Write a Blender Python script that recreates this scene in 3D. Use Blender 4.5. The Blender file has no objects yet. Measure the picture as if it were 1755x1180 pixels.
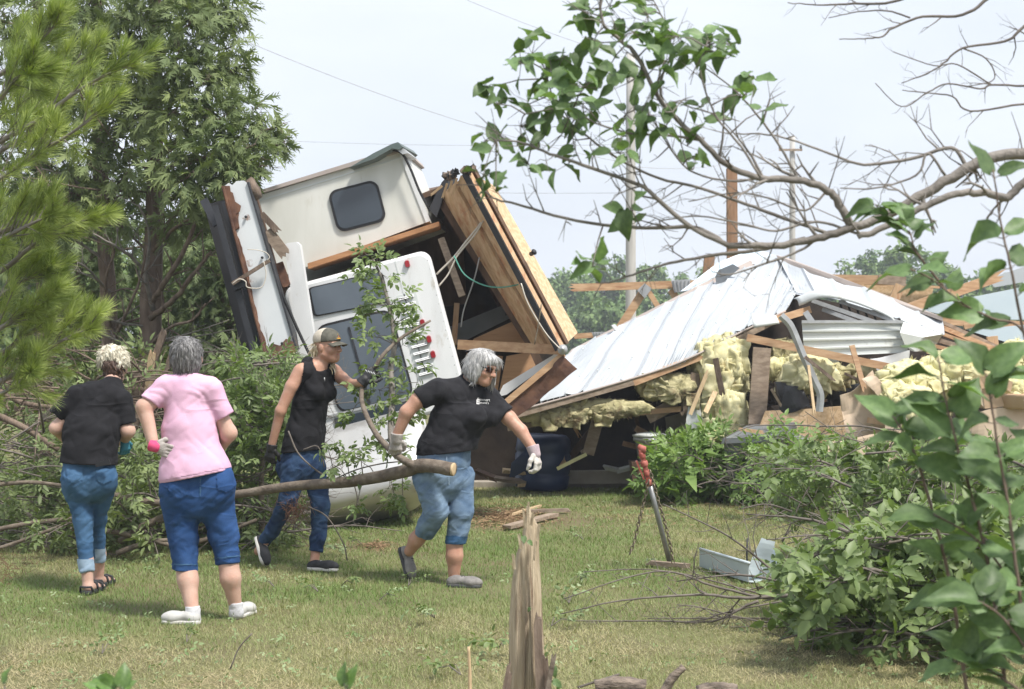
import bpy, math, random
import numpy as np
from mathutils import Vector, Matrix
scene = bpy.context.scene
COL = scene.collection
R = math.radians

# ------------------------------------------------------------------ camera
F_PX, CX, CY, EYE = 2925.0, 877.5, 590.0, 1.6     # focal length in photo pixels, image centre, eye height
cam_d = bpy.data.cameras.new('camera'); cam = bpy.data.objects.new('camera', cam_d); COL.objects.link(cam)
cam.location = (0, 0, EYE); cam.rotation_euler = (R(90), 0, 0)
cam_d.sensor_width = 36; cam_d.lens = 60; cam_d.clip_start = 0.1; cam_d.clip_end = 3000
cam_d.dof.use_dof = True; cam_d.dof.focus_distance = 11.6; cam_d.dof.aperture_fstop = 6.3
scene.camera = cam

# ------------------------------------------------------------------ sky and sun (bright hazy daylight)
SUN_DIR = Vector((0.42, -0.42, 1.0)).normalized()
elev = math.asin(SUN_DIR.z); azim = math.atan2(SUN_DIR.x, SUN_DIR.y)
world = bpy.data.worlds.new('World'); scene.world = world; world.use_nodes = True
wn = world.node_tree.nodes; wl = world.node_tree.links
wn.clear()
w_out = wn.new('ShaderNodeOutputWorld'); w_bg = wn.new('ShaderNodeBackground')
w_sky = wn.new('ShaderNodeTexSky'); w_sky.sky_type = 'NISHITA'; w_sky.sun_disc = False
w_sky.sun_elevation = elev; w_sky.sun_rotation = azim; w_sky.dust_density = 4.0; w_sky.air_density = 1.0
w_tc = wn.new('ShaderNodeTexCoord'); w_map = wn.new('ShaderNodeMapping'); w_map.inputs['Scale'].default_value = (1, 1, 3.0)
w_noise = wn.new('ShaderNodeTexNoise'); w_noise.inputs['Scale'].default_value = 2.6; w_noise.inputs['Detail'].default_value = 5
w_ramp = wn.new('ShaderNodeValToRGB')
w_ramp.color_ramp.elements[0].position = 0.35; w_ramp.color_ramp.elements[0].color = (.80, .80, .80, 1)
w_ramp.color_ramp.elements[1].position = 0.62; w_ramp.color_ramp.elements[1].color = (.97, .97, .97, 1)
w_mix = wn.new('ShaderNodeMixRGB'); w_mix.inputs[2].default_value = (7.3, 7.8, 8.6, 1)   # thin bright cloud
wl.new(w_tc.outputs['Generated'], w_map.inputs[0]); wl.new(w_map.outputs[0], w_noise.inputs[0])
wl.new(w_noise.outputs[0], w_ramp.inputs[0]); wl.new(w_ramp.outputs[0], w_mix.inputs[0])
wl.new(w_sky.outputs[0], w_mix.inputs[1]); wl.new(w_mix.outputs[0], w_bg.inputs[0])
w_bg.inputs[1].default_value = 0.1
wl.new(w_bg.outputs[0], w_out.inputs[0])
sun_d = bpy.data.lights.new('sun', 'SUN'); sun_d.energy = 4.0; sun_d.angle = R(9); sun_d.color = (1, .95, .87)
sun = bpy.data.objects.new('sun', sun_d); COL.objects.link(sun)
sun.rotation_euler = SUN_DIR.to_track_quat('Z', 'Y').to_euler(); sun.location = (10, -10, 30)
vs = scene.view_settings
vs.view_transform = 'Standard'; vs.look = 'None'; vs.exposure = 0.44; vs.gamma = 1.0; vs.use_curve_mapping = False
scene.render.film_transparent = False
scene.cycles.max_bounces = 8; scene.cycles.transparent_max_bounces = 8
scene.cycles.caustics_reflective = False; scene.cycles.caustics_refractive = False
scene.cycles.use_denoising = True

# ------------------------------------------------------------------ helpers
rng = np.random.default_rng(7)
rnd = random.Random(11)
def P(px, py, Y):
    return Vector(((px - CX) * Y / F_PX, Y, EYE - (py - CY) * Y / F_PX))
def G(px, py):                                   # the point of the ground seen at a pixel
    Y = EYE * F_PX / (py - CY)
    return Vector(((px - CX) * Y / F_PX, Y, 0.0))
def lerp(a, b, t): return a + (b - a) * t
def U(a, b): return rnd.uniform(a, b)

def empty(name, loc, label=None, cat=None, group=None):
    o = bpy.data.objects.new(name, None); COL.objects.link(o)
    o.location = loc; o.empty_display_size = .1
    tag(o, label, cat, group)
    return o
def tag(o, label=None, cat=None, group=None, kind=None):
    if label: o['label'] = label
    if cat: o['category'] = cat
    if group: o['group'] = group
    if kind: o['kind'] = kind
    return o
def origin(o):
    v = Vector((0, 0, 0))
    while o is not None:
        v += Vector(o.location); o = o.parent
    return v
def link_mesh(name, me, mat, parent=None, loc=None):
    """me holds world coordinates; with a parent (or loc) they are shifted into its frame"""
    o = bpy.data.objects.new(name, me); COL.objects.link(o)
    if mat is not None and not me.materials: me.materials.append(mat)
    off = origin(parent) if parent is not None else Vector((0, 0, 0))
    if loc is not None: off = off * 0 + Vector(loc)
    if off.length > 0:
        me.transform(Matrix.Translation(-off))
    if parent is not None:
        o.parent = parent
        if loc is not None: o.location = Vector(loc) - origin(parent)
    elif loc is not None:
        o.location = loc
    return o
def recentre(o):
    """puts the origin of a top-level mesh at its base"""
    me = o.data
    n = len(me.vertices); co = np.empty(n * 3); me.vertices.foreach_get('co', co); co = co.reshape(-1, 3)
    c = co.mean(0); c[2] = co[:, 2].min()
    me.transform(Matrix.Translation(-Vector(c))); o.location = Vector(o.location) + Vector(c)
    return o

class MB:
    def __init__(s): s.v = []; s.f = []; s.sm = []
    def add(s, vs, fs, smooth=False):
        b = len(s.v); s.v.extend([tuple(v) for v in vs]); s.f.extend([tuple(i + b for i in f) for f in fs]); s.sm.extend([smooth] * len(fs))
        return s
    def box(s, a, b, w, t, up=(0, 0, 1), jit=0.0, taper=1.0):
        """a board from a to b, w wide (across) and t thick (along up)"""
        a = Vector(a); b = Vector(b); d = (b - a).normalized(); up = Vector(up)
        side = d.cross(up)
        if side.length < 1e-4: side = d.cross(Vector((1, 0, 0)))
        side.normalize(); u = side.cross(d).normalized()
        vs = []
        for k, (p, sc) in enumerate(((a, 1.0), (b, taper))):
            for (sx, sy) in ((-1, -1), (1, -1), (1, 1), (-1, 1)):
                j = d * U(-jit, jit)
                vs.append(p + side * (sx * w / 2 * sc) + u * (sy * t / 2 * sc) + j)
        return s.add(vs, [(3, 2, 1, 0), (4, 5, 6, 7), (0, 1, 5, 4), (1, 2, 6, 5), (2, 3, 7, 6), (3, 0, 4, 7)])
    def prism(s, pts, depth):
        """closed outline pts (3D, planar) pushed along the vector depth"""
        n = len(pts); d = Vector(depth); pts = [Vector(p) for p in pts]
        vs = pts + [p + d for p in pts]
        fs = [tuple(range(n - 1, -1, -1)), tuple(range(n, 2 * n))]
        for i in range(n):
            j = (i + 1) % n; fs.append((i, j, j + n, i + n))
        return s.add(vs, fs)
    def tube(s, pts, rad, n=6, cap=True, wob=0.0):
        pts = [Vector(p) for p in pts]; m = len(pts)
        if not hasattr(rad, '__len__'): rad = [rad] * m
        prev = None; vs = []
        for i, p in enumerate(pts):
            d = (pts[min(i + 1, m - 1)] - pts[max(i - 1, 0)])
            if d.length < 1e-7: d = Vector((0, 0, 1))
            d.normalize()
            if prev is None:
                prev = d.cross(Vector((0.3, 0.2, 1)) if abs(d.z) < .9 else Vector((1, 0.2, 0))).normalized()
            prev = (prev - d * prev.dot(d))
            if prev.length < 1e-6: prev = d.cross(Vector((1, .3, .2)))
            prev.normalize(); q = d.cross(prev)
            for k in range(n):
                a = 2 * math.pi * k / n; r = rad[i] * (1 + (U(-wob, wob) if wob else 0))
                vs.append(p + prev * (math.cos(a) * r) + q * (math.sin(a) * r))
        fs = []
        for i in range(m - 1):
            for k in range(n):
                k2 = (k + 1) % n
                fs.append((i * n + k, i * n + k2, (i + 1) * n + k2, (i + 1) * n + k))
        if cap:
            fs.append(tuple(range(n - 1, -1, -1))); fs.append(tuple(range((m - 1) * n, m * n)))
        return s.add(vs, fs, True)
    def grid(s, rows, smooth=True, thick=0.0):
        """rows: list of equal-length lists of points; thick gives it a second side"""
        nr, nc = len(rows), len(rows[0]); vs = [Vector(p) for r in rows for p in r]
        fs = [(i * nc + j, i * nc + j + 1, (i + 1) * nc + j + 1, (i + 1) * nc + j) for i in range(nr - 1) for j in range(nc - 1)]
        if thick:
            nrm = [Vector((0, 0, 0)) for _ in vs]
            for f in fs:
                n = (vs[f[1]] - vs[f[0]]).cross(vs[f[3]] - vs[f[0]])
                for i in f: nrm[i] += n
            b = len(vs); vs2 = [v - (n.normalized() if n.length else Vector((0, 0, 1))) * thick for v, n in zip(vs, nrm)]
            vs = vs + vs2
            fs = fs + [tuple(i + b for i in reversed(f)) for f in fs]
            ring = [j for j in range(nc)] + [i * nc + nc - 1 for i in range(1, nr)] + [(nr - 1) * nc + j for j in range(nc - 2, -1, -1)] + [i * nc for i in range(nr - 2, 0, -1)]
            for k in range(len(ring)):
                a, c = ring[k], ring[(k + 1) % len(ring)]
                fs.append((c, a, a + b, c + b))
        return s.add(vs, fs, smooth)
    def lathe(s, base, axis, prof, n=16):
        """prof: list of (distance along axis, radius)"""
        base = Vector(base); ax = Vector(axis).normalized()
        u = ax.cross(Vector((0, 1, .1)) if abs(ax.z) > .5 else Vector((0, 0, 1))).normalized(); w = ax.cross(u)
        vs = []
        for (h, r) in prof:
            for k in range(n):
                a = 2 * math.pi * k / n
                vs.append(base + ax * h + u * (math.cos(a) * r) + w * (math.sin(a) * r))
        m = len(prof)
        fs = [(i * n + k, i * n + (k + 1) % n, (i + 1) * n + (k + 1) % n, (i + 1) * n + k) for i in range(m - 1) for k in range(n)]
        fs.append(tuple(range(n - 1, -1, -1))); fs.append(tuple(range((m - 1) * n, m * n)))
        return s.add(vs, fs, True)
    def mesh(s, name):
        me = bpy.data.meshes.new(name); me.from_pydata(s.v, [], s.f)
        if any(s.sm): me.polygons.foreach_set('use_smooth', s.sm)
        me.update(); return me
    def build(s, name, mat, parent=None, loc=None, **k):
        o = link_mesh(name, s.mesh(name), mat, parent, loc)
        if parent is None and loc is None: recentre(o)
        if k: tag(o, **k)
        return o

def np_mesh(name, verts, faces_flat, nside, smooth=False, attrs=None):
    """fast mesh: verts (N,3), faces (M,nside)"""
    me = bpy.data.meshes.new(name)
    verts = np.ascontiguousarray(verts, dtype=np.float32); faces_flat = np.ascontiguousarray(faces_flat, dtype=np.int32).reshape(-1)
    me.vertices.add(len(verts)); me.vertices.foreach_set('co', verts.reshape(-1))
    m = len(faces_flat) // nside
    me.loops.add(len(faces_flat)); me.loops.foreach_set('vertex_index', faces_flat)
    me.polygons.add(m); me.polygons.foreach_set('loop_start', np.arange(m, dtype=np.int32) * nside)
    if smooth: me.polygons.foreach_set('use_smooth', np.ones(m, dtype=bool))
    for k, a in (attrs or {}).items():
        at = me.attributes.new(k, 'FLOAT', 'POINT'); at.data.foreach_set('value', np.ascontiguousarray(a, dtype=np.float32))
    me.update(calc_edges=True); return me

def catmull(pts, per=4):
    pts = [Vector(p) for p in pts]
    if len(pts) < 3: return [pts[0].lerp(pts[-1], i / per) for i in range(per + 1)]
    q = [pts[0] * 2 - pts[1]] + pts + [pts[-1] * 2 - pts[-2]]; out = []
    for i in range(1, len(q) - 2):
        for k in range(per):
            t = k / per; t2 = t * t; t3 = t2 * t
            out.append(.5 * ((2 * q[i]) + (q[i + 1] - q[i - 1]) * t + (2 * q[i - 1] - 5 * q[i] + 4 * q[i + 1] - q[i + 2]) * t2 + (3 * q[i] - q[i - 1] - 3 * q[i + 1] + q[i + 2]) * t3))
    out.append(pts[-1]); return out

def vnoise(p, scale, seed=0):
    """smooth value noise in [-1,1] at points p (...,3)"""
    q = np.asarray(p) * scale + 57.3 + seed * 13.7
    i = np.floor(q).astype(np.int64); f = q - i; f = f * f * (3 - 2 * f)
    def h(a, b, c):
        n = (a * 374761393 + b * 668265263 + c * 2147483647 + seed * 144665) & 0xffffffff
        n = ((n ^ (n >> 13)) * 1274126177) & 0xffffffff
        return ((n ^ (n >> 16)) & 0xffff) / 32767.5 - 1
    x, y, z = i[..., 0], i[..., 1], i[..., 2]; fx, fy, fz = f[..., 0], f[..., 1], f[..., 2]
    c00 = h(x, y, z) * (1 - fx) + h(x + 1, y, z) * fx; c10 = h(x, y + 1, z) * (1 - fx) + h(x + 1, y + 1, z) * fx
    c01 = h(x, y, z + 1) * (1 - fx) + h(x + 1, y, z + 1) * fx; c11 = h(x, y + 1, z + 1) * (1 - fx) + h(x + 1, y + 1, z + 1) * fx
    return (c00 * (1 - fy) + c10 * fy) * (1 - fz) + (c01 * (1 - fy) + c11 * fy) * fz
def fbm(p, scale, seed=0, oct=3):
    s = 0; a = 1; t = 0
    for k in range(oct): s = s + a * vnoise(p, scale * 2 ** k, seed + k); t += a; a *= .5
    return s / t

# ------------------------------------------------------------------ materials
MATS = {}
def pmat(name, c1, c2=None, scale=8.0, rough=.7, rough2=None, bump=0.0, bscale=None, metal=0.0, stretch=(1, 1, 1), c3=None, c3scale=None, c3pos=(.55, .65),
         spec=.5, detail=5, ramp=(.35, .65), trans=0.0, attr=None, objrand=0.0, sub=0.0, coat=0.0, wrinkle=None):
    """noise-mixed Principled. c1/c2 two tones of the same stuff, c3 stains; attr blends c1->c2 by a point attribute"""
    m = bpy.data.materials.new(name); m.use_nodes = True; MATS[name] = m
    n = m.node_tree.nodes; l = m.node_tree.links; b = n['Principled BSDF']; out = n['Material Output']
    c2 = c2 or tuple(min(1, x * 1.25) for x in c1)
    tc = n.new('ShaderNodeTexCoord'); mp = n.new('ShaderNodeMapping'); mp.inputs['Scale'].default_value = stretch
    l.new(tc.outputs['Object'], mp.inputs[0])
    nz = n.new('ShaderNodeTexNoise'); nz.inputs['Scale'].default_value = scale; nz.inputs['Detail'].default_value = detail
    l.new(mp.outputs[0], nz.inputs[0])
    rp = n.new('ShaderNodeMapRange'); rp.inputs[1].default_value = ramp[0]; rp.inputs[2].default_value = ramp[1]; rp.clamp = True
    l.new(nz.outputs[0], rp.inputs[0])
    fac = rp.outputs[0]
    if attr:
        at = n.new('ShaderNodeAttribute'); at.attribute_name = attr
        ad = n.new('ShaderNodeMath'); ad.operation = 'MULTIPLY_ADD'; ad.inputs[1].default_value = .3; ad.use_clamp = True
        sb = n.new('ShaderNodeMath'); sb.operation = 'SUBTRACT'; sb.inputs[1].default_value = .5
        l.new(fac, sb.inputs[0]); l.new(sb.outputs[0], ad.inputs[0]); l.new(at.outputs['Fac'], ad.inputs[2]); fac = ad.outputs[0]
    mx = n.new('ShaderNodeMixRGB'); mx.inputs[1].default_value = (*c1, 1); mx.inputs[2].default_value = (*c2, 1); l.new(fac, mx.inputs[0])
    col = mx.outputs[0]
    if c3 is not None:
        n3 = n.new('ShaderNodeTexNoise'); n3.inputs['Scale'].default_value = c3scale or scale * .5; n3.inputs['Detail'].default_value = 6; n3.inputs['Roughness'].default_value = .65
        l.new(mp.outputs[0], n3.inputs[0])
        r3 = n.new('ShaderNodeMapRange'); r3.inputs[1].default_value = c3pos[0]; r3.inputs[2].default_value = c3pos[1]; r3.clamp = True; l.new(n3.outputs[0], r3.inputs[0])
        m3 = n.new('ShaderNodeMixRGB'); m3.inputs[2].default_value = (*c3, 1); l.new(r3.outputs[0], m3.inputs[0]); l.new(col, m3.inputs[1]); col = m3.outputs[0]
    if objrand:
        oi = n.new('ShaderNodeObjectInfo'); mr = n.new('ShaderNodeMapRange'); mr.inputs[3].default_value = 1 - objrand; mr.inputs[4].default_value = 1 + objrand
        l.new(oi.outputs['Random'], mr.inputs[0])
        vm = n.new('ShaderNodeVectorMath'); vm.operation = 'SCALE'; l.new(col, vm.inputs[0]); l.new(mr.outputs[0], vm.inputs['Scale']); col = vm.outputs[0]
    l.new(col, b.inputs['Base Color'])
    b.inputs['Roughness'].default_value = rough; b.inputs['Metallic'].default_value = metal; b.inputs['Specular IOR Level'].default_value = spec
    if rough2 is not None:
        rr = n.new('ShaderNodeMapRange'); rr.inputs[3].default_value = rough; rr.inputs[4].default_value = rough2; l.new(nz.outputs[0], rr.inputs[0]); l.new(rr.outputs[0], b.inputs['Roughness'])
    if sub:
        b.inputs['Subsurface Weight'].default_value = sub; b.inputs['Subsurface Radius'].default_value = (.012, .004, .002)
    if coat: b.inputs['Coat Weight'].default_value = coat
    if bump:
        nb = n.new('ShaderNodeTexNoise'); nb.inputs['Scale'].default_value = bscale or scale * 3; nb.inputs['Detail'].default_value = 4; l.new(mp.outputs[0], nb.inputs[0])
        bp = n.new('ShaderNodeBump'); bp.inputs['Strength'].default_value = min(1, bump); bp.inputs['Distance'].default_value = .01 * max(1, bump); l.new(nb.outputs[0], bp.inputs['Height']); l.new(bp.outputs[0], b.inputs['Normal'])
    if wrinkle:
        wscale, wdist, fade = wrinkle
        wz = n.new('ShaderNodeTexNoise'); wz.inputs['Scale'].default_value = wscale; wz.inputs['Detail'].default_value = 1; wz.inputs['Distortion'].default_value = .9
        wm = n.new('ShaderNodeMapping'); wm.inputs['Scale'].default_value = (1, 1, 1.7); wm.inputs['Rotation'].default_value = (.2, .5, .1); l.new(tc.outputs['Object'], wm.inputs[0]); l.new(wm.outputs[0], wz.inputs[0])
        w1_ = n.new('ShaderNodeMath'); w1_.operation = 'SUBTRACT'; w1_.inputs[1].default_value = .5; l.new(wz.outputs[0], w1_.inputs[0])
        w2_ = n.new('ShaderNodeMath'); w2_.operation = 'ABSOLUTE'; l.new(w1_.outputs[0], w2_.inputs[0])
        w3_ = n.new('ShaderNodeMapRange'); w3_.inputs[1].default_value = 0; w3_.inputs[2].default_value = .16; w3_.inputs[3].default_value = 1; w3_.inputs[4].default_value = 0; w3_.clamp = True; l.new(w2_.outputs[0], w3_.inputs[0])
        wb = n.new('ShaderNodeBump'); wb.inputs['Strength'].default_value = 1.0; wb.inputs['Distance'].default_value = wdist; l.new(w3_.outputs[0], wb.inputs['Height'])
        if bump: l.new(bp.outputs[0], wb.inputs['Normal'])
        l.new(wb.outputs[0], b.inputs['Normal'])
        if fade:
            wf_ = n.new('ShaderNodeMath'); wf_.operation = 'MULTIPLY'; wf_.inputs[1].default_value = fade; l.new(w3_.outputs[0], wf_.inputs[0])
            wmix = n.new('ShaderNodeMixRGB'); wmix.inputs[2].default_value = (*[min(1, x * 1.9 + .05) for x in c2], 1); l.new(wf_.outputs[0], wmix.inputs[0]); l.new(col, wmix.inputs[1]); l.new(wmix.outputs[0], b.inputs['Base Color'])
    if trans:
        t = n.new('ShaderNodeBsdfTranslucent'); ms = n.new('ShaderNodeMixShader'); ms.inputs[0].default_value = trans
        vm2 = n.new('ShaderNodeVectorMath'); vm2.operation = 'MULTIPLY'; vm2.inputs[1].default_value = (1.35, 1.5, .6); l.new(col, vm2.inputs[0])
        l.new(vm2.outputs[0], t.inputs[0]); l.new(b.outputs[0], ms.inputs[1]); l.new(t.outputs[0], ms.inputs[2]); l.new(ms.outputs[0], out.inputs[0])
    return m

M = {}
M['skin'] = pmat('skin', (0.500, 0.320, 0.250), (0.580, 0.390, 0.320), scale=9, rough=.55, sub=.08, spec=.35, c3=(.54, .29, .23), c3scale=14, c3pos=(.5, .8), bump=.15, bscale=70)
M['skin_tan'] = pmat('skin_tan', (0.430, 0.235, 0.165), (0.510, 0.300, 0.220), scale=9, rough=.48, sub=.08, spec=.4, c3=(.38, .18, .12), c3scale=14, c3pos=(.5, .8), bump=.15, bscale=70)
M['bark'] = pmat('bark', (.11, .085, .065), (.20, .165, .13), scale=14, stretch=(1, 1, 1), rough=.9, bump=.8, bscale=45)
M['bark_grey'] = pmat('bark_grey', (0.155, 0.140, 0.125), (0.270, 0.245, 0.220), scale=10, rough=.9, bump=.6, bscale=60)
M['bark_red'] = pmat('bark_red', (0.115, 0.082, 0.062), (0.215, 0.162, 0.125), scale=6, stretch=(3, 3, .6), rough=.95, bump=.8, bscale=30)
M['twig'] = pmat('twig', (0.105, 0.090, 0.078), (0.190, 0.165, 0.145), scale=12, rough=.85)
M['fresh_wood'] = pmat('fresh_wood', (.50, .36, .21), (.62, .47, .29), scale=5, stretch=(8, 8, 1), rough=.75, bump=.4, bscale=25)
M['lumber'] = pmat('lumber', (.40, .235, .13), (.56, .37, .22), scale=4, stretch=(1, 6, 6), rough=.75, c3=(.33, .16, .08), c3scale=3, c3pos=(.56, .72), bump=.2, bscale=30, objrand=.16)
M['lumber_up'] = pmat('lumber_up', (.46, .29, .16), (.60, .42, .26), scale=3, stretch=(7, 7, .8), rough=.75, c3=(.40, .18, .09), c3scale=1.6, c3pos=(.54, .68), bump=.2, bscale=24, objrand=.12)
M['old_lumber'] = pmat('old_lumber', (.20, .15, .11), (.33, .26, .20), scale=5, stretch=(2, 5, 5), rough=.9, bump=.4, bscale=35, objrand=.2)
M['dark_wood'] = pmat('dark_wood', (.075, .045, .03), (.14, .085, .055), scale=4, stretch=(3, 3, 1), rough=.85, bump=.2, objrand=.2)
M['osb'] = pmat('osb', (.50, .345, .20), (.64, .47, .30), scale=22, rough=.8, detail=3, ramp=(.4, .6), c3=(.40, .25, .13), c3scale=34, c3pos=(.58, .66), bump=.3, bscale=40)
M['plywood'] = pmat('plywood', (.40, .225, .12), (.50, .30, .17), scale=2.5, stretch=(1, 1, 7), rough=.7, c3=(.32, .17, .09), c3scale=2)
M['grass_soil'] = pmat('grass_soil', (.13, .115, .055), (.15, .15, .06), scale=1.2, rough=1, bump=.6, bscale=40, c3=(.15, .11, .06), c3scale=.5)
M['straw'] = pmat('straw', (.22, .13, .075), (.36, .25, .14), scale=3, rough=.9, attr='rnd')
M['black_cloth'] = pmat('black_cloth', (.009, .009, .011), (.016, .016, .019), scale=14, rough=.9, spec=.25, bump=.25, bscale=220, wrinkle=(3.2, .0045, 0))
M['charcoal_cloth'] = pmat('charcoal_cloth', (.013, .013, .016), (.023, .023, .027), scale=14, rough=.9, spec=.25, bump=.25, bscale=220, wrinkle=(3.2, .0045, 0))
M['pink_cloth'] = pmat('pink_cloth', (.64, .39, .54), (.70, .45, .60), scale=5, rough=.9, spec=.2, bump=.2, bscale=220, wrinkle=(3.0, .0032, 0))
M['denim_blue'] = pmat('denim_blue', (.018, .056, .165), (.032, .085, .23), scale=6, rough=.9, spec=.2, bump=.3, bscale=260, wrinkle=(5, .0028, .05))
M['denim_mid'] = pmat('denim_mid', (.034, .092, .19), (.070, .15, .27), scale=5, rough=.9, spec=.2, bump=.3, bscale=260, wrinkle=(5, .0028, .10))
M['denim_fade'] = pmat('denim_fade', (.075, .13, .22), (.20, .28, .38), scale=5.5, stretch=(1, 1, 1.5), rough=.9, spec=.2, bump=.3, bscale=260, ramp=(.36, .66), wrinkle=(5, .0030, .14))
M['denim_dark'] = pmat('denim_dark', (.012, .030, .080), (.045, .095, .19), scale=7, rough=.9, spec=.2, bump=.3, bscale=260, ramp=(.45, .7), wrinkle=(6, .0030, .16))
M['denim_cuff'] = pmat('denim_cuff', (.24, .34, .46), (.33, .43, .55), scale=18, rough=.95, spec=.2)
M['white_cloth'] = pmat('white_cloth', (0.500, 0.500, 0.530), (0.600, 0.600, 0.630), scale=16, rough=.9, bump=.2, bscale=120)
M['white_leather'] = pmat('white_leather', (0.400, 0.395, 0.380), (0.500, 0.495, 0.480), scale=12, rough=.55)
M['shoe_grey'] = pmat('shoe_grey', (.16, .15, .145), (.27, .255, .245), scale=20, rough=.85, bump=.3, bscale=160)
M['shoe_black'] = pmat('shoe_black', (.016, .017, .020), (.035, .036, .042), scale=24, rough=.75, bump=.3, bscale=160)
M['sole_white'] = pmat('sole_white', (.50, .49, .47), rough=.7)
M['sole_dark'] = pmat('sole_dark', (.05, .05, .055), rough=.8)
M['glove_grey'] = pmat('glove_grey', (.30, .27, .25), (.48, .45, .43), scale=18, rough=.9, bump=.4, bscale=90)
M['glove_black'] = pmat('glove_black', (.010, .010, .012), (.02, .02, .023), scale=20, rough=.6)
M['glove_pink'] = pmat('glove_pink', (.60, .05, .16), (.72, .10, .24), scale=20, rough=.8)
M['glove_teal'] = pmat('glove_teal', (.03, .16, .22), rough=.8)
M['hair_grey'] = pmat('hair_grey', (.10, .098, .10), (.30, .295, .30), scale=20, stretch=(7, 7, .7), rough=.5, bump=.9, bscale=26, ramp=(.38, .62))
M['hair_silver'] = pmat('hair_silver', (0.260, 0.260, 0.265), (0.500, 0.495, 0.490), scale=16, stretch=(6, 6, .8), rough=.42, bump=.4, bscale=24, ramp=(.35, .62))
M['hair_blonde'] = pmat('hair_blonde', (.46, .36, .20), (.70, .62, .46), scale=20, stretch=(5, 5, .9), rough=.5, bump=.8, bscale=26)
M['hair_streak'] = pmat('hair_streak', (.55, .50, .38), (.74, .71, .60), scale=24, stretch=(4, 4, 1), rough=.5, bump=1.0, bscale=26)
M['hair_brown'] = pmat('hair_brown', (.035, .018, .012), (.10, .052, .034), scale=24, stretch=(5, 5, 1), rough=.5, bump=.9, bscale=26)
M['white_paint'] = pmat('white_paint', (.64, .65, .66), (.73, .74, .75), scale=2.6, stretch=(2.2, 2.2, .7), rough=.35, rough2=.6, c3=(.44, .40, .33), c3scale=4.5, c3pos=(.60, .78), bump=.12, bscale=2.2)
M['cream_paint'] = pmat('cream_paint', (.58, .58, .53), (.66, .66, .62), scale=2.0, stretch=(2.5, 2.5, .6), rough=.42, c3=(.46, .43, .36), c3scale=3.5, c3pos=(.60, .8), bump=.12, bscale=2.5)
M['rusty_white'] = pmat('rusty_white', (.60, .63, .66), (.66, .69, .71), scale=2, rough=.55, c3=(.22, .10, .05), c3scale=2.6, c3pos=(.60, .66), bump=.2)
M['rust'] = pmat('rust', (.085, .042, .030), (.20, .10, .06), scale=8, rough=.9, bump=.5)
M['dark_metal'] = pmat('dark_metal', (.022, .024, .03), (.04, .042, .05), scale=5, rough=.55, metal=.2)
M['black_rubber'] = pmat('black_rubber', (.012, .012, .014), rough=.6)
M['glass_dark'] = pmat('glass_dark', (.030, .040, .052), (.045, .058, .075), scale=.9, rough=.08, spec=.7)
M['glass_haze'] = pmat('glass_haze', (.085, .105, .13), (.13, .155, .19), scale=1.4, rough=.22, spec=.6)
M['aluminium'] = pmat('aluminium', (0.560, 0.560, 0.560), (0.640, 0.640, 0.635), scale=3, rough=.30, rough2=.45, metal=.5, c3=(.36, .33, .29), c3scale=2.5, c3pos=(.55, .75))
M['red_lens'] = pmat('red_lens', (.26, .010, .016), rough=.2)
M['roof_white'] = pmat('roof_white', (.43, .46, .49), (.48, .51, .54), scale=1.2, rough=.42, c3=(.55, .54, .50), c3scale=9, c3pos=(.70, .76))
M['roof_blue'] = pmat('roof_blue', (.52, .62, .70), (.60, .69, .76), scale=1.2, rough=.45)
M['siding_grey'] = pmat('siding_grey', (.56, .59, .585), (.64, .67, .66), scale=2, rough=.42, c3=(.42, .42, .38), c3scale=4, c3pos=(.6, .75))
M['trim_taupe'] = pmat('trim_taupe', (.34, .29, .265), (.42, .365, .335), scale=3, rough=.7)
M['galv'] = pmat('galv', (.42, .43, .44), (.55, .56, .57), scale=10, rough=.45, metal=.5)
M['insulation'] = pmat('insulation', (0.560, 0.520, 0.290), (0.700, 0.670, 0.440), scale=7, rough=1, bump=.25, bscale=60, c3=(.40, .33, .16), c3scale=5, c3pos=(.54, .7), spec=.1)
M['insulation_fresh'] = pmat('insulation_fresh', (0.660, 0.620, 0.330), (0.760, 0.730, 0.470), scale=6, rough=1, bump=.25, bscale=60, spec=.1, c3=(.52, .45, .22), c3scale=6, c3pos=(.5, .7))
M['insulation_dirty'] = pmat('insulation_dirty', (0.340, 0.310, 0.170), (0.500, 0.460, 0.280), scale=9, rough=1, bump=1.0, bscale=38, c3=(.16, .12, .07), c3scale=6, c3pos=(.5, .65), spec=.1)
M['cardboard'] = pmat('cardboard', (.42, .285, .18), (.52, .37, .245), scale=3, rough=.85, bump=.3, bscale=14)
M['paper_pale'] = pmat('paper_pale', (.56, .43, .315), (.64, .52, .40), scale=3, rough=.85, bump=.3, bscale=12)
M['blue_plastic'] = pmat('blue_plastic', (0.006, 0.020, 0.070), (0.009, 0.030, 0.100), scale=3, rough=.4)  # barrel blue darkened: the deeper shadow under the roof is in the colour
M['black_plastic'] = pmat('black_plastic', (.012, .013, .016), (.022, .023, .028), scale=3, rough=.35)
M['grey_plastic'] = pmat('grey_plastic', (.13, .145, .16), (.19, .205, .22), scale=3, rough=.5)
M['pale_plastic'] = pmat('pale_plastic', (0.420, 0.490, 0.530), (0.520, 0.590, 0.620), scale=3, rough=.5)
M['red_paint'] = pmat('red_paint', (.34, .075, .055), (.44, .14, .11), scale=24, rough=.6, c3=(.22, .10, .07), c3scale=30, c3pos=(.58, .66))
M['steel'] = pmat('steel', (.26, .265, .27), (.36, .365, .37), scale=14, rough=.45, metal=.6)
M['chain_steel'] = pmat('chain_steel', (.16, .13, .09), (.26, .22, .16), scale=30, rough=.55, metal=.6)
M['pole_wood'] = pmat('pole_wood', (.40, .385, .365), (.50, .485, .46), scale=3, stretch=(6, 6, .4), rough=.95)
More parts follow.
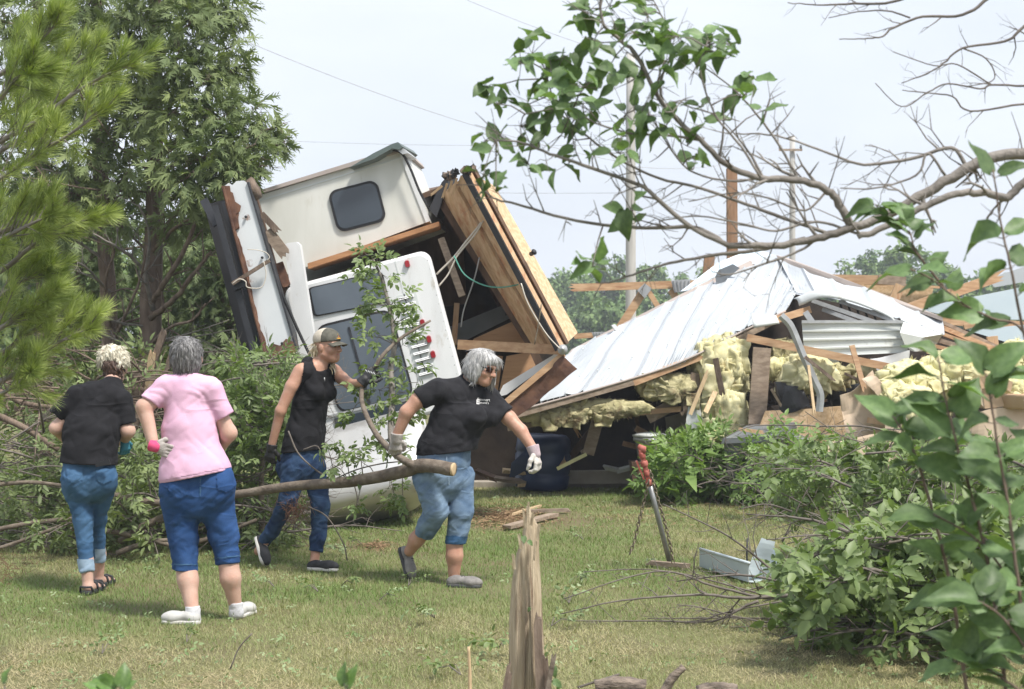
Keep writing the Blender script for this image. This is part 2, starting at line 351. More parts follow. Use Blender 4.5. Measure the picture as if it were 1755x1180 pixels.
M['wire'] = pmat('wire', (.34, .33, .33), rough=.6)
M['green_cord'] = pmat('green_cord', (.08, .28, .22), rough=.6)
M['pale_cord'] = pmat('pale_cord', (.50, .46, .40), rough=.8)
M['shade_and_dirt'] = pmat('shade_and_dirt', (.016, .012, .010), (.040, .028, .020), scale=4, rough=.95, bump=.5)  # near-black walls and floor with shade put into the colour, heap dirt too
M['dead_red'] = pmat('dead_red', (.13, .06, .04), (.22, .11, .07), scale=9, rough=.9)
M['concrete'] = pmat('concrete', (0.300, 0.265, 0.220), (0.380, 0.345, 0.295), scale=6, rough=.95, bump=.5)
M['wood_trim'] = pmat('wood_trim', (.30, .14, .06), (.40, .20, .09), scale=4, stretch=(1, 5, 5), rough=.6)
M['leaf_lilac'] = pmat('leaf_lilac', (0.092, 0.158, 0.060), (0.155, 0.240, 0.095), scale=6, rough=.52, trans=.28, objrand=.35, spec=.5)
M['leaf_ash'] = pmat('leaf_ash', (0.095, 0.150, 0.048), (0.230, 0.300, 0.115), scale=3, rough=.5, trans=.28, attr='rnd')
M['leaf_olive'] = pmat('leaf_olive', (0.095, 0.140, 0.046), (0.225, 0.280, 0.115), scale=3, rough=.55, trans=.25, attr='rnd')
M['leaf_host'] = pmat('leaf_host', (0.120, 0.210, 0.050), (0.250, 0.360, 0.110), scale=3, rough=.45, trans=.3, attr='rnd')
M['post_wood'] = pmat('post_wood', (.24, .135, .075), (.34, .20, .12), scale=3, stretch=(7, 7, .8), rough=.8, bump=.3, bscale=20)
M['leaf_big'] = pmat('leaf_big', (.085, .16, .040), (.15, .25, .07), scale=6, rough=.45, trans=.28, objrand=.35)
M['needle'] = pmat('needle', (0.170, 0.235, 0.058), (0.400, 0.465, 0.150), scale=2, rough=.55, trans=.22, attr='rnd')
M['cedar'] = pmat('cedar', (0.082, 0.122, 0.045), (0.225, 0.275, 0.105), scale=1.2, rough=.7, trans=.2, attr='rnd')
M['far_leaf'] = pmat('far_leaf', (0.101, 0.173, 0.061), (0.213, 0.304, 0.112), scale=.3, rough=.8, trans=.15, attr='rnd')
M['blade'] = pmat('blade', (0.150, 0.225, 0.060), (0.530, 0.435, 0.275), scale=1.5, rough=.7, trans=.18, attr='dry')
M['clippings'] = pmat('clippings', (.12, .20, .06), (.30, .36, .20), scale=3, rough=.7, trans=.15, attr='rnd')
# ================================================================== ground, lawn
g = MB()
rows = []
for j in range(41):
    yy = -20 + (j / 40) ** 2.2 * 900
    rows.append([Vector((x, yy, 0.0)) for x in np.linspace(-420, 420, 21)])
g.grid(rows, smooth=True)
ground = g.build('ground', M['grass_soil'], None, (0, 0, 0)); tag(ground, 'dry patchy lawn soil under the mown grass', 'ground', kind='structure')

def lawn():
    N = 1150000
    Y = rng.uniform(7.2, 24, N); X = (rng.uniform(-1, 1, N)) * (0.315 * Y + .25)
    keep = rng.uniform(0, 1, N) < np.clip((8.6 / Y) ** 1.15, 0, 1) * (0.315 * Y + .25) / (0.315 * 24 + .25) * 1.55
    X, Y = X[keep], Y[keep]; p = np.stack([X, Y, X * 0], -1)
    dens = fbm(p, 1.6, 3, 3)
    bare = (((X - G(880, 890).x) / .75) ** 2 + ((Y - G(880, 890).y) / 1.1) ** 2) < 1      # straw patch keeps little grass
    keep = (rng.uniform(-1, 1, len(X)) < dens * 1.6 + .72) & (~bare | (rng.uniform(0, 1, len(X)) < .25))
    p = p[keep]; X, Y = p[:, 0], p[:, 1]; n = len(X)
    near = np.clip((10.7 - Y) / 2.0, 0, 1); left = np.clip(-X / 1.8 + .15, 0, 1)
    big = fbm(p, .55, 21, 3); mid = fbm(p, 2.1, 5, 2)
    dry = .13 + .74 * near * (.55 + .45 * left) + .75 * big + .42 * mid + rng.normal(0, .17, n)
    green_strip = np.clip((Y - 14.5) / 3, 0, 1); dry -= .12 * green_strip
    dry = np.clip(dry, 0, 1)
    h = rng.uniform(.012, .046, n) * (1 + .8 * (rng.uniform(0, 1, n) > .97)) * (1 + .45 * fbm(p, 1.3, 9, 2)) * (1.12 - .35 * dry)
    ang = rng.uniform(0, 2 * np.pi, n); lean = rng.uniform(.25, 1.25, n) + .8 * (dry > .6)
    w = rng.uniform(.0010, .0021, n) * (Y / 9) ** .9
    d = np.stack([np.cos(ang), np.sin(ang), 0 * ang], -1); s = np.stack([-np.sin(ang), np.cos(ang), 0 * ang], -1)
    tip = p + d * (h * lean)[:, None]; tip[:, 2] = h * (1.15 - .4 * np.minimum(lean, 1.6))
    a = p - s * w[:, None]; b = p + s * w[:, None]
    v = np.stack([a, b, tip], 1).reshape(-1, 3); v[:, 2] = np.maximum(v[:, 2], 0.002)
    me = np_mesh('grass', v, np.arange(3 * n), 3, attrs={'dry': np.repeat(dry, 3)})
    o = link_mesh('grass', me, M['blade']); tag(o, 'short mown lawn grass going tan in dry patches', 'grass', kind='stuff')
lawn()

def ribbons(name, pos, d, nrm, L, W, mat, parent=None, rv=None, kind='stuff', tri=True, fold=.25, fine=False, **k):
    """many pointed leaves: pos (N,3), direction d, normal nrm, length L, width W; each is a folded blade of 4 triangles"""
    n = len(pos); d = d / np.linalg.norm(d, axis=1, keepdims=True)
    s = np.cross(d, nrm); s /= np.maximum(np.linalg.norm(s, axis=1, keepdims=True), 1e-6); u = np.cross(s, d)
    L = np.broadcast_to(L, n)[:, None]; W = np.broadcast_to(W, n)[:, None]
    if fine:                                               # leaf with a rounded outline and a midrib, 8 triangles
        cu = -.16; q = lambda t, x, z: pos + d * (L * t) + s * (W * x) + u * (L * cu * t * t) + u * (W * z)
        v = np.stack([q(0, 0, 0), q(.26, -.44, fold), q(.26, 0, 0), q(.26, .44, fold), q(.62, -.40, fold), q(.62, 0, 0), q(.62, .40, fold), q(1, 0, 0)], 1).reshape(-1, 3)
        f = np.array([[0, 2, 1], [0, 3, 2], [1, 2, 5], [1, 5, 4], [2, 3, 6], [2, 6, 5], [4, 5, 7], [5, 6, 7]]); F = (np.arange(n)[:, None, None] * 8 + f[None]).reshape(-1)
        if rv is None: rv = rng.uniform(0, 1, n)
        o = link_mesh(name, np_mesh(name, v, F, 3, smooth=True, attrs={'rnd': np.repeat(rv, 8)}), mat, parent)
        if kind: o['kind'] = kind
        if k: tag(o, **k)
        return o
    base = pos; tip = pos + d * L - u * L * .12; m = pos + d * L * .45 + 0 * u
    l = m - s * W * .5 + u * W * fold; r = m + s * W * .5 + u * W * fold
    v = np.stack([base, l, m, r, tip], 1).reshape(-1, 3)
    f = np.array([[0, 2, 1], [0, 3, 2], [1, 2, 4], [2, 3, 4]]); F = (np.arange(n)[:, None, None] * 5 + f[None]).reshape(-1)
    if rv is None: rv = rng.uniform(0, 1, n)
    me = np_mesh(name, v, F, 3, attrs={'rnd': np.repeat(rv, 5)})
    o = link_mesh(name, me, mat, parent)
    if kind: o['kind'] = kind
    if k: tag(o, **k)
    return o
def rand_unit(n):
    v = rng.normal(0, 1, (n, 3)); return v / np.linalg.norm(v, axis=1, keepdims=True)

# ================================================================== far trees
def far_tree(px, top, Y, wpx, label, seed, base=600):
    r = np.random.default_rng(seed)
    b = P(px, base, Y); b.z = 0; H = P(px, top, Y).z; Wd = wpx * Y / F_PX / 2
    t = empty('broadleaf_tree', b, label, 'tree', 'trees of the far treeline')
    tr = MB(); tr.tube([b, b + Vector((r.normal(0, .2), 0, H * .4)), b + Vector((r.normal(0, .5), 0, H * .75))], [.22, .16, .05], 6)
    for k in range(5):
        a = r.uniform(0, 6.28); z0 = H * r.uniform(.3, .6)
        tr.tube([b + Vector((0, 0, z0)), b + Vector((math.cos(a) * Wd * .7, math.sin(a) * Wd * .7, z0 + H * .22))], [.1, .03], 4)
    tr.build('trunk', M['bark_grey'], t)
    n_cl = 46; c = r.normal(0, 1, (n_cl, 3)); c /= np.linalg.norm(c, axis=1, keepdims=True); c *= r.uniform(.35, 1, (n_cl, 1)) ** .5
    taper = 1 - .35 * np.clip(c[:, 2], 0, 1)
    cl = np.stack([b.x + c[:, 0] * Wd * taper, b.y + c[:, 1] * Wd * taper, H * .54 + c[:, 2] * H * .45], -1)
    cr = r.uniform(.16, .32, n_cl) * Wd + .25
    n = 3400; idx = r.integers(0, n_cl, n); o = r.normal(0, 1, (n, 3)); o /= np.linalg.norm(o, axis=1, keepdims=True)
    pos = cl[idx] + o * (cr[idx] * r.uniform(.5, 1.1, n))[:, None]; pos[:, 2] = np.clip(pos[:, 2], .2, H * 1.04)
    ribbons('crown', pos, rand_unit(n) + np.array([0, 0, -.3]), o + np.array([0, 0, .5]), r.uniform(.22, .5, n), r.uniform(.18, .36, n), M['far_leaf'], t,
            rv=np.clip(r.uniform(.1, .9, n) + r.normal(0, .25, n_cl)[idx], 0, 1), kind='stuff')
fl = [(938, 470, 40), (968, 462, 60), (1000, 455, 55), (1032, 440, 60), (1062, 442, 55), (1100, 452, 55), (1135, 458, 55), (1172, 466, 50), (1208, 462, 60),
      (950, 515, 60), (1010, 505, 70), (1060, 512, 70), (1120, 510, 70), (1180, 505, 70)]
for i, (px, top, w) in enumerate(fl):
    front = i >= 9
    far_tree(px, top, (112 if front else 138) + (i * 7 % 11), w * 1.15, 'lower dark green tree in front of the far treeline beside the tilted timber panel' if front else 'hazy green tree of the far treeline between timber panel and white roof', 100 + i)
fr = [(1418, 470, 50), (1452, 452, 60), (1490, 436, 66), (1530, 420, 70), (1572, 418, 66), (1608, 442, 56), (1645, 462, 50), (1690, 466, 60), (1735, 470, 60)]
for i, (px, top, w) in enumerate(fr):
    far_tree(px, top, 120 + (i * 5 % 13), w * 1.2, 'hazy green tree of the far treeline rising behind the collapsed roof', 140 + i)
for i, (px, top, w) in enumerate([(20, 330, 170), (130, 320, 170), (330, 360, 150)]):
    far_tree(px, top, 42 + 3 * i, w, 'dark tree filling the gap behind the tall cedars', 170 + i)

# ================================================================== utility poles, wires, post
def pole(px, top, Y, wpx, label, arm=False):
    b = P(px, 600, Y); b.z = 0; h = P(px, top, Y).z; r = wpx * Y / F_PX / 2
    t = empty('utility_pole', b, label, 'utility pole')
    MB().tube([b + Vector((0, 0, z)) for z in np.linspace(0, h, 8)], [lerp(r * 1.12, r * .85, k / 7) for k in range(8)], 12).build('pole', M['pole_wood'], t)
    if arm:
        c = b + Vector((0, -r - .05, h - .55))
        MB().box(c + Vector((-.55, 0, 0)), c + Vector((.35, 0, 0)), .08, .08).build('crossarm', M['old_lumber'], t)
        for dx in (-.5, .3): MB().lathe(c + Vector((dx, 0, .04)), (0, 0, 1), [(0, .03), (.05, .06), (.09, .04), (.13, .05), (.16, .01)], 10).build('insulator', M['grey_plastic'], t)
    else:
        for k, z in enumerate((h - .25, h - 1.9)):
            MB().lathe(b + Vector((-r - .09, 0, z)), (1, 0, 0), [(0, .02), (.02, .06), (.06, .04), (.1, .05)], 10).build('insulator', M['grey_plastic'], t)
    return b, h
pb, ph = pole(1081, 92, 40, 18, 'tall weathered grey utility pole behind the leafy overhanging branch')
pb2, ph2 = pole(1358, 233, 66, 11, 'far thin utility pole with a short crossarm above the collapsed roof', True)
def wire(a, b, sag, label, r=.009):
    r *= .55
    pts = [a.lerp(b, t) - Vector((0, 0, sag * 4 * t * (1 - t))) for t in np.linspace(0, 1, 24)]
    return MB().tube(pts, r, 4).build('power_line', M['wire'], None, label=label, cat='wire', group='overhead lines to the utility pole')
wire(P(405, 63, 30), P(1080, 280, 40), .25, 'overhead line slanting down from the cedar top to the pole')
wire(P(700, -45, 34), P(1080, 101, 40), .1, 'overhead line coming down to the pole top from above the picture')
wire(P(330, 232, 46), P(1080, 247, 40), .12, 'nearly level overhead line running above the camper roof', .008)
wire(P(330, 305, 52), P(1080, 330, 40), .15, 'faint lowest overhead line running just above the camper', .008)
wire(P(1086, 290, 40), P(1128, 600, 36), 0, 'guy wire dropping steeply from the pole towards the ground', .008)
wire(P(1360, 240, 66), P(1085, 285, 40), .4, 'overhead line between the two utility poles', .010)
# ================================================================== the wreck: helpers
def pp(pts, Y):
    """pixel outline on a depth: Y may be a number or one per point"""
    Ys = Y if hasattr(Y, '__len__') else [Y] * len(pts)
    return [P(a, b, y) for (a, b), y in zip(pts, Ys)]
def plate(name, pts, Y, depth, mat, parent=None, **k):
    d = Vector(depth) if hasattr(depth, '__len__') else Vector((0, depth, 0))
    return MB().prism(pp(pts, Y), d).build(name, mat, parent, **k)
def board(name, a, b, Ya, Yb, wpx, thick, mat, parent=None, up=(0, -1, 0), jit=.0, **k):
    A = P(*a, Ya); B = P(*b, Yb)
    return MB().box(A, B, wpx * (Ya + Yb) / 2 / F_PX, thick, up, jit).build(name, mat, parent, **k)
def splinter(name, a, b, Ya, Yb, wpx, thick, mat, parent=None, **k):
    """a board with a torn end at b"""
    A = P(*a, Ya); B = P(*b, Yb); d = (B - A); L = d.length; d.normalize(); up = Vector((0, -1, 0)); s = d.cross(up).normalized(); w = wpx * Ya / F_PX
    out = [A - s * w / 2, A + s * w / 2]
    n = 5
    for i in range(n + 1): out.append(B + s * (w / 2 - w * i / n) + d * U(-.18, .06) * min(L, 1.0) * (1 if i % 2 else .3))
    return MB().prism([p - up * -thick / 2 for p in out], Vector((0, thick, 0))).build(name, mat, parent, **k)
def cord(name, pts, Y, rad, mat, parent=None, **k):
    return MB().tube(catmull(pp(pts, Y), 5), rad, 5).build(name, mat, parent, **k)
def rrect(w, h, r, n=5):
    out = []
    for (cx, cy, a0) in ((w / 2 - r, h / 2 - r, 0), (-w / 2 + r, h / 2 - r, 90), (-w / 2 + r, -h / 2 + r, 180), (w / 2 - r, -h / 2 + r, 270)):
        for i in range(n + 1):
            a = R(a0 + 90 * i / n); out.append((cx + r * math.cos(a), cy + r * math.sin(a)))
    return out
def crumple(name, pts, Y, mat, parent=None, nu=14, nv=12, amp=.05, thick=.004, seed=0, sc=3.0, smooth=False, **k):
    """a bent sheet through four pixel corners (tl, tr, br, bl), creased by noise"""
    c = pp(pts, Y); rows = []
    for j in range(nv + 1):
        v = j / nv; row = []
        for i in range(nu + 1):
            u = i / nu; p = c[0].lerp(c[1], u).lerp(c[3].lerp(c[2], u), v)
            q = np.array(p) * 1.0
            n = abs(float(vnoise(q, sc, seed))) * 1.4 + .5 * float(vnoise(q, sc * 2.3, seed + 3)) - .4
            n2 = float(vnoise(q, sc * 1.3, seed + 9)); n3 = float(vnoise(q, sc * 1.6, seed + 17))
            edge = 1.0 if 0 < i < nu and 0 < j < nv else 1.6
            row.append(p + Vector((n2 * amp * .6 * edge, -n * amp * 1.3, n3 * amp * .6 * edge)))
        rows.append(row)
    return MB().grid(rows, smooth=smooth, thick=thick).build(name, mat, parent, **k)

# ================================================================== tilted camper body with rounded belly
TA = R(15.0)
EU = Vector((math.cos(TA), 0, math.sin(TA))); EV = Vector((math.sin(TA), 0, -math.cos(TA))); EW = Vector((-.055, .998, 0))
CO = P(735, 426, 15.3)
def face(u, v, w=0.0): return CO + EU * u + EV * v + EW * w
def uv(px, py):
    d = P(px, py, 15.3) - CO
    return d.dot(EU), d.dot(EV)
camper = empty('wrecked_camper', G(650, 905), 'white camper rear tipped on its side with dark windows, red lights and rounded metal belly', 'camper')
W0, H0 = 1.36, 1.44
def body_outline(s):
    o = []
    for (x, y) in rrect(W0 * s, H0 * s, .10 * s, 6): o.append((x - W0 / 2, y + H0 / 2))
    return o
mb = MB(); rings = []
for s, w in ((.955, 0.0), (.985, .012), (1.0, .05), (1.0, 1.9)):
    rings.append([face(u, v, w) for (u, v) in body_outline(s)])
n = len(rings[0]); mb.add([p for r in rings for p in r], [tuple(range(n))] + [(i * n + k, (i + 1) * n + k, (i + 1) * n + (k + 1) % n, i * n + (k + 1) % n) for i in range(3) for k in range(n)] + [tuple(range(4 * n - 1, 3 * n - 1, -1))])
mb.build('body', M['white_paint'], camper)
def face_panel(name, quad, w0, w1, mat, parent, r=.03):
    """rounded panel on the camper face through four pixel corners"""
    q = [Vector((*uv(*p), 0)) for p in quad]
    out = []
    for i in range(4):
        a, b, c = q[i - 1], q[i], q[(i + 1) % 4]
        d1 = (a - b).normalized(); d2 = (c - b).normalized()
        for t in (0, .25, .5, .75, 1):
            p1 = b + d1 * r * (1 - t); p2 = b + d2 * r * t
            out.append((p1 + p2 - b).lerp(b, .35 * (1 - abs(2 * t - 1))) if 0 else (b + d1 * r * (1 - t) ** 2 + d2 * r * t ** 2))
    return MB().prism([face(p.x, p.y, w0) for p in out], EW * (w1 - w0)).build(name, mat, parent)
def grow(quad, k):
    cx = sum(p[0] for p in quad) / 4; cy = sum(p[1] for p in quad) / 4
    out = []
    for (x, y) in quad:
        d = math.hypot(x - cx, y - cy); out.append((x + (x - cx) / d * k, y + (y - cy) / d * k))
    return out
w1 = [(530, 494), (652, 466), (664, 517), (540, 541)]
w2 = [(543, 561), (668, 531), (708, 676), (582, 706)]
for q, r in ((w1, .03), (w2, .09)):
    fr_ = face_panel('window', grow(q, 4), -.014, .03, M['black_rubber'], camper, r + .02)
    face_panel('pane', grow(q, -1.5), -.020, -.012, M['glass_haze'], fr_, r)
MB().box(face(*uv(598, 560), -.024), face(*uv(634, 690), -.024), .018, .012, (0, -1, 0)).build('window_bar', M['dark_metal'], camper)
face_panel('trim_band', [(572, 717), (716, 682), (721, 699), (577, 733)], -.016, .02, M['glass_dark'], camper, .01)
face_panel('seam', [(522, 551), (690, 510), (690.6, 512.4), (522.6, 553.4)], -.003, .01, M['siding_grey'], camper, .002)
lv = face_panel('louver_panel', [(678, 507), (712, 498), (750, 642), (716, 651)], -.003, .012, M['siding_grey'], camper, .02)
for i in range(12):
    t = i / 11; cu, cv = uv(lerp(696, 732, t), lerp(511, 640, t))
    MB().box(face(cu - .066, cv - .002, -.012), face(cu + .066, cv - .002, -.012), .016, .010, EW).build('louver_slot', M['dark_metal'], camper)
    MB().add([face(cu - .072, cv - .020, -.004), face(cu + .072, cv - .020, -.004), face(cu + .070, cv + .002, -.024), face(cu - .070, cv + .002, -.024), face(cu + .072, cv + .002, -.004), face(cu - .072, cv + .002, -.004)],
             [(0, 1, 2, 3), (0, 3, 5), (1, 4, 2), (3, 2, 4, 5)]).build('louver', M['white_paint'], camper)
for (x, y) in ((698, 452), (724, 553), (735, 581), (742, 607)):
    u_, v_ = uv(x, y); o = [(face(u_ + a * .9, v_ + b * .9, -.03)) for (a, b) in rrect(.042, .064, .018, 4)]; o2 = [face(u_ + a, v_ + b, .0) for (a, b) in rrect(.047, .070, .02, 4)]
    m_ = len(o); MB().add(o + o2, [tuple(range(m_))] + [(k, k + m_, (k + 1) % m_ + m_, (k + 1) % m_) for k in range(m_)]).build('tail_light', M['red_lens'], camper)
for (a, b) in (((524, 553), (538, 553)), ((668, 458), (700, 575)), ((705, 600), (716, 640))): pass
face_panel('seam', [(676, 447), (678, 446.5), (730, 640), (728, 640.5)], -.003, .01, M['siding_grey'], camper, .002)
face_panel('rub_rail', [(560, 712), (722, 671), (723, 675), (561, 716)], -.02, .01, M['galv'], camper, .004)
face_panel('latch', [(672, 575), (680, 573), (685, 592), (677, 594)], -.03, .0, M['dark_metal'], camper, .004)
for i in range(14):
    t = i / 13; u_, v_ = uv(lerp(742, 792, t) - 9, lerp(445, 640, t)); MB().lathe(face(u_, v_, .004), -EW, [(0, .007), (.004, .006), (.006, .002)], 6).build('rivet', M['galv'], camper)
# rounded metal belly: a barrel curved under towards the ground
rows = []
NB = 22
for j in range(NB + 1):
    t = j / NB; a = t * R(128)
    pv = 1.34 + .65 * math.sin(a * .62) * 1.48; pw = -.05 - .60 * math.sin(min(a * 1.45, math.pi)) + .75 * max(0, t - .45) ** 1.5 * 2
    row = []
    for i in range(25):
        s = i / 24
        ul = lerp(-1.58, -1.50, t ** 2.4); ur = lerp(-.44, -.86, t ** 2.4)
        e = abs(2 * s - 1) ** 8
        row.append(face(lerp(ul, ur, s), pv, pw + .12 * e + .03 * (2 * s - 1) ** 2))
    rows.append(row)
for r_ in rows:
    for p_ in r_: p_.z = max(p_.z, -.03)
MB().grid(rows, True, .01).build('belly', M['aluminium'], camper)
MB().tube([r_[-1] for r_ in rows], .014, 6).build('belly_rim', M['galv'], camper)
side_rows = [[r_[-1], r_[-1] + EW * .5 + EU * -.02, r_[-1] + EW * 1.1 - EU * .1] for r_ in rows]
MB().grid(side_rows, True).build('belly_side', M['galv'], camper)

M['green_metal'] = pmat('green_metal', (.09, .12, .115), (.13, .16, .15), scale=5, rough=.5)
# ================================================================== upper camper section with the small window
overcab = empty('camper_overcab', P(600, 470, 16.0), 'cream upper camper section with one rounded dark window propped above the white camper', 'camper')
YO = 15.75; OD = Vector((.10, 1.5, .0))
ow = [(436, 337), (688, 259), (735, 379), (480, 474)]
plate('wall', ow, YO, OD, M['cream_paint'], overcab)
plate('corner_trim', [(683, 260), (691, 257), (738, 378), (730, 381)], YO - .012, (0, .03, 0), M['white_paint'], overcab)
plate('roof', [(430, 336), (434, 329), (690, 250), (694, 257)], YO - .05, OD + Vector((0, .1, 0)), M['trim_taupe'], overcab)
plate('roof_trim', [(437, 347), (437.6, 344.6), (689, 268), (689.6, 270)], YO - .008, (0, .02, 0), M['siding_grey'], overcab)
for q in ([(430, 348), (437, 336), (470, 420), (474, 470), (462, 470)],): plate('side_edge', q, YO + .05, (0, .2, 0), M['cream_paint'], overcab)
oc = P(612.5, 353, YO); OA = R(14.5); OU = Vector((math.cos(OA), 0, math.sin(OA))); OV = Vector((-math.sin(OA), 0, math.cos(OA)))
wf = [(oc + OU * a + OV * b + Vector((0, -.022, 0))) for (a, b) in rrect(.47, .395, .085, 6)]
win = MB().prism(wf, Vector((0, .06, 0))).build('window', M['black_rubber'], overcab)
MB().prism([oc + OU * a + OV * b + Vector((0, -.028, 0)) for (a, b) in rrect(.425, .35, .07, 6)], Vector((0, .02, 0))).build('pane', M['glass_dark'], win)
plate('trim_board', [(527, 451), (752, 379), (752, 387), (528, 460)], YO - .12, (0, .5, 0), M['wood_trim'], overcab)
plate('inner_wall', [(470, 440), (790, 360), (800, 520), (480, 560)], 17.4, (0, .05, 0), M['dark_wood'], overcab)
plate('roof_flap', [(598, 287), (640, 262), (672, 246), (682, 243), (690, 251), (684, 256), (672, 254), (640, 272)], YO - .2, (.1, .7, 0), M['green_metal'], overcab, label='dark sheet metal strip lifted off the roof edge')
plate('flap_end', [(668, 247), (692, 254), (700, 262), (690, 264)], YO - .16, (.05, .5, 0), M['galv'], overcab)
cord('cable', [(668, 256), (688, 262), (703, 288), (718, 325), (735, 358)], YO - .1, .012, M['black_rubber'], overcab)

# white moulded panel left of the camper
plate('moulded_panel', [(487, 420), (492, 416), (508, 414), (514, 419), (548, 640), (520, 650)], 15.0, (.01, .06, 0), M['white_paint'], None,
      label='narrow white moulded panel standing upright beside the rusty steel beam', cat='panel')
# rusty white steel beam
beam = empty('steel_beam', P(480, 610, 14.8), 'leaning white painted steel beam with rusted ragged edges', 'steel beam')
plate('web', [(385, 318), (392, 313), (397, 318), (405, 310), (418, 309), (424, 314), (506, 598), (456, 612)], 14.75, (0, .02, 0), M['rusty_white'], beam)
jl = [(383 + 73 * t + 5 + 5 * float(vnoise(np.array([t * 9, 0, 1.0]), 1.0, 5)) + 2.5 * float(vnoise(np.array([t * 40, 0, 2.0]), 1.0, 6)) + (6 if t < .25 else 0), 318 + 294 * t) for t in np.linspace(0, 1, 110)]
plate('rusted_edge', [(379 + 73 * t, 318 + 294 * t) for t in np.linspace(0, 1, 12)] + jl[::-1], 14.735, (0, .012, 0), M['rust'], beam)
plate('torn_rust', [(386, 322), (399, 330), (403, 345), (413, 352), (411, 362), (404, 366), (410, 388), (400, 396), (386, 350)], 14.728, (0, .006, 0), M['rust'], beam)
plate('rusted_foot', [(456, 600), (466, 588), (480, 592), (490, 580), (502, 585), (507, 600), (500, 620), (462, 622)], 14.726, (0, .01, 0), M['rust'], beam)
plate('flange', [(381, 320), (384, 320), (457, 612), (454, 613)], 14.7, (0, .22, 0), M['rust'], beam)
plate('flange', [(423, 312), (426, 311), (509, 598), (506, 599)], 14.73, (0, .2, 0), M['dark_metal'], beam)
for (x, y) in ((421, 371), (449, 441), (483, 588), (486, 597)):
    MB().lathe(P(x, y, 14.72), (0, 1, 0), [(0, .010), (.004, .012), (.02, .012)], 10).build('bolt_hole', M['black_rubber'], beam)
# black steel frame left of the beam
frame = empty('steel_frame', P(430, 620, 14.9), 'black angled steel frame leaning against the rusty white beam', 'steel frame')
board('post', (369, 352), (443, 628), 14.75, 14.75, 11, .04, M['dark_metal'], frame)
board('post', (349, 342), (372, 385), 14.9, 14.85, 14, .03, M['dark_metal'], frame)
board('post', (384, 345), (452, 628), 15.05, 15.05, 7, .05, M['dark_metal'], frame)
board('back_plate', (372, 345), (450, 640), 15.35, 15.35, 46, .02, M['black_rubber'], frame)
board('bracket', (400, 492), (421, 484), 14.72, 14.72, 12, .06, M['dark_metal'], frame)
board('wood_brace', (398, 486), (462, 446), 14.66, 14.66, 6, .04, M['bark_red'], None, label='thin brown stick tied across the rusty beam', cat='stick')
cord('rope', [(398, 486), (410, 478), (421, 482), (424, 492), (448, 492), (456, 470), (452, 448)], 14.64, .005, M['pale_cord'], None, label='loose tan twine looped round the rusty beam', cat='rope')
cord('rope', [(424, 427), (440, 428), (455, 432), (462, 440), (458, 446)], 14.64, .004, M['pale_cord'], None, label='short knotted twine end near the top of the rusty beam', cat='rope')
board('wood_pole', (444, 405), (506, 594), 14.82, 14.82, 9, .05, M['bark_red'], None, label='brown splintered pole running down beside the rusty beam', cat='pole')
board('charred_post', (428, 318), (470, 470), 15.0, 15.0, 16, .08, M['dark_wood'], None, label='dark broken post behind the top of the rusty beam', cat='post')
board('charred_post', (462, 470), (506, 600), 15.05, 15.05, 20, .05, M['black_rubber'], None, label='dark strip hanging between the rusty beam and the white panel', cat='post')
MB().tube([P(428, 310, 14.9), P(433, 325, 14.85), P(440, 340, 14.9)], [.05, .07, .04], 7, wob=.4).build('wood_knot', M['bark_red'], None, label='ragged brown wood knob at the top of the rusty beam', cat='wood chunk')
splinter('broken_board', (448, 366), (478, 398), 14.9, 14.9, 11, .03, M['bark_red'], None, label='short brown board splinter jutting against the cream camper wall', cat='board')
splinter('broken_board', (458, 395), (491, 438), 14.92, 14.92, 20, .04, M['old_lumber'], None, label='wider mossy board splinter below the brown one on the camper wall', cat='board')
splinter('broken_board', (478, 450), (492, 490), 15.0, 15.0, 14, .04, M['rust'], None, label='small rusty torn piece beside the white moulded panel', cat='board')
cord('hose', [(452, 420), (470, 470), (495, 530), (515, 575), (533, 612)], 14.78, .014, M['black_rubber'], None, label='black hose sagging from the rusty beam across the white panel', cat='hose')

# ================================================================== framed timber panel torn from the building
tp = empty('torn_wall_section', P(950, 610, 15.6), 'tilted torn wall section of raw boards sheathed with strand board', 'wall section')
L0, L1 = P(750, 338, 16.0), P(906, 592, 15.9)       # left outer edge
Rg0, Rg1 = P(802, 294, 15.35), P(962, 596, 15.2)     # ridge
X0, X1 = P(848, 318, 15.85), P(990, 570, 15.7)       # right outer edge
def strip(a0, a1, b0, b1, s0, s1, inset=0.0, thick=.05, j=0.0):
    n = (a1 - a0).cross(b0 - a0).normalized()
    if n.y > 0: n = -n
    d = n * -inset
    q = [a0.lerp(b0, s0) + d, a0.lerp(b0, s1) + d, a1.lerp(b1, s1) + d, a1.lerp(b1, s0) + d]
    return MB().prism(q, -n * thick)
strip(L0, L1, Rg0, Rg1, .01, .97, .075, .03).build('backing', M['dark_wood'], tp)
cuts = [(0, .27, .035), (.295, .545, .0), (.565, .76, .028), (.79, .965, -.012)]
for i, (s0, s1, ins) in enumerate(cuts):
    strip(L0, L1, Rg0, Rg1, s0, s1, ins, .06).build('board', M['lumber_up'], tp)
strip(Rg0, Rg1, X0, X1, -.015, .06, .012, .05).build('gap_strip', M['black_rubber'], tp)
strip(Rg0, Rg1, X0, X1, .07, 1.0, 0, .03).build('sheathing', M['osb'], tp)
for t in (.36, .62):
    p = Rg0.lerp(Rg1, t); q = X0.lerp(X1, t); c = p.lerp(q, .55)
MB().lathe(P(910, 435, 15.5), (.5, -.8, .3), [(0, .022), (.05, .018), (.055, .03), (.07, .01)], 8).build('bolt', M['dark_metal'], tp)
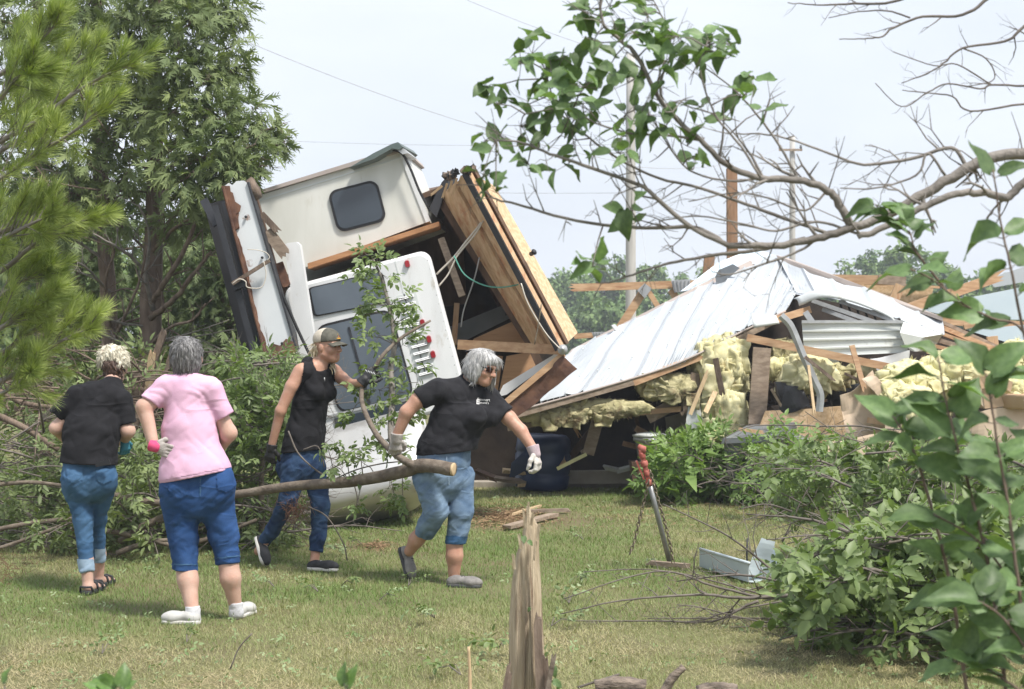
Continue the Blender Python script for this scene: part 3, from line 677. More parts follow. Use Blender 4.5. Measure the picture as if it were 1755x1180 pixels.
for k in range(26):
    t_ = U(0, 1); MB().box(P(lerp(758, 806, t_) + U(-4, 4), lerp(306, 290, t_) + U(-5, 6), lerp(15.7, 15.3, t_)), P(lerp(760, 810, t_) + U(-8, 8), lerp(300, 287, t_) + U(-7, 6), lerp(15.7, 15.3, t_)), U(.02, .06), U(.01, .05), (U(-1, 1), -1, U(-1, 1)), jit=.01).build('tar_chunk', M['black_rubber'] if k % 3 else M['bark_red'], tp)
plate('end_sheet', [(735, 358), (757, 312), (772, 296), (760, 338), (748, 372)], 15.95, (.05, .3, 0), M['dark_metal'], tp)
for i in range(6):
    t = i / 5; splinter('shake', (lerp(758, 800, t), lerp(318, 296, t)), (lerp(742, 796, t) + U(-6, 6), lerp(330, 322, t) + U(0, 12)), 15.45, 15.5, 4, .01, M['lumber_up'], tp)
# the room behind it
room = empty('broken_room', P(850, 650, 16.5), 'dark brown gutted interior between the camper and the tilted timber panel', 'room')
plate('back_wall', [(690, 350), (770, 320), (960, 580), (930, 650), (880, 706), (740, 720)], 17.9, (0, .06, 0), M['shade_and_dirt'], room)
MB().prism([P(748, 345, 16.0), P(906, 598, 15.95), P(925, 575, 18.0), P(752, 322, 18.0)], Vector((.05, 0, .05))).build('ceiling', M['dark_wood'], room)
MB().prism([P(690, 352, 16.4), P(752, 330, 16.0), P(756, 326, 18.0), P(690, 340, 18.0)], Vector((0, 0, .05))).build('ceiling', M['dark_wood'], room)
plate('floor_panel', [(790, 585), (940, 600), (905, 655), (866, 694), (800, 700)], 17.2, (0, .05, 0), M['shade_and_dirt'], room)
plate('dark_board', [(770, 560), (868, 520), (880, 542), (780, 592)], 17.0, (0, .03, 0), M['grey_plastic'], room)
plate('plywood_sheet', [(800, 600), (812, 580), (884, 548), (908, 600)], 16.4, (0, .03, 0), M['plywood'], room)
plate('plywood_sheet', [(856, 668), (868, 610), (915, 601), (926, 632), (866, 672)], 16.3, (0, .03, 0), M['plywood'], room)
plate('plywood_sheet', [(785, 680), (800, 604), (862, 610), (850, 690)], 16.6, (0, .03, 0), M['plywood'], room)
board('stud', (914, 600), (932, 640), 16.1, 16.1, 14, .08, M['dark_wood'], room)
board('stud', (866, 540), (830, 470), 17.2, 17.4, 10, .06, M['dark_wood'], room)
board('broken_rail', (756, 408), (792, 507), 15.75, 15.7, 12, .05, M['old_lumber'], None, label='dark weathered stick hanging in front of the gutted interior', cat='board')
board('broken_rail', (783, 520), (778, 590), 16.3, 16.2, 9, .05, M['lumber_up'], None, label='short upright board inside the dark interior beside the camper', cat='board')
board('brace_board', (786, 590), (962, 599), 15.75, 15.35, 17, .05, M['lumber'], None, label='pale level two by four at the foot of the tilted timber panel', cat='board')
board('prop_board', (866, 690), (966, 606), 15.3, 15.25, 10, .09, M['lumber'], None, label='brown board slanting up to the bolted corner of the timber panel', cat='board')
plate('white_strip', [(853, 680), (862, 660), (955, 604), (962, 608), (868, 676)], 15.5, (0, .04, 0), M['white_paint'], None, label='white sheet strip lying behind the slanting brown board', cat='panel')
crumple('brown_flashing', [(966, 606), (992, 630), (885, 712), (868, 694)], [15.2, 15.15, 15.3, 15.3], M['rust'], None, amp=.03, seed=4, label='rust brown curled metal flashing below the timber panel', cat='flashing')
MB().lathe(P(964, 600, 15.2), (0, -1, .2), [(0, .03), (.02, .045), (.05, .045), (.055, .02), (.09, .018)], 10).build('bolt', M['galv'], tp)
cord('cord', [(748, 470), (778, 440), (800, 412), (822, 385), (836, 360)], [15.6] * 5, .010, M['pale_cord'], None, label='pale flat strap strung from the camper to the timber panel', cat='strap')
cord('cord', [(752, 490), (768, 470), (780, 445), (790, 430), (815, 400), (832, 372)], 15.55, .008, M['pale_cord'], None, label='second pale strap crossing just under the first one', cat='strap')
cord('cord', [(778, 438), (796, 470), (828, 488), (860, 492), (895, 486)], 15.5, .007, M['green_cord'], None, label='thin green cord sagging across the dark interior', cat='cord')
cord('cord', [(893, 485), (905, 520), (935, 570), (960, 598)], 15.15, .006, M['pale_cord'], None, label='thin cord running down the timber panel to its corner', cat='cord')
cord('cord', [(928, 520), (922, 560), (916, 590)], 15.15, .006, M['chain_steel'], None, label='short wire loop near the foot of the timber panel', cat='wire')
cord('cord', [(822, 440), (812, 480), (795, 530), (790, 560)], 15.9, .007, M['galv'], None, label='grey wire dangling inside the dark opening', cat='wire')
cord('cord', [(842, 470), (860, 520), (868, 540)], 16.1, .012, M['dark_metal'], None, label='dark rod slanting inside the dark opening', cat='rod')
# ================================================================== collapsed metal-roofed shed
shed = empty('collapsed_shed', P(1150, 830, 19.2), 'collapsed pole shed with a slumped white ribbed metal roof', 'shed')
def edge_curve(pts, Ys, n):
    c = catmull([P(a, b, y) for (a, b), y in zip(pts, Ys)], 12); out = []
    for i in range(n): out.append(c[min(len(c) - 1, int(round(i / (n - 1) * (len(c) - 1))))])
    return out
def ribbed(name, lo, hi, ribs, mat, parent, h=.026, per=6, nt=10, sag=0.0, thick=.006, bow=0.0):
    """a sheet between two edge curves with raised ribs running from one edge to the other; each rib bay is a panel"""
    n = len(lo); rows = []
    for j in range(nt + 1):
        t = j / nt; row = []
        for i in range(n):
            p = lo[i].lerp(hi[i], t)
            a = (lo[min(i + 1, n - 1)] - lo[max(i - 1, 0)]); b = hi[i] - lo[i]; nn = a.cross(b).normalized()
            if nn.y > 0: nn = -nn
            ph = (i / (n - 1) * ribs) % 1.0
            r = h if (ph < .06 or ph > .94) else (h * .5 if ph < .09 or ph > .91 else 0)
            q = np.array(p); wv = float(vnoise(q, 1.1, 3)) * .045 + abs(float(vnoise(q, 2.3, 8))) * .035
            row.append(p + nn * (r + wv + bow * math.sin(math.pi * t)) - Vector((0, 0, sag * math.sin(math.pi * t))))
        rows.append(row)
    return rows
NP = 13
lo = edge_curve([(874, 706), (1000, 672), (1120, 636), (1185, 611), (1262, 572), (1346, 532)], [17.3, 17.5, 17.7, 17.8, 18.0, 18.2], NP * 16 + 1)
hi = edge_curve([(972, 610), (1090, 547), (1190, 501), (1285, 460), (1337, 447), (1366, 498)], [19.3, 19.6, 19.9, 20.3, 20.3, 18.9], NP * 16 + 1)
rows = ribbed('roof', lo, hi, NP * 2, M['roof_white'], shed, nt=12)
for k in range(NP):                                     # each metal sheet is a part of its own, lapped over its neighbour
    a = k * 16; b = (k + 1) * 16 + 1
    off = Vector((0, -.004 * (k % 2), .004 * (k % 2)))
    MB().grid([[p + off for p in r[a:b]] for r in rows], False, .005).build('roof_sheet', M['roof_white'], shed)
for r_ in (3, 9):                                       # screw rows
    mbs = MB()
    for i in range(0, len(rows[0]), 8): mbs.lathe(rows[r_][i] + Vector((0, -.003, .002)), (0, -.5, .8), [(0, .012), (.006, .010), (.01, .004)], 6)
    mbs.build('screws', M['siding_grey'], shed, kind='stuff')
for (i0, i1, mt, dz, w) in ((0, 70, 'old_lumber', -.045, .06), (70, 140, 'lumber', -.05, .07), (140, 208, 'old_lumber', -.05, .06)):
    MB().box(lo[i0] + Vector((0, .04, dz)), lo[i1] + Vector((0, .04, dz)), .09, w, (0, 0, 1)).build('fascia_board', M[mt], shed)
MB().tube([p + Vector((0, -.01, -.004)) for p in lo[::4]], .012, 5).build('drip_edge', M['trim_taupe'], shed)
# ridge trims
MB().prism([P(968, 612, 19.2), P(980, 598, 19.4), P(1190, 492, 20.0), P(1285, 446, 20.4), P(1290, 456, 20.3), P(1195, 506, 19.85), P(1095, 552, 19.5)], Vector((.05, .12, .0))).build('ridge_trim', M['trim_taupe'], shed)
for (x, y) in ((1052, 571),): MB().prism([P(x - 4, y - 14, 19.3), P(x + 2, y - 16, 19.3), P(x + 14, y - 3, 19.3), P(x + 8, y + 2, 19.3)], Vector((0, .15, 0))).build('trim_cap', M['white_paint'], shed)
plate('ridge_flap', [(1166, 499), (1230, 450), (1292, 424), (1335, 440), (1290, 452), (1200, 494)], [20.1, 20.5, 20.8, 20.6, 20.4, 20.05], (0, .02, 0), M['roof_blue'], shed)
plate('ridge_flap', [(1226, 473), (1232, 462), (1256, 452), (1268, 459), (1240, 484), (1228, 486)], 19.95, (0, .02, 0), M['grey_plastic'], shed)
# right-hand strip of roof above the crumpled sheet
lo2 = edge_curve([(1364, 500), (1420, 508), (1500, 534), (1560, 552), (1618, 574)], [18.9, 18.4, 18.2, 18.2, 18.2], 49)
hi2 = edge_curve([(1336, 446), (1400, 470), (1480, 498), (1550, 524), (1614, 548)], [20.2, 19.2, 18.8, 18.6, 18.5], 49)
rows = ribbed('roof', lo2, hi2, 6, M['roof_white'], shed, h=.02, nt=6)
for k in range(3): MB().grid([r[k * 16:(k + 1) * 16 + 1] for r in rows], False, .006).build('roof_sheet', M['roof_white'], shed)
MB().prism([P(1330, 437, 20.2), P(1345, 440, 20.1), P(1480, 490, 18.8), P(1616, 543, 18.4), P(1616, 550, 18.4), P(1480, 500, 18.75), P(1336, 449, 20.1)], Vector((.02, .1, 0))).build('ridge_trim', M['trim_taupe'], shed)
# curled overhang
cu = [(1360, 512), (1400, 498), (1450, 506), (1510, 530), (1524, 545)]
rows = []
for j in range(7):
    t = j / 6
    rows.append([p + Vector((.03 * t, -.20 * math.sin(t * 1.5), -.10 * t ** 2.2 + .02 * t)) for p in edge_curve(cu, [18.4, 18.2, 18.1, 18.0, 18.0], 25)])
MB().grid(rows, True, .006).build('curled_sheet', M['siding_grey'], shed)
rows = []
for j in range(6):
    t = j / 5; rows.append([P(lerp(1286, 1330, s) + 6 * t, lerp(536, 541, s) + 26 * t * (1 - .5 * s), 17.95 - .25 * math.sin(t * 1.8)) for s in np.linspace(0, 1, 9)])
MB().grid(rows, True, .006).build('curled_sheet', M['siding_grey'], shed)
# fallen ribbed siding sheet
sd = empty('siding_sheet', P(1460, 605, 17.9), 'fallen light grey ribbed siding sheet folded at its end', 'metal sheet')
rows = []
NS = 48
for j in range(NS + 1):
    v = j / NS; ph = (v * 4) % 1.0; r = .02 if ph < .10 else 0
    rows.append([P(lerp(1374, 1379, v) + s * lerp(174, 178, v), lerp(551, 612, v) + s * lerp(1, -8, v), 17.7 - r - .05 * math.sin(s * 3)) for s in np.linspace(0, 1, 12)])
MB().grid(rows, False, .005).build('sheet', M['siding_grey'], sd)
q = [[P(*a, 17.68) for a in ((1548, 552), (1582, 560), (1616, 572))], [P(1542, 570, 17.5), P(1580, 578, 17.6), P(1606, 588, 17.9)], [P(1550, 590, 17.55), P(1572, 592, 17.6), P(1590, 598, 17.9)], [P(1562, 601, 17.6), P(1570, 602, 17.6), P(1578, 602, 17.8)]]
MB().grid(q, False, .005).build('folded_end', M['siding_grey'], sd)
for (a, b) in (((1374, 551), (1548, 551)),): board('top_lip', a, b, 17.66, 17.62, 5, .02, M['galv'], sd)
plate('lower_flap', [(1382, 612), (1440, 615), (1425, 640), (1395, 650)], 17.8, (0, .01, 0), M['siding_grey'], sd)
crumple('torn_sheet', [(1490, 612), (1560, 600), (1558, 618), (1500, 632)], 17.6, M['white_paint'], None, amp=.03, seed=41, label='small torn white sheet under the folded siding end', cat='metal sheet')
for i, (a, b) in enumerate((((1392, 515), (1500, 552)), ((1410, 530), (1470, 552)), ((1440, 516), (1540, 552)))):
    board('purlin', a, b, 18.4, 18.2, 7, .05, M['galv'], shed)
for x in range(6): board('dark_slat', (1440 + x * 14, 520 + x * 3), (1446 + x * 14, 540 + x * 3), 18.6, 18.6, 3, .02, M['dark_metal'], shed)
# walls under the roof, their shade put into the colour
MB().prism([P(878, 690, 19.2), P(1000, 650, 19.3), P(1345, 500, 19.9), P(1640, 560, 19.9), P(1650, 850, 19.6), P(800, 850, 19.3), P(800, 740, 19.2)], Vector((0, .08, 0))).build('back_wall', M['shade_and_dirt'], shed)
MB().prism([P(1640, 560, 20.1), P(1770, 600, 19.6), P(1770, 850, 19.6), P(1650, 850, 20.1)], Vector((0, .08, 0))).build('back_wall', M['shade_and_dirt'], shed)
plate('slab', [(800, 838), (1100, 838), (1100, 826), (800, 826)], 19.0, (0, 1.3, 0), M['concrete'], shed)

# ---- truss and walls behind the roof
truss = empty('roof_truss', P(1080, 600, 23.5), 'raw timber roof truss with metal plates standing behind the white roof', 'truss')
splinter('top_chord', (1200, 486), (972, 493), 23.5, 23.5, 13, .05, M['lumber'], truss)
board('bottom_chord', (984, 576), (1060, 571), 23.5, 23.5, 9, .05, M['lumber'], truss)
board('web', (1102, 500), (1062, 562), 23.5, 23.5, 14, .05, M['lumber'], truss)
board('web', (1112, 500), (1132, 532), 23.5, 23.5, 9, .05, M['lumber'], truss)
board('web', (1150, 496), (1165, 520), 23.5, 23.5, 12, .05, M['lumber'], truss)
plate('nail_plate', [(1092, 497), (1105, 485), (1117, 494), (1105, 511)], 23.42, (0, .02, 0), M['galv'], truss)
for q in ([(1150, 480), (1184, 478), (1180, 498), (1156, 501)], [(1014, 569), (1040, 568), (1042, 580), (1018, 581)]):
    mp = plate('nail_plate', q, 23.42, (0, .02, 0), M['galv'], truss)
    (x0, y0), (x1, y1) = q[0], q[2]
    for k in range(5): board('plate_groove', (lerp(q[0][0], q[1][0], (k + .5) / 5), q[0][1] + 1), (lerp(q[3][0], q[2][0], (k + .5) / 5), q[3][1] - 1), 23.41, 23.41, 2, .006, M['steel'], mp)
board('timber_post', (1254, 288), (1256, 640), 24, 24, 17, .15, M['post_wood'], None, label='tall brown square timber post standing up behind the roof ridge', cat='post')
board('timber_stub', (1216, 438), (1212, 480), 23.8, 23.8, 17, .12, M['post_wood'], None, label='short brown timber stub left of the tall square post', cat='post')
plate('fascia_panel', [(1425, 484), (1600, 494), (1590, 530), (1470, 505)], 26, (0, .05, 0), M['osb'], None, label='pale sheathed wall strip lying behind the roof ridge', cat='wall section')
board('top_plate', (1420, 482), (1610, 492), 25.9, 25.9, 4, .08, M['lumber'], None, label='long thin timber edging on the pale sheathed strip', cat='board')
board('loose_beam', (1425, 478), (1525, 480), 25.5, 25.5, 16, .06, M['lumber'], None, label='reddish timber beam lying level behind the ridge', cat='board')
board('loose_beam', (1505, 478), (1552, 482), 25.4, 25.4, 16, .05, M['old_lumber'], None, label='grey weathered timber end beside the reddish level beam', cat='board')
board('loose_beam', (1543, 488), (1530, 518), 25.0, 25.0, 17, .06, M['lumber_up'], None, label='stubby upright timber crossing the pale sheathed strip', cat='board')
splinter('loose_beam', (1558, 528), (1722, 470), 24.5, 24.5, 17, .06, M['lumber'], None, label='long splintered timber slanting up to the right behind the roof', cat='board')
plate('blue_roof_sheet', [(1578, 530), (1600, 522), (1760, 490), (1770, 548), (1640, 545)], 26, (0, .03, 0), M['roof_blue'], None, label='pale blue metal sheet lying behind the slanting timber', cat='metal sheet')
plate('blue_roof_sheet', [(1660, 565), (1770, 555), (1770, 600), (1720, 605)], 24, (0, .03, 0), M['roof_blue'], None, label='lower pale blue metal sheet beside the fanned rafters', cat='metal sheet')
board('loose_beam', (1598, 546), (1770, 560), 24.2, 24.2, 16, .08, M['lumber'], None, label='level brown timber between the two pale blue sheets', cat='board')
board('loose_beam', (1652, 560), (1700, 546), 24.0, 24.0, 9, .06, M['lumber'], None, label='short timber leaning on the level brown one', cat='board')
plate('white_roof_sheet', [(1690, 478), (1770, 452), (1770, 480), (1705, 492)], 27, (0, .03, 0), M['roof_white'], None, label='white metal sheet far behind the splintered slanting timber', cat='metal sheet')
# fan of rafters
fan = [((1616, 553), (1716, 598)), ((1612, 560), (1722, 606)), ((1608, 570), (1728, 612)), ((1604, 582), (1732, 618)), ((1598, 592), (1734, 624)), ((1590, 602), (1728, 630)), ((1580, 612), (1716, 636)), ((1560, 624), (1690, 644))]
names = ['topmost', 'second', 'third', 'fourth', 'fifth', 'sixth', 'seventh', 'lowest']
for i, (a, b) in enumerate(fan):
    board('rafter', a, b, 18.5 - .06 * i, 18.1 - .05 * i, 6 if i % 2 == 0 else 8, .09, M['lumber'] if i % 3 else M['old_lumber'], None, label=names[i] + ' of the fanned fallen rafters right of the siding sheet', cat='rafter', group='fanned fallen rafters')
board('rafter_end', (1700, 576), (1704, 612), 18.2, 18.2, 18, .05, M['lumber_up'], None, label='square board end capping the fanned rafters', cat='board')

# ---- debris heap
def clump(name, px, py, wpx, hpx, Y, mat, seed, label, cat='insulation', group='yellow insulation clumps', droop=0.0, amp=.42, dpx=None):
    c = P(px, py, Y); rx = wpx / 2 * Y / F_PX; rz = hpx / 2 * Y / F_PX; ry = (dpx or min(wpx, hpx)) / 2 * Y / F_PX
    nu, nv = 96, 60
    th = np.linspace(0, 2 * np.pi, nu, endpoint=False); phv = np.linspace(.03, np.pi - .03, nv)
    T, Pn = np.meshgrid(th, phv); d = np.stack([np.sin(Pn) * np.cos(T), np.sin(Pn) * np.sin(T), np.cos(Pn)], -1)
    q = d * np.array([rx, ry, rz]) * 7; qs = q * np.array([1, 1, .55])
    n = 1 + amp * fbm(q, .5, seed, 2) + .20 * (1 - 2 * np.abs(fbm(qs, 1.3, seed + 5, 3))) + .12 * (1 - 2 * np.abs(vnoise(qs, 2.8, seed + 8))) + .05 * (1 - 2 * np.abs(vnoise(qs, 6.5, seed + 9)))
    v = d * n[..., None] * np.array([rx, ry, rz]) * .92
    v[..., 2] -= droop * (v[..., 0] / rx) ** 2 * rz
    v = v.reshape(-1, 3) + np.array(c); v[:, 2] = np.maximum(v[:, 2], .0)
    i, j = np.meshgrid(np.arange(nv - 1), np.arange(nu), indexing='ij'); a = i * nu + j; b = i * nu + (j + 1) % nu
    f = np.stack([a, a + nu, b + nu, b], -1).reshape(-1, 4)
    # loose fibres standing off the surface, joined to the clump
    me = np_mesh(name, v, f, 4, smooth=True)
    o = link_mesh(name, me, mat); recentre(o); tag(o, label, cat, group)
    if cat == 'insulation':
        m_ = int(800 * (wpx * hpx / 4000) ** .7) + 200; ii = rng.integers(0, len(v), m_); out = v[ii] - np.array(c); out /= np.maximum(np.linalg.norm(out, axis=1, keepdims=True), 1e-6)
        rf = random.Random(seed + 7)
        for k in range(6 + int(wpx * hpx / 900)):                # torn layers hanging off the clump
            x, y = px + rf.uniform(-.42, .42) * wpx, py + rf.uniform(-.5, .3) * hpx; w, h_ = rf.uniform(.16, .34) * wpx + 6, rf.uniform(.25, .55) * hpx + 6; sk_ = rf.uniform(-8, 8)
            crumple('torn_layer', [(x - w / 2, y), (x + w / 2, y + rf.uniform(-6, 6)), (x + w / 2 * rf.uniform(.5, 1) + sk_, y + h_), (x - w / 2 * rf.uniform(.4, 1) + sk_, y + h_ * rf.uniform(.8, 1.1))], Y - ry * rf.uniform(.5, 1.0), mat, o, nu=10, nv=12, amp=.04, thick=.012, seed=seed * 10 + k, sc=7.0, smooth=True)
        fb = ribbons('fibres', v[ii] - out * .01, out * .4 + rng.normal(0, .55, (m_, 3)) + np.array([0, -.1, -.6]), out, rng.uniform(.02, .075, m_), rng.uniform(.003, .008, m_), mat, o)
    return o
I1, I2, I3 = M['insulation'], M['insulation_fresh'], M['insulation_dirty']
clump('insulation_clump', 1242, 632, 84, 110, 18.0, I1, 1, 'tall yellow insulation clump hanging under the roof left of the wide stud')
clump('insulation_clump', 1240, 708, 66, 84, 17.9, I1, 2, 'yellow insulation hanging lower down left of the wide stud')
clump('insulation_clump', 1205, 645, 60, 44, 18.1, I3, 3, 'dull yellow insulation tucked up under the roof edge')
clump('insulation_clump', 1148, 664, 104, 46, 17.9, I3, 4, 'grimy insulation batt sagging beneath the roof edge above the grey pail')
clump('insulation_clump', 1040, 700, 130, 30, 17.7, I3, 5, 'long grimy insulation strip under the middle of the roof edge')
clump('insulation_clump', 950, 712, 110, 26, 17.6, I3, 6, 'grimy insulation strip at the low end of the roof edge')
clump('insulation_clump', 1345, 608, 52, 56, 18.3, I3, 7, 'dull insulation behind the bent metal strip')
clump('insulation_clump', 1338, 632, 44, 36, 17.9, I2, 8, 'small bright yellow insulation beside the wide stud')
clump('insulation_clump', 1392, 636, 90, 60, 17.6, I1, 9, 'shaggy yellow insulation draped behind the bent metal strip', droop=.4)
clump('insulation_clump', 1432, 644, 60, 40, 17.7, I3, 10, 'ragged insulation end above the tan crumpled paper', droop=.5)
clump('insulation_clump', 1560, 648, 120, 52, 17.0, I2, 11, 'large pale yellow insulation sheet spilling over the tan paper', droop=.3)
clump('insulation_clump', 1556, 690, 70, 60, 16.9, I2, 12, 'pale yellow insulation hanging below the large spilled sheet')
clump('insulation_clump', 1632, 625, 96, 50, 17.1, I2, 13, 'bright insulation heaped under the fanned rafters')
clump('insulation_clump', 1690, 640, 70, 30, 17.0, I1, 14, 'yellow insulation strip above the torn cardboard box')
clump('insulation_clump', 1744, 612, 44, 48, 17.0, I2, 15, 'bright yellow insulation lump at the right end of the rafters')
clump('insulation_clump', 1742, 664, 46, 30, 16.6, I2, 16, 'bright yellow insulation in the round tan tub')
clump('insulation_clump', 1610, 670, 60, 60, 17.2, I2, 17, 'pale insulation between the spilled sheet and the cardboard box')
clump('insulation_clump', 1480, 640, 50, 34, 17.9, I3, 18, 'dingy insulation behind the peak of the tan paper')
clump('insulation_clump', 1228, 748, 50, 30, 17.7, I1, 19, 'yellow insulation scrap at the foot of the heap above the grey bin')
board('wide_stud', (1306, 596), (1297, 728), 17.7, 17.6, 30, .05, M['old_lumber'], None, label='wide upright plank in the heap with nail holes', cat='plank')
board('long_board', (1280, 578), (1548, 634), 17.35, 17.35, 13, .05, M['lumber'], None, label='long reddish board slanting under the siding sheet', cat='board')
board('upper_rafter', (1316, 552), (1388, 530), 18.1, 18.2, 12, .06, M['lumber'], None, label='short bright board under the roof opening', cat='board')
board('metal_post', (1380, 534), (1392, 552), 18.0, 18.0, 10, .03, M['galv'], None, label='short shiny metal stub beside the bright board', cat='metal strip')
def bent(name, pts, Y, wpx, mat, label, cat):
    c = catmull(pp(pts, Y), 5); w = wpx * Y / F_PX / 2; rows = []
    for i, p in enumerate(c):
        d = (c[min(i + 1, len(c) - 1)] - c[max(i - 1, 0)]).normalized(); s = d.cross(Vector((0, -1, 0))).normalized()
        rows.append([p - s * w, p - s * w * .9 + Vector((0, -.02, 0)), p + s * w * .2 + Vector((0, -.022, 0)), p + s * w + Vector((0, .0, 0))])
    return MB().grid(rows, False, .006).build(name, mat, None, label=label, cat=cat)
bent('metal_strip', [(1338, 540), (1356, 560), (1376, 608), (1396, 652), (1406, 676), (1404, 705)], 17.2, 13, M['galv'], 'bent galvanised strip hanging down in front of the heap', 'metal strip')
crumple('black_bag', [(1322, 656), (1372, 650), (1382, 700), (1330, 704)], 17.5, M['black_plastic'], None, amp=.08, seed=7, thick=.06, label='black plastic bag wedged beside the wide plank', cat='bag')
crumple('black_bag', [(1395, 662), (1470, 655), (1470, 690), (1400, 692)], 17.75, M['black_plastic'], None, amp=.06, seed=9, thick=.05, label='black plastic sheet behind the bent metal strip', cat='bag')
plate('strand_board', [(1312, 704), (1392, 700), (1500, 690), (1480, 770), (1330, 772), (1290, 760)], 17.45, (0, .03, 0), M['osb'], None, label='tan strand board sheet leaning in the heap above the bin', cat='board')
crumple('brown_paper', [(1430, 690), (1490, 640), (1545, 740), (1440, 750)], 17.1, M['paper_pale'], None, amp=.10, seed=12, sc=2.2, label='crumpled tan paper sheet peaked in the middle of the heap', cat='paper')
crumple('brown_paper', [(1475, 640), (1500, 632), (1545, 700), (1520, 745)], 16.9, M['paper_pale'], None, amp=.08, seed=15, sc=2.6, label='folded tan paper strip hanging beside the spilled insulation', cat='paper')
crumple('brown_paper', [(1420, 745), (1560, 735), (1570, 800), (1410, 820)], 16.7, M['paper_pale'], None, amp=.10, seed=18, sc=2.0, label='creased tan paper low in the heap behind the brush', cat='paper')
crumple('brown_paper', [(1600, 720), (1760, 690), (1760, 790), (1580, 800)], 16.6, M['paper_pale'], None, amp=.08, seed=22, sc=1.8, label='wide tan sheet at the right end of the heap', cat='paper')
plate('loose_panel', [(1585, 680), (1612, 672), (1618, 740), (1590, 745)], 16.9, (0, .03, 0), M['plywood'], None, label='small brown panel standing between insulation clumps', cat='panel')
bx_ = empty('cardboard_box', P(1698, 705, 16.7), 'torn open cardboard box on top of the heap', 'cardboard box')
MB().prism(pp([(1684, 668), (1718, 664), (1722, 696), (1688, 700)], 16.55), Vector((.12, .3, 0))).build('side', M['cardboard'], bx_)
crumple('flap', [(1672, 650), (1704, 640), (1722, 664), (1680, 668)], 16.5, M['cardboard'], bx_, nu=5, nv=4, amp=.04, seed=31)
crumple('flap', [(1704, 640), (1736, 655), (1730, 672), (1718, 664)], 16.5, M['cardboard'], bx_, nu=5, nv=4, amp=.03, seed=33)
plate('side', [(1672, 652), (1684, 668), (1688, 700), (1676, 686)], 16.56, (.02, .3, 0), M['paper_pale'], bx_)
MB().lathe(P(1746, 700, 16.6), (0, 0, 1), [(0, .13), (.02, .16), (.12, .19), (.14, .2), (.15, .18), (.06, .14)], 18).build('tub', M['cardboard'], None, label='round tan tub holding yellow insulation', cat='tub')
plate('dark_box', [(1588, 768), (1600, 766), (1602, 792), (1590, 794)], 16.6, (.02, .1, 0), M['black_plastic'], None, label='small dark box low in the heap', cat='box')
# under the roof, left
brl = P(928, 806, 18.6); brl.z = .02
MB().lathe(brl, (.05, 0, 1), [(0, .24), (.03, .285), (.16, .30), (.17, .285), (.2, .30), (.38, .305), (.4, .29), (.43, .305), (.56, .29), (.6, .24), (.6, .20), (.57, .18)], 24).build('barrel', M['blue_plastic'], None, label='blue plastic barrel in the dark under the collapsed roof', cat='barrel')
crumple('blue_tarp', [(880, 790), (905, 770), (915, 806), (876, 812)], 18.2, M['blue_plastic'], None, nu=6, nv=5, amp=.05, seed=51, label='scrap of blue plastic at the foot of the blue barrel', cat='plastic scrap')
pl = P(1114, 792, 18.0)
MB().box(P(1080, 806, 18.05), P(1150, 804, 18.0), .4, .2, (0, 0, 1), jit=.05).build('stone_block', M['dark_wood'], None, label='dark block under the dented grey metal pail', cat='block')
pail = empty('metal_pail', pl, 'dented light grey metal pail standing under the roof edge', 'pail')
MB().lathe(pl, (0.03, 0, 1), [(0, .10), (.02, .125), (.22, .16), (.225, .185), (.26, .185), (.265, .16), (.24, .13)], 16).build('bucket', M['galv'], pail)
MB().lathe(pl + Vector((0, 0, .27)), (0, 0, 1), [(0, .18), (.02, .19), (.035, .15), (.05, .03)], 12).build('lid', M['siding_grey'], pail)
board('leaning_plank', (1030, 700), (1008, 778), 18.3, 18.2, 20, .04, M['old_lumber'], None, label='dark plank leaning upright behind the blue barrel under the roof', cat='plank')
board('leaning_plank', (1045, 698), (965, 800), 18.8, 18.6, 12, .04, M['dark_wood'], None, label='thin dark plank slanting beside the blue barrel', cat='plank')
board('leaning_plank', (1110, 716), (1160, 690), 18.0, 18.0, 20, .05, M['old_lumber'], None, label='short plank end under the grimy insulation batt', cat='plank')
board('hung_rail', (930, 722), (1170, 700), 17.9, 17.9, 9, .05, M['lumber'], None, label='long board hanging level beneath the grimy insulation', cat='board')
board('hung_rail', (870, 735), (1010, 712), 17.8, 17.8, 7, .05, M['old_lumber'], None, label='grey board hanging under the low end of the roof', cat='board')
board('hung_rail', (820, 735), (905, 690), 17.0, 17.0, 9, .05, M['old_lumber'], None, label='grey board end poking out beside the person in sunglasses', cat='board')
splinter('leaning_plank', (1195, 640), (1175, 712), 17.9, 17.9, 22, .05, M['old_lumber'], None, label='broken plank hanging left of the tall insulation clump', cat='plank')
plate('grey_panel', [(1140, 715), (1195, 700), (1200, 790), (1150, 800)], 18.6, (0, .03, 0), M['concrete'], None, label='dim grey panel standing in the dark under the roof', cat='panel')
crumple('plastic_sheet', [(1176, 690), (1200, 680), (1205, 740), (1180, 748)], 17.8, M['siding_grey'], None, nu=6, nv=8, amp=.04, seed=55, label='small crinkled clear plastic sheet left of the wide plank', cat='plastic scrap')
board('yellow_stick', (955, 803), (1005, 778), 18.0, 18.1, 6, .02, M['insulation_fresh'], None, label='thin yellow stick on the ground under the roof', cat='stick')
sl = G(930, 831); MB().box(P(928, 818, 18.9), P(1096, 816, 18.6), .16, .14, (0, 0, 1)).build('sill_beam', M['concrete'], None, label='weathered squared sill beam lying at the edge of the lawn', cat='beam')
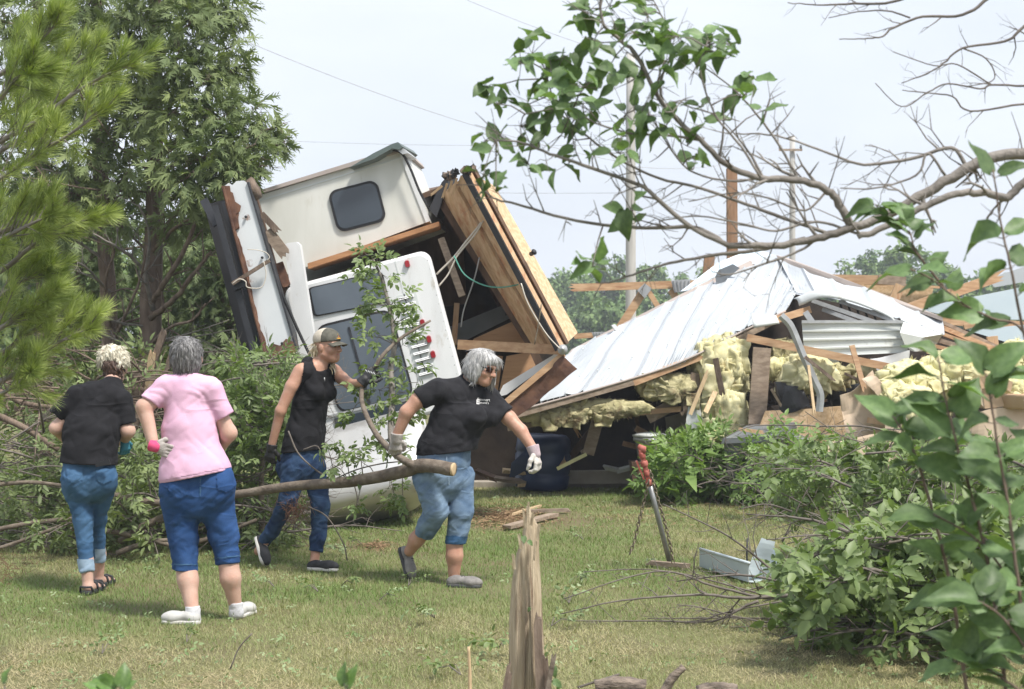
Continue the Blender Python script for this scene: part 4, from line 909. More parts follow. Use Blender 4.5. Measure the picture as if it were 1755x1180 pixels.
for i, (a, b, w, mt, lab) in enumerate([((838, 818), (905, 826), 10, 'old_lumber', 'weathered board scrap lying flat left of the blue barrel'), ((862, 806), (925, 812), 8, 'fresh_wood', 'pale wood scrap beside the blue barrel'),
                                        ((948, 806), (968, 786), 16, 'cardboard', 'small tan triangular scrap on the sill beam'), ((1035, 800), (1062, 806), 8, 'galv', 'grey metal scrap lying on the sill beam'), ((1060, 806), (1084, 800), 9, 'siding_grey', 'crumpled grey rag at the end of the sill beam'),
                                        ((815, 806), (850, 820), 12, 'dark_wood', 'dark board scrap behind the person in sunglasses'), ((890, 830), (925, 828), 8, 'fresh_wood', 'splintered fresh wood chips at the lawn edge')]):
    A = G(a[0], max(a[1], 826)); A.z = .03 + .012 * (830 - a[1]); B = G(b[0], max(b[1], 826)); B.z = .03 + .012 * (830 - b[1]); A.y -= .5; B.y -= .5
    A = P(a[0], a[1], 18.4); B = P(b[0], b[1], 18.4)
    MB().box(A, B, w * 18.4 / F_PX, .04, (0, -.4, 1), jit=.03).build('wood_scrap', M[mt], None, label=lab, cat='scrap')
# heap core so that nothing shows through
clump('debris_heap', 1420, 760, 330, 190, 18.6, M['shade_and_dirt'], 77, 'dark mass of broken boards and dirt inside the heap', 'debris', None, amp=.3, dpx=110)
clump('debris_heap', 1640, 770, 330, 190, 18.2, M['shade_and_dirt'], 78, 'dark mass of dirt at the right end of the heap', 'debris', None, amp=.3, dpx=110)
rb = random.Random(21)
for k in range(30):
    x, y = rb.uniform(1190, 1755), rb.uniform(610, 790); a = rb.gauss(.15, .9); L = rb.uniform(25, 85); Yb = rb.uniform(16.9, 17.7)
    splinter('splintered_board', (x - math.cos(a) * L / 2, y - math.sin(a) * L / 2), (x + math.cos(a) * L / 2, y + math.sin(a) * L / 2), Yb, Yb + rb.uniform(-.2, .2), rb.uniform(4, 10), .03, M[rb.choice(['lumber', 'old_lumber', 'lumber_up', 'fresh_wood', 'bark_red'])], None, label='splintered board end jutting from the debris heap', cat='board', group='splintered boards in the debris heap')
for k in range(14):
    x, y = rb.uniform(880, 1180), rb.uniform(690, 800); a = rb.gauss(.2, .9); L = rb.uniform(25, 80)
    splinter('splintered_board', (x - math.cos(a) * L / 2, y - math.sin(a) * L / 2), (x + math.cos(a) * L / 2, y + math.sin(a) * L / 2), 18.2, 18.5, rb.uniform(5, 11), .03, M[rb.choice(['old_lumber', 'dark_wood', 'lumber'])], None, label='broken board hanging in the dark under the collapsed roof', cat='board', group='broken boards under the roof')
for k in range(12):
    x, y = rb.uniform(1300, 1740), rb.uniform(690, 800); w = rb.uniform(14, 34); h_ = rb.uniform(12, 34)
    crumple('paper_scrap', [(x, y), (x + w, y + rb.uniform(-8, 8)), (x + w + rb.uniform(-8, 8), y + h_), (x + rb.uniform(-8, 8), y + h_)], rb.uniform(16.4, 16.8), M[rb.choice(['paper_pale', 'cardboard', 'white_paint', 'paper_pale'])], None, nu=5, nv=5, amp=.05, seed=300 + k, sc=4.0, label='small crumpled paper scrap in the debris heap', cat='paper', group='paper scraps in the debris heap')
# grey bin lying behind the brush
bin_ = empty('wheeled_bin', G(1300, 852), 'dark grey wheeled bin lying on its side behind the brush', 'bin')
MB().prism(pp([(1240, 756), (1318, 752), (1312, 836), (1250, 840)], [17.0, 16.8, 16.8, 17.0]), Vector((.35, .7, .1))).build('body', M['grey_plastic'], bin_)
MB().prism(pp([(1236, 760), (1238, 751), (1322, 747), (1322, 757)], [16.95, 16.95, 16.75, 16.75]), Vector((.4, .75, .12))).build('lid', M['grey_plastic'], bin_)
rows = [[P(lerp(1250, 1390, s), 752 - 24 * math.sin(math.pi * s) * t, 16.95 + .6 * t) for s in np.linspace(0, 1, 12)] for t in np.linspace(0, 1, 5)]
MB().grid(rows, True, .015).build('lid_dome', M['grey_plastic'], bin_)
# ================================================================== people: smooth blended volumes turned into one mesh
class Field:
    def __init__(s, h=.007): s.h = h; s.prims = []; s.post = []
    def cap(s, a, b, ra, rb, k=.03): s.prims.append(('cap', np.array(a, float), np.array(b, float), ra, rb, k)); return s
    def fcap(s, a, b, ra, rb, k=.03, n=None):                      # ends flat at b
        u = Vector(b) - Vector(a) if n is None else Vector(n)
        s.prims.append(('cap', np.array(a, float), np.array(b, float), ra, rb, np.array(u.normalized()), k)); return s
    def ecap(s, a, b, wa, da, wb, db, side, k=.04): s.prims.append(('ecap', np.array(a, float), np.array(b, float), wa, da, wb, db, np.array(side, float), k)); return s
    def ell(s, c, r, M3=None, k=.03, sub=False): s.prims.append(('ell', np.array(c, float), np.array(r, float), np.eye(3) if M3 is None else np.array(M3, float), k, sub)); return s
    def chain(s, pts, rad, k=.03):
        for i in range(len(pts) - 1): s.cap(pts[i], pts[i + 1], rad[i], rad[i + 1], k)
        return s
    def cut(s, p, n): s.post.append(('cut', np.array(p, float), np.array(n, float) / np.linalg.norm(n))); return s      # removes the side n points to
    def dent(s, c, r): s.post.append(('dent', np.array(c, float), r)); return s
    def disp(s, fn): s.post.append(('disp', fn)); return s
    def bounds(s):
        lo, hi = [], []
        for p in s.prims:
            if p[0] == 'cap': r = max(p[3], p[4]); lo.append(np.minimum(p[1], p[2]) - r); hi.append(np.maximum(p[1], p[2]) + r)
            elif p[0] == 'ecap': r = max(p[3], p[4], p[5], p[6]); lo.append(np.minimum(p[1], p[2]) - r); hi.append(np.maximum(p[1], p[2]) + r)
            elif not p[5]: r = p[2].max(); lo.append(p[1] - r); hi.append(p[1] + r)
        return np.min(lo, 0) - .05, np.max(hi, 0) + .05
    def mesh(s):
        h = s.h; lo, hi = s.bounds(); n = np.ceil((hi - lo) / h).astype(int) + 1
        ax = [lo[i] + h * np.arange(n[i]) for i in range(3)]
        D = np.full(n, 1.0)
        for p in s.prims:
            if p[0] == 'ell': r = p[2].max(); a = p[1] - r; b = p[1] + r; k = p[4]
            else: r = max(p[3:5]) if p[0] == 'cap' else max(p[3:7]); a = np.minimum(p[1], p[2]) - r; b = np.maximum(p[1], p[2]) + r; k = p[-1]
            m = k + .03
            i0 = np.maximum(np.floor((a - m - lo) / h).astype(int), 0); i1 = np.minimum(np.ceil((b + m - lo) / h).astype(int) + 1, n)
            sl = tuple(slice(i0[j], i1[j]) for j in range(3))
            X = np.stack(np.meshgrid(*[ax[j][sl[j]] for j in range(3)], indexing='ij'), -1)
            if p[0] == 'cap':
                ab = p[2] - p[1]; t = np.clip(((X - p[1]) @ ab) / max(ab @ ab, 1e-9), 0, 1)
                d = np.linalg.norm(X - p[1] - t[..., None] * ab, axis=-1) - (p[3] + (p[4] - p[3]) * t)
                if len(p) == 7: d = np.maximum(d, (X - p[2]) @ p[5])
            elif p[0] == 'ecap':
                ab = p[2] - p[1]; L = np.linalg.norm(ab); u = ab / max(L, 1e-9); sd = p[7] - u * (p[7] @ u); sd /= np.linalg.norm(sd); fw = np.cross(u, sd)
                q = X - p[1]; ta = q @ u; t = np.clip(ta / max(L, 1e-9), 0, 1); w = p[3] + (p[5] - p[3]) * t; dd = p[4] + (p[6] - p[4]) * t
                ex = ta - t * L; mn = np.minimum(w, dd)
                k0 = np.sqrt(((q @ sd) / w) ** 2 + ((q @ fw) / dd) ** 2 + (ex / mn) ** 2); k1 = np.sqrt(((q @ sd) / w ** 2) ** 2 + ((q @ fw) / dd ** 2) ** 2 + (ex / mn ** 2) ** 2)
                d = k0 * (k0 - 1) / np.maximum(k1, 1e-6)
            else:
                q = (X - p[1]) @ p[3].T; k0 = np.linalg.norm(q / p[2], axis=-1); k1 = np.linalg.norm(q / p[2] ** 2, axis=-1); d = k0 * (k0 - 1) / np.maximum(k1, 1e-6)
            B = D[sl]
            if p[0] == 'ell' and p[5]:
                hh = np.clip(.5 - .5 * (B + d) / k, 0, 1); D[sl] = B + (-d - B) * hh + k * hh * (1 - hh)
            else:
                hh = np.clip(.5 + .5 * (B - d) / k, 0, 1); D[sl] = B + (d - B) * hh - k * hh * (1 - hh)
        if s.post:
            near = np.abs(D) < .035; idx = np.nonzero(near); X = np.stack([ax[j][idx[j]] for j in range(3)], -1); v = D[near]
            for p in s.post:
                if p[0] == 'disp': v = v + p[1](X)
            D[near] = v
            near = (D < .04); idx = np.nonzero(near); X = np.stack([ax[j][idx[j]] for j in range(3)], -1); v = D[near]
            for p in s.post:
                if p[0] == 'cut': v = np.maximum(v, (X - p[1]) @ p[2])
                elif p[0] == 'dent': v = np.maximum(v, p[2] - np.linalg.norm(X - p[1], axis=-1))
            D[near] = v
        return surface_nets(D, lo, h)
    def build(s, name, mat, parent):
        V, Q = s.mesh(); me = np_mesh(name, V, Q, 4, smooth=True)
        o = link_mesh(name, me, mat, parent); o['_'] = 0; del o['_']
        s.V, s.Q = V, Q
        return o
def surface_nets(D, lo, h):
    S = D < 0; c = np.zeros(tuple(n - 1 for n in D.shape), np.int8)
    for i in (0, 1):
        for j in (0, 1):
            for k in (0, 1): c += S[i:D.shape[0] - 1 + i, j:D.shape[1] - 1 + j, k:D.shape[2] - 1 + k]
    act = (c > 0) & (c < 8); idx = np.stack(np.nonzero(act), -1); vid = np.full(act.shape, -1, np.int64); vid[act] = np.arange(len(idx))
    acc = np.zeros((len(idx), 3)); cnt = np.zeros(len(idx))
    cor = [(i, j, k) for i in (0, 1) for j in (0, 1) for k in (0, 1)]
    val = {cc: D[idx[:, 0] + cc[0], idx[:, 1] + cc[1], idx[:, 2] + cc[2]] for cc in cor}
    for a in cor:
        for ax in range(3):
            if a[ax] == 0:
                b = list(a); b[ax] = 1; b = tuple(b); va, vb = val[a], val[b]; m = (va < 0) != (vb < 0)
                t = va / np.where(m, va - vb, 1); p = np.array(a, float)[None] + np.eye(3)[ax][None] * t[:, None]
                acc[m] += p[m]; cnt[m] += 1
    V = lo + (idx + acc / cnt[:, None]) * h
    Q = []
    for ax in range(3):
        o1, o2 = (ax + 1) % 3, (ax + 2) % 3
        sl0 = [slice(None)] * 3; sl1 = [slice(None)] * 3; sl0[ax] = slice(0, -1); sl1[ax] = slice(1, None)
        A, B = S[tuple(sl0)], S[tuple(sl1)]; e = np.stack(np.nonzero(A != B), -1)
        e = e[(e[:, o1] > 0) & (e[:, o2] > 0) & (e[:, o1] < D.shape[o1] - 1) & (e[:, o2] < D.shape[o2] - 1)]
        ins = S[e[:, 0], e[:, 1], e[:, 2]]
        def g(d1, d2):
            q = e.copy(); q[:, o1] -= d1; q[:, o2] -= d2; return vid[q[:, 0], q[:, 1], q[:, 2]]
        f = np.stack([g(1, 1), g(0, 1), g(0, 0), g(1, 0)], -1); f[~ins] = f[~ins][:, ::-1]; Q.append(f)
    Q = np.concatenate(Q); Q = Q[(Q >= 0).all(1)]
    return V, Q
def in_poly(x, y, poly):
    r = np.zeros(len(x), bool); n = len(poly)
    for i in range(n):
        (x1, y1), (x2, y2) = poly[i], poly[(i + 1) % n]
        c = ((y1 > y) != (y2 > y)) & (x < (x2 - x1) * (y - y1) / ((y2 - y1) if y2 != y1 else 1e-9) + x1); r ^= c
    return r
def patch(fd, name, mat, parent, test=None, poly=None, off=.003, front=True, **k):
    """a piece of cloth sewn on: faces of a built field inside an outline, lifted off by off"""
    V, Q = fd.V, fd.Q; c = V[Q].mean(1); n = np.cross(V[Q[:, 2]] - V[Q[:, 0]], V[Q[:, 3]] - V[Q[:, 1]]); n /= np.maximum(np.linalg.norm(n, axis=1, keepdims=True), 1e-9)
    m = np.ones(len(Q), bool)
    if poly is not None:
        px = CX + c[:, 0] / c[:, 1] * F_PX; py = CY - (c[:, 2] - EYE) / c[:, 1] * F_PX; m &= in_poly(px, py, poly)
        if front: m &= n[:, 1] < -.05
    if test is not None: m &= test(c)
    Qm = Q[m]; 
    if len(Qm) == 0: return None
    vn = np.zeros_like(V); 
    for j in range(4): np.add.at(vn, Qm[:, j], n[m])
    u, inv = np.unique(Qm, return_inverse=True); vn = vn[u]; vn /= np.maximum(np.linalg.norm(vn, axis=1, keepdims=True), 1e-9)
    me = np_mesh(name, V[u] + vn * off, inv.reshape(-1, 4), 4, smooth=True); o = link_mesh(name, me, mat, parent)
    if k: tag(o, **k)
    return o
def frame_of(f, up=(0, 0, 1)):
    f = Vector(f).normalized(); s = f.cross(Vector(up)).normalized(); u = s.cross(f).normalized(); return s, f, u
def head(fd, c, f, up=(0, 0, 1), k=1.0):
    """adds a head to a skin volume; returns local->world"""
    s, f, u = frame_of(f, up); M3 = [list(s), list(f), list(u)]; c = Vector(c)
    L = lambda a, b, d: c + s * (a * k) + f * (b * k) + u * (d * k)
    fd.ell(L(0, -.012, .022), np.array((.074, .094, .092)) * k, M3, .02)
    fd.ell(L(0, .030, -.035), np.array((.060, .060, .078)) * k, M3, .03)
    fd.ell(L(0, .048, -.088), np.array((.034, .034, .026)) * k, M3, .03)
    fd.cap(L(-.055, .0, -.062), L(-.016, .062, -.092), .017 * k, .016 * k, .03); fd.cap(L(.055, .0, -.062), L(.016, .062, -.092), .017 * k, .016 * k, .03)
    for sd in (-1, 1):
        fd.ell(L(sd * .043, .058, -.032), np.array((.022, .02, .022)) * k, M3, .02)
        fd.cap(L(sd * .012, .088, .022), L(sd * .046, .070, .020), .010 * k, .009 * k, .012)
        fd.ell(L(sd * .031, .098, .000), np.array((.016, .017, .011)) * k, M3, .012, True)
        fd.ell(L(sd * .076, -.008, -.014), np.array((.012, .020, .032)) * k, M3, .006)
    fd.cap(L(0, .088, .008), L(0, .108, -.030), .009 * k, .0135 * k, .012)
    for sd in (-1, 1): fd.ell(L(sd * .012, .098, -.033), np.array((.009, .011, .008)) * k, M3, .008)
    fd.cap(L(-.018, .080, -.057), L(.018, .080, -.057), .0085 * k, .0085 * k, .008); fd.cap(L(-.016, .080, -.069), L(.016, .080, -.069), .009 * k, .009 * k, .008)
    return L, s, f, u
def face_bits(L, s, f, u, parent, k=1.0, eyes=True):
    MB().tube(catmull([L(-.022, .078, -.062), L(-.010, .0885, -.0595), L(0, .090, -.0605), L(.010, .0885, -.0595), L(.022, .078, -.062)], 3), .0045 * k, 6).build('lips', M['lips'], parent)
    if eyes:
        for sd in (-1, 1):
            MB().lathe(L(sd * .031, .076, .000), f, [(0, .010 * k), (.006 * k, .0098 * k), (.010 * k, .0055 * k), (.0112 * k, .001)], 10).build('eye', M['eye'], parent)
            MB().tube([L(sd * .014, .094, .020), L(sd * .032, .088, .025), L(sd * .046, .074, .020)], .0035 * k, 5).build('eyebrow', M['hair_brown'], parent)
M['lips'] = pmat('lips', (.40, .13, .11), rough=.4)
M['eye'] = pmat('eye', (.05, .04, .035), rough=.15)
def hand(parent, name, wrist, d, palm, mat, curl=(.4, .5, .4), thumb=1, k=1.0, spread=.10, h=.0042, cuff=None, cuffmat=None, curls=None):
    """glove with palm, four unequal fingers and a thumb leaving the side of the palm. d: wrist->knuckles, palm: direction the palm faces"""
    d = Vector(d).normalized(); pn = Vector(palm); pn = (pn - d * pn.dot(d)).normalized(); sd = d.cross(pn).normalized() * thumb; w = Vector(wrist)
    fd = Field(h)
    kn = w + d * (.088 * k)
    fd.ecap(w + d * (.012 * k), w + d * (.074 * k), .031 * k, .020 * k, .041 * k, .018 * k, list(sd), .015)
    for i, (off, ln) in enumerate(((.031, .074), (.0105, .084), (-.0105, .078), (-.031, .060))):
        base = kn + sd * (off * k) - d * (.008 * k); dirv = (d + sd * (off * 6 * spread)).normalized(); pts = [base]; rad = [.0112 * k]; c = curls[i] if curls else curl; a = 0
        for j, fr in enumerate((.46, .30, .24)):
            a += c[j]; v = dirv * math.cos(a) + pn * math.sin(a); pts.append(pts[-1] + v * (ln * fr * k)); rad.append((.0104, .0096, .0082)[j] * k)
        fd.chain(pts, rad, .005)
    tb = w + d * (.030 * k) + sd * (.030 * k); td = (d * .62 + sd * .62 + pn * .45).normalized(); t2 = (d * .85 + sd * .12 + pn * .5).normalized()
    p1 = tb + td * (.038 * k); p2 = p1 + t2 * (.030 * k); p3 = p2 + (t2 * .8 + pn * .4 - sd * .2).normalized() * (.024 * k)
    fd.chain([tb, p1, p2, p3], [.0155 * k, .0135 * k, .0118 * k, .0098 * k], .008)
    o = fd.build(name, mat, parent)
    if cuff:
        f2 = Field(h); f2.cap(w - d * (cuff * k), w + d * (.022 * k), .040 * k, .034 * k, .01); f2.cut(w - d * (cuff * k), list(-d)); f2.build('cuff', cuffmat or mat, parent)
    return o, (w, d, pn, sd)
def shoe(parent, heel, toe, up, mat, solemat, wid=.047, ankle=None, h=.005, tall=.062, name='shoe', sole_h=.022):
    """heel and toe: points at the sole; up: direction from the sole to the ankle"""
    heel = Vector(heel); toe = Vector(toe); f = (toe - heel).normalized(); up = Vector(up); up = (up - f * up.dot(f)).normalized(); s = f.cross(up); M3 = [list(s), list(f), list(up)]; Ln = (toe - heel).length
    fd = Field(h)
    fd.ell(heel + f * (.16 * Ln) + up * (tall * .55), (wid * .78, .16 * Ln + .012, tall * .62), M3, .02)
    fd.ell(heel + f * (.72 * Ln) + up * .034, (wid, .30 * Ln, .036), M3, .02)
    fd.ecap(heel + f * (.28 * Ln) + up * (tall * .8), heel + f * (.70 * Ln) + up * .036, wid * .72, tall * .42, wid * .86, .026, list(s), .03)
    fd.cut(heel + up * (sole_h * .7), list(-up)); o = fd.build(name, mat, parent)
    f2 = Field(h)
    f2.ecap(heel + f * (.13 * Ln) + up * (sole_h * .5), heel + f * (.80 * Ln) + up * (sole_h * .5), wid * .86, sole_h * 2, wid * 1.02, sole_h * 2, list(s), .01)
    f2.cut(heel, list(-up)); f2.cut(heel + up * sole_h, list(up)); f2.build('sole', solemat, o)
    for j in range(4):                                        # laces across the instep
        c = heel + f * ((.42 + .075 * j) * Ln) + up * lerp(tall * 1.13, .062, j / 3)
        MB().tube([c - s * wid * .5 - up * .010, c - s * wid * .2 + up * .003, c + s * wid * .2 + up * .003, c + s * wid * .5 - up * .010], .004, 5).build('lace', solemat, o)
    return o
def folds(amp, sc=(9, 9, 14), seed=0, ridge=.6):
    S = np.array(sc, float); rot = np.array(Matrix.Rotation(.55, 3, 'Y') @ Matrix.Rotation(.4, 3, 'X')); rot2 = np.array(Matrix.Rotation(-.75, 3, 'Y') @ Matrix.Rotation(.9, 3, 'Z'))
    def fn(X):
        w = X + .02 * vnoise(X, 11.0, seed + 9)[:, None]
        a = vnoise(w @ rot * S, 1.0, seed); b = 1 - 2 * np.abs(vnoise(w @ rot2 * S * 1.3 + 3.1, 1.0, seed + 4)); return amp * ((1 - ridge) * a + ridge * b)
    return fn
def hair_strands(parent, name, mat, roots, tips, r, seed=0, sag=.0, kind=None):
    """locks laid over the scalp, joined"""
    mb = MB(); rr = random.Random(seed)
    for a, b, m in zip(roots, tips, [None] * len(roots)):
        mid = a.lerp(b, .5) + Vector((rr.uniform(-1, 1), rr.uniform(-1, 1), rr.uniform(-.2, 1))) * sag
        mb.tube(catmull([a, mid, b], 3), [r * .7] + [r] * 4 + [r * .6, r * .15], 5)
    o = mb.build(name, mat, parent)
    if kind: o['kind'] = kind
    return o
def cap_locks(fd, parent, mat, n, length, seed, down=(0, 0, -1), lift=.004, sel=None, r=.004, spread=.4, name='locks', flow=None):
    """short locks growing off a built hair volume so its outline is uneven"""
    rr = np.random.default_rng(seed); V, Q = fd.V, fd.Q; c = V[Q].mean(1); nn = np.cross(V[Q[:, 2]] - V[Q[:, 0]], V[Q[:, 3]] - V[Q[:, 1]]); nn /= np.maximum(np.linalg.norm(nn, axis=1, keepdims=True), 1e-9)
    ok = np.arange(len(c)) if sel is None else np.nonzero(sel(c))[0]
    ii = rr.choice(ok, n); mb = MB()
    for i in ii:
        p = Vector(c[i]); m = Vector(nn[i]); d = Vector(down) if flow is None else Vector(flow(c[i])); d = (d - m * d.dot(m)); d = (d.normalized() if d.length > .05 else m.cross(Vector((1, 0, 0)))) + Vector(rr.normal(0, spread, 3))
        d.normalize(); L = length * rr.uniform(.6, 1.3)
        mb.tube([p - m * .002, p + d * (L * .4) + m * lift, p + d * (L * .75) + m * lift * 1.3, p + d * L + m * lift * .6], [r * .8, r, r * .7, r * .1], 4, cap=False)
    o = mb.build(name, mat, parent); o['kind'] = 'stuff'; return o

# ------------------------------------------------------------------ A: black T-shirt, cuffed jeans, seen from behind
def person_a():
    Y = 10.95; q = lambda x, y, d=0.0: P(x, y, Y + d)
    t = empty('person', G(152, 1018), 'person in black T-shirt and cuffed blue jeans and sandals, back turned', 'person')
    sk = Field(.006); X = (1, 0, 0)
    head(sk, q(195, 622, .24), (.55, .8, -.25), k=1.02)
    sk.chain([q(192, 668, .10), q(193, 645, .19)], [.062, .052], .03)
    sk.ecap(q(170, 695, .09), q(154, 780, .04), .10, .06, .12, .07, X)
    sk.chain([q(136, 690, .09), q(97, 733, .10), q(112, 752, .34)], [.042, .044, .03], .02)
    sk.chain([q(205, 698, .09), q(219, 738, .06), q(211, 758, .30)], [.042, .046, .03], .02)
    sk.chain([q(132, 820, .02), q(142, 890, .03), q(148, 962, .0), q(151, 1004, -.02)], [.06, .05, .042, .034], .03)
    sk.chain([q(178, 820, .06), q(167, 885, .16), q(170, 950, .24), q(169, 990, .28)], [.06, .05, .04, .033], .03)
    for (x, y, d) in ((151, 1010, -.03), (169, 998, .28)):
        a = q(x, y, d); a.z = .045; b = a + Vector((.02, .17, -.018)); sk.cap(a, b, .034, .028, .02); sk.ell(a + Vector((.02, .2, -.022)), (.042, .05, .022))
    sk.build('body', M['skin'], t)
    sh = Field(.007)
    sh.ecap(q(171, 684, .11), q(157, 742, .05), .150, .125, .178, .135, X, .05); sh.ecap(q(157, 742, .05), q(152, 800, .0), .180, .14, .190, .15, X, .05)
    sh.chain([q(140, 678, .10), q(205, 684, .10)], [.075, .078], .05); sh.cap(q(191, 662, .13), q(180, 688, .1), .074, .10, .04)
    sh.fcap(q(133, 680, .09), q(99, 712, .10), .074, .066, .03, (-.62, .1, -.8)); sh.fcap(q(210, 690, .09), q(220, 726, .07), .070, .060, .03, (.2, 0, -1))
    sh.cut(q(152, 794, 0), (-.04, 0, -1)); sh.cut(q(192, 648, .15), (.1, .35, 1))
    sh.disp(folds(.011, (6, 6, 13), 3)); sh.disp(folds(.006, (16, 12, 9), 13)); sh.build('t_shirt', M['black_cloth'], t)
    je = Field(.006)
    je.ecap(q(152, 780, .02), q(152, 830, .02), .172, .125, .160, .12, X, .05); je.ell(q(129, 822, -.03), (.090, .098, .108), None, .05); je.ell(q(176, 820, -.01), (.090, .098, .108), None, .05)
    je.chain([q(131, 835, .01), q(143, 892, .02)], [.086, .062], .03); je.fcap(q(143, 892, .02), q(149, 979, -.01), .062, .046, .03); je.chain([q(176, 835, .06), q(166, 888, .15)], [.083, .058], .03); je.fcap(q(166, 888, .15), q(170, 962, .24), .058, .043, .03)
    je.disp(folds(.006, (8, 8, 20), 8)); je.disp(folds(.0035, (12, 12, 44), 18)); je.build('jeans', M['denim_mid'], t)
    patch(je, 'cuff', M['denim_cuff'], t, poly=[(132, 958), (165, 958), (165, 981), (132, 981)], test=lambda c_: c_[:, 1] < 11.02, off=.006); patch(je, 'cuff', M['denim_cuff'], t, poly=[(163.5, 940), (184, 940), (184, 964), (163.5, 964)], test=lambda c_: c_[:, 1] > 11.02, off=.006)
    pk = patch(je, 'pocket', M['denim_mid'], t, poly=[(163, 793), (196, 796), (192, 822), (178, 829), (167, 824)], off=.006)
    patch(je, 'pocket', M['denim_mid'], t, poly=[(113, 793), (142, 793), (142, 822), (128, 828), (116, 822)], off=.005)
    ph = P(176, 793, Y - .145); MB().box(ph + Vector((-.045, 0, -.012)), ph + Vector((.045, 0, .006)), .03, .012, (0, -1, 0)).build('phone', M['black_plastic'], pk)
    c = q(195, 622, .24); ht = Field(.006)
    ht.ell(c + Vector((-.004, -.006, .036)), (.090, .104, .090), None, .02); ht.ell(c + Vector((.058, -.03, .012)), (.050, .07, .066), None, .03); ht.ell(c + Vector((-.058, -.02, .016)), (.042, .06, .05), None, .03)
    ht.disp(folds(.012, (34, 34, 20), 5, .8)); ht.build('hair', M['hair_streak'], t)
    cap_locks(ht, t, M['hair_streak'], 900, .034, 2, spread=.3, lift=.003, r=.0022, sel=lambda c_: c_[:, 2] > c.z - .01)
    hb = Field(.006); hb.ell(c + Vector((.008, -.072, -.030)), (.070, .052, .072), None, .02); hb.ell(c + Vector((.012, -.070, -.092)), (.050, .042, .05), None, .03); hb.disp(folds(.008, (40, 40, 20), 9, .8)); hb.build('nape_hair', M['hair_brown'], t)
    cap_locks(hb, t, M['hair_brown'], 160, .035, 4, lift=.003, r=.004)
    hand(t, 'glove', q(213, 752, .20), (.05, .2, -1), (-.5, .6, 0), M['glove_teal'], curl=(.6, .7, .5), k=.9)
    hand(t, 'glove', q(112, 752, .32), (.3, .6, -.7), (1, 0, 0), M['glove_teal'], curl=(.6, .7, .5), k=.9, thumb=-1)
    for (x, y, d) in ((151, 1012, -.03), (169, 1000, .28)):
        a = q(x, y, d); a.z = .004; f = Vector((.10, .995, 0)); s = Vector((.995, -.1, 0))
        so = Field(.005); so.ecap(a - f * .02 + Vector((0, 0, .012)), a + f * .20 + Vector((0, 0, .012)), .040, .05, .046, .05, list(s), .01); so.cut(a, (0, 0, -1)); so.cut(a + Vector((0, 0, .026)), (0, 0, 1))
        sd = so.build('sandal', M['shoe_black'], t)
        for (fz, z, rr_) in ((-.02, .050, .044), (.07, .062, .042), (.15, .05, .050)):
            cc = a + f * fz; MB().tube([cc - s * rr_ + Vector((0, 0, .015)), cc - s * rr_ * .8 - f * .022 * (fz < 0) + Vector((0, 0, z)), cc - f * .035 * (fz < 0) + Vector((0, 0, z + .012 * (fz > 0))), cc + s * rr_ * .8 - f * .022 * (fz < 0) + Vector((0, 0, z)), cc + s * rr_ + Vector((0, 0, .015))], .008, 6).build('strap', M['shoe_black'], sd)
    # small earring
    MB().lathe(q(171.5, 645, .22), (0, 0, 1), [(0, .003), (.006, .006), (.012, .003)], 8).build('earring', M['galv'], t)
person_a()

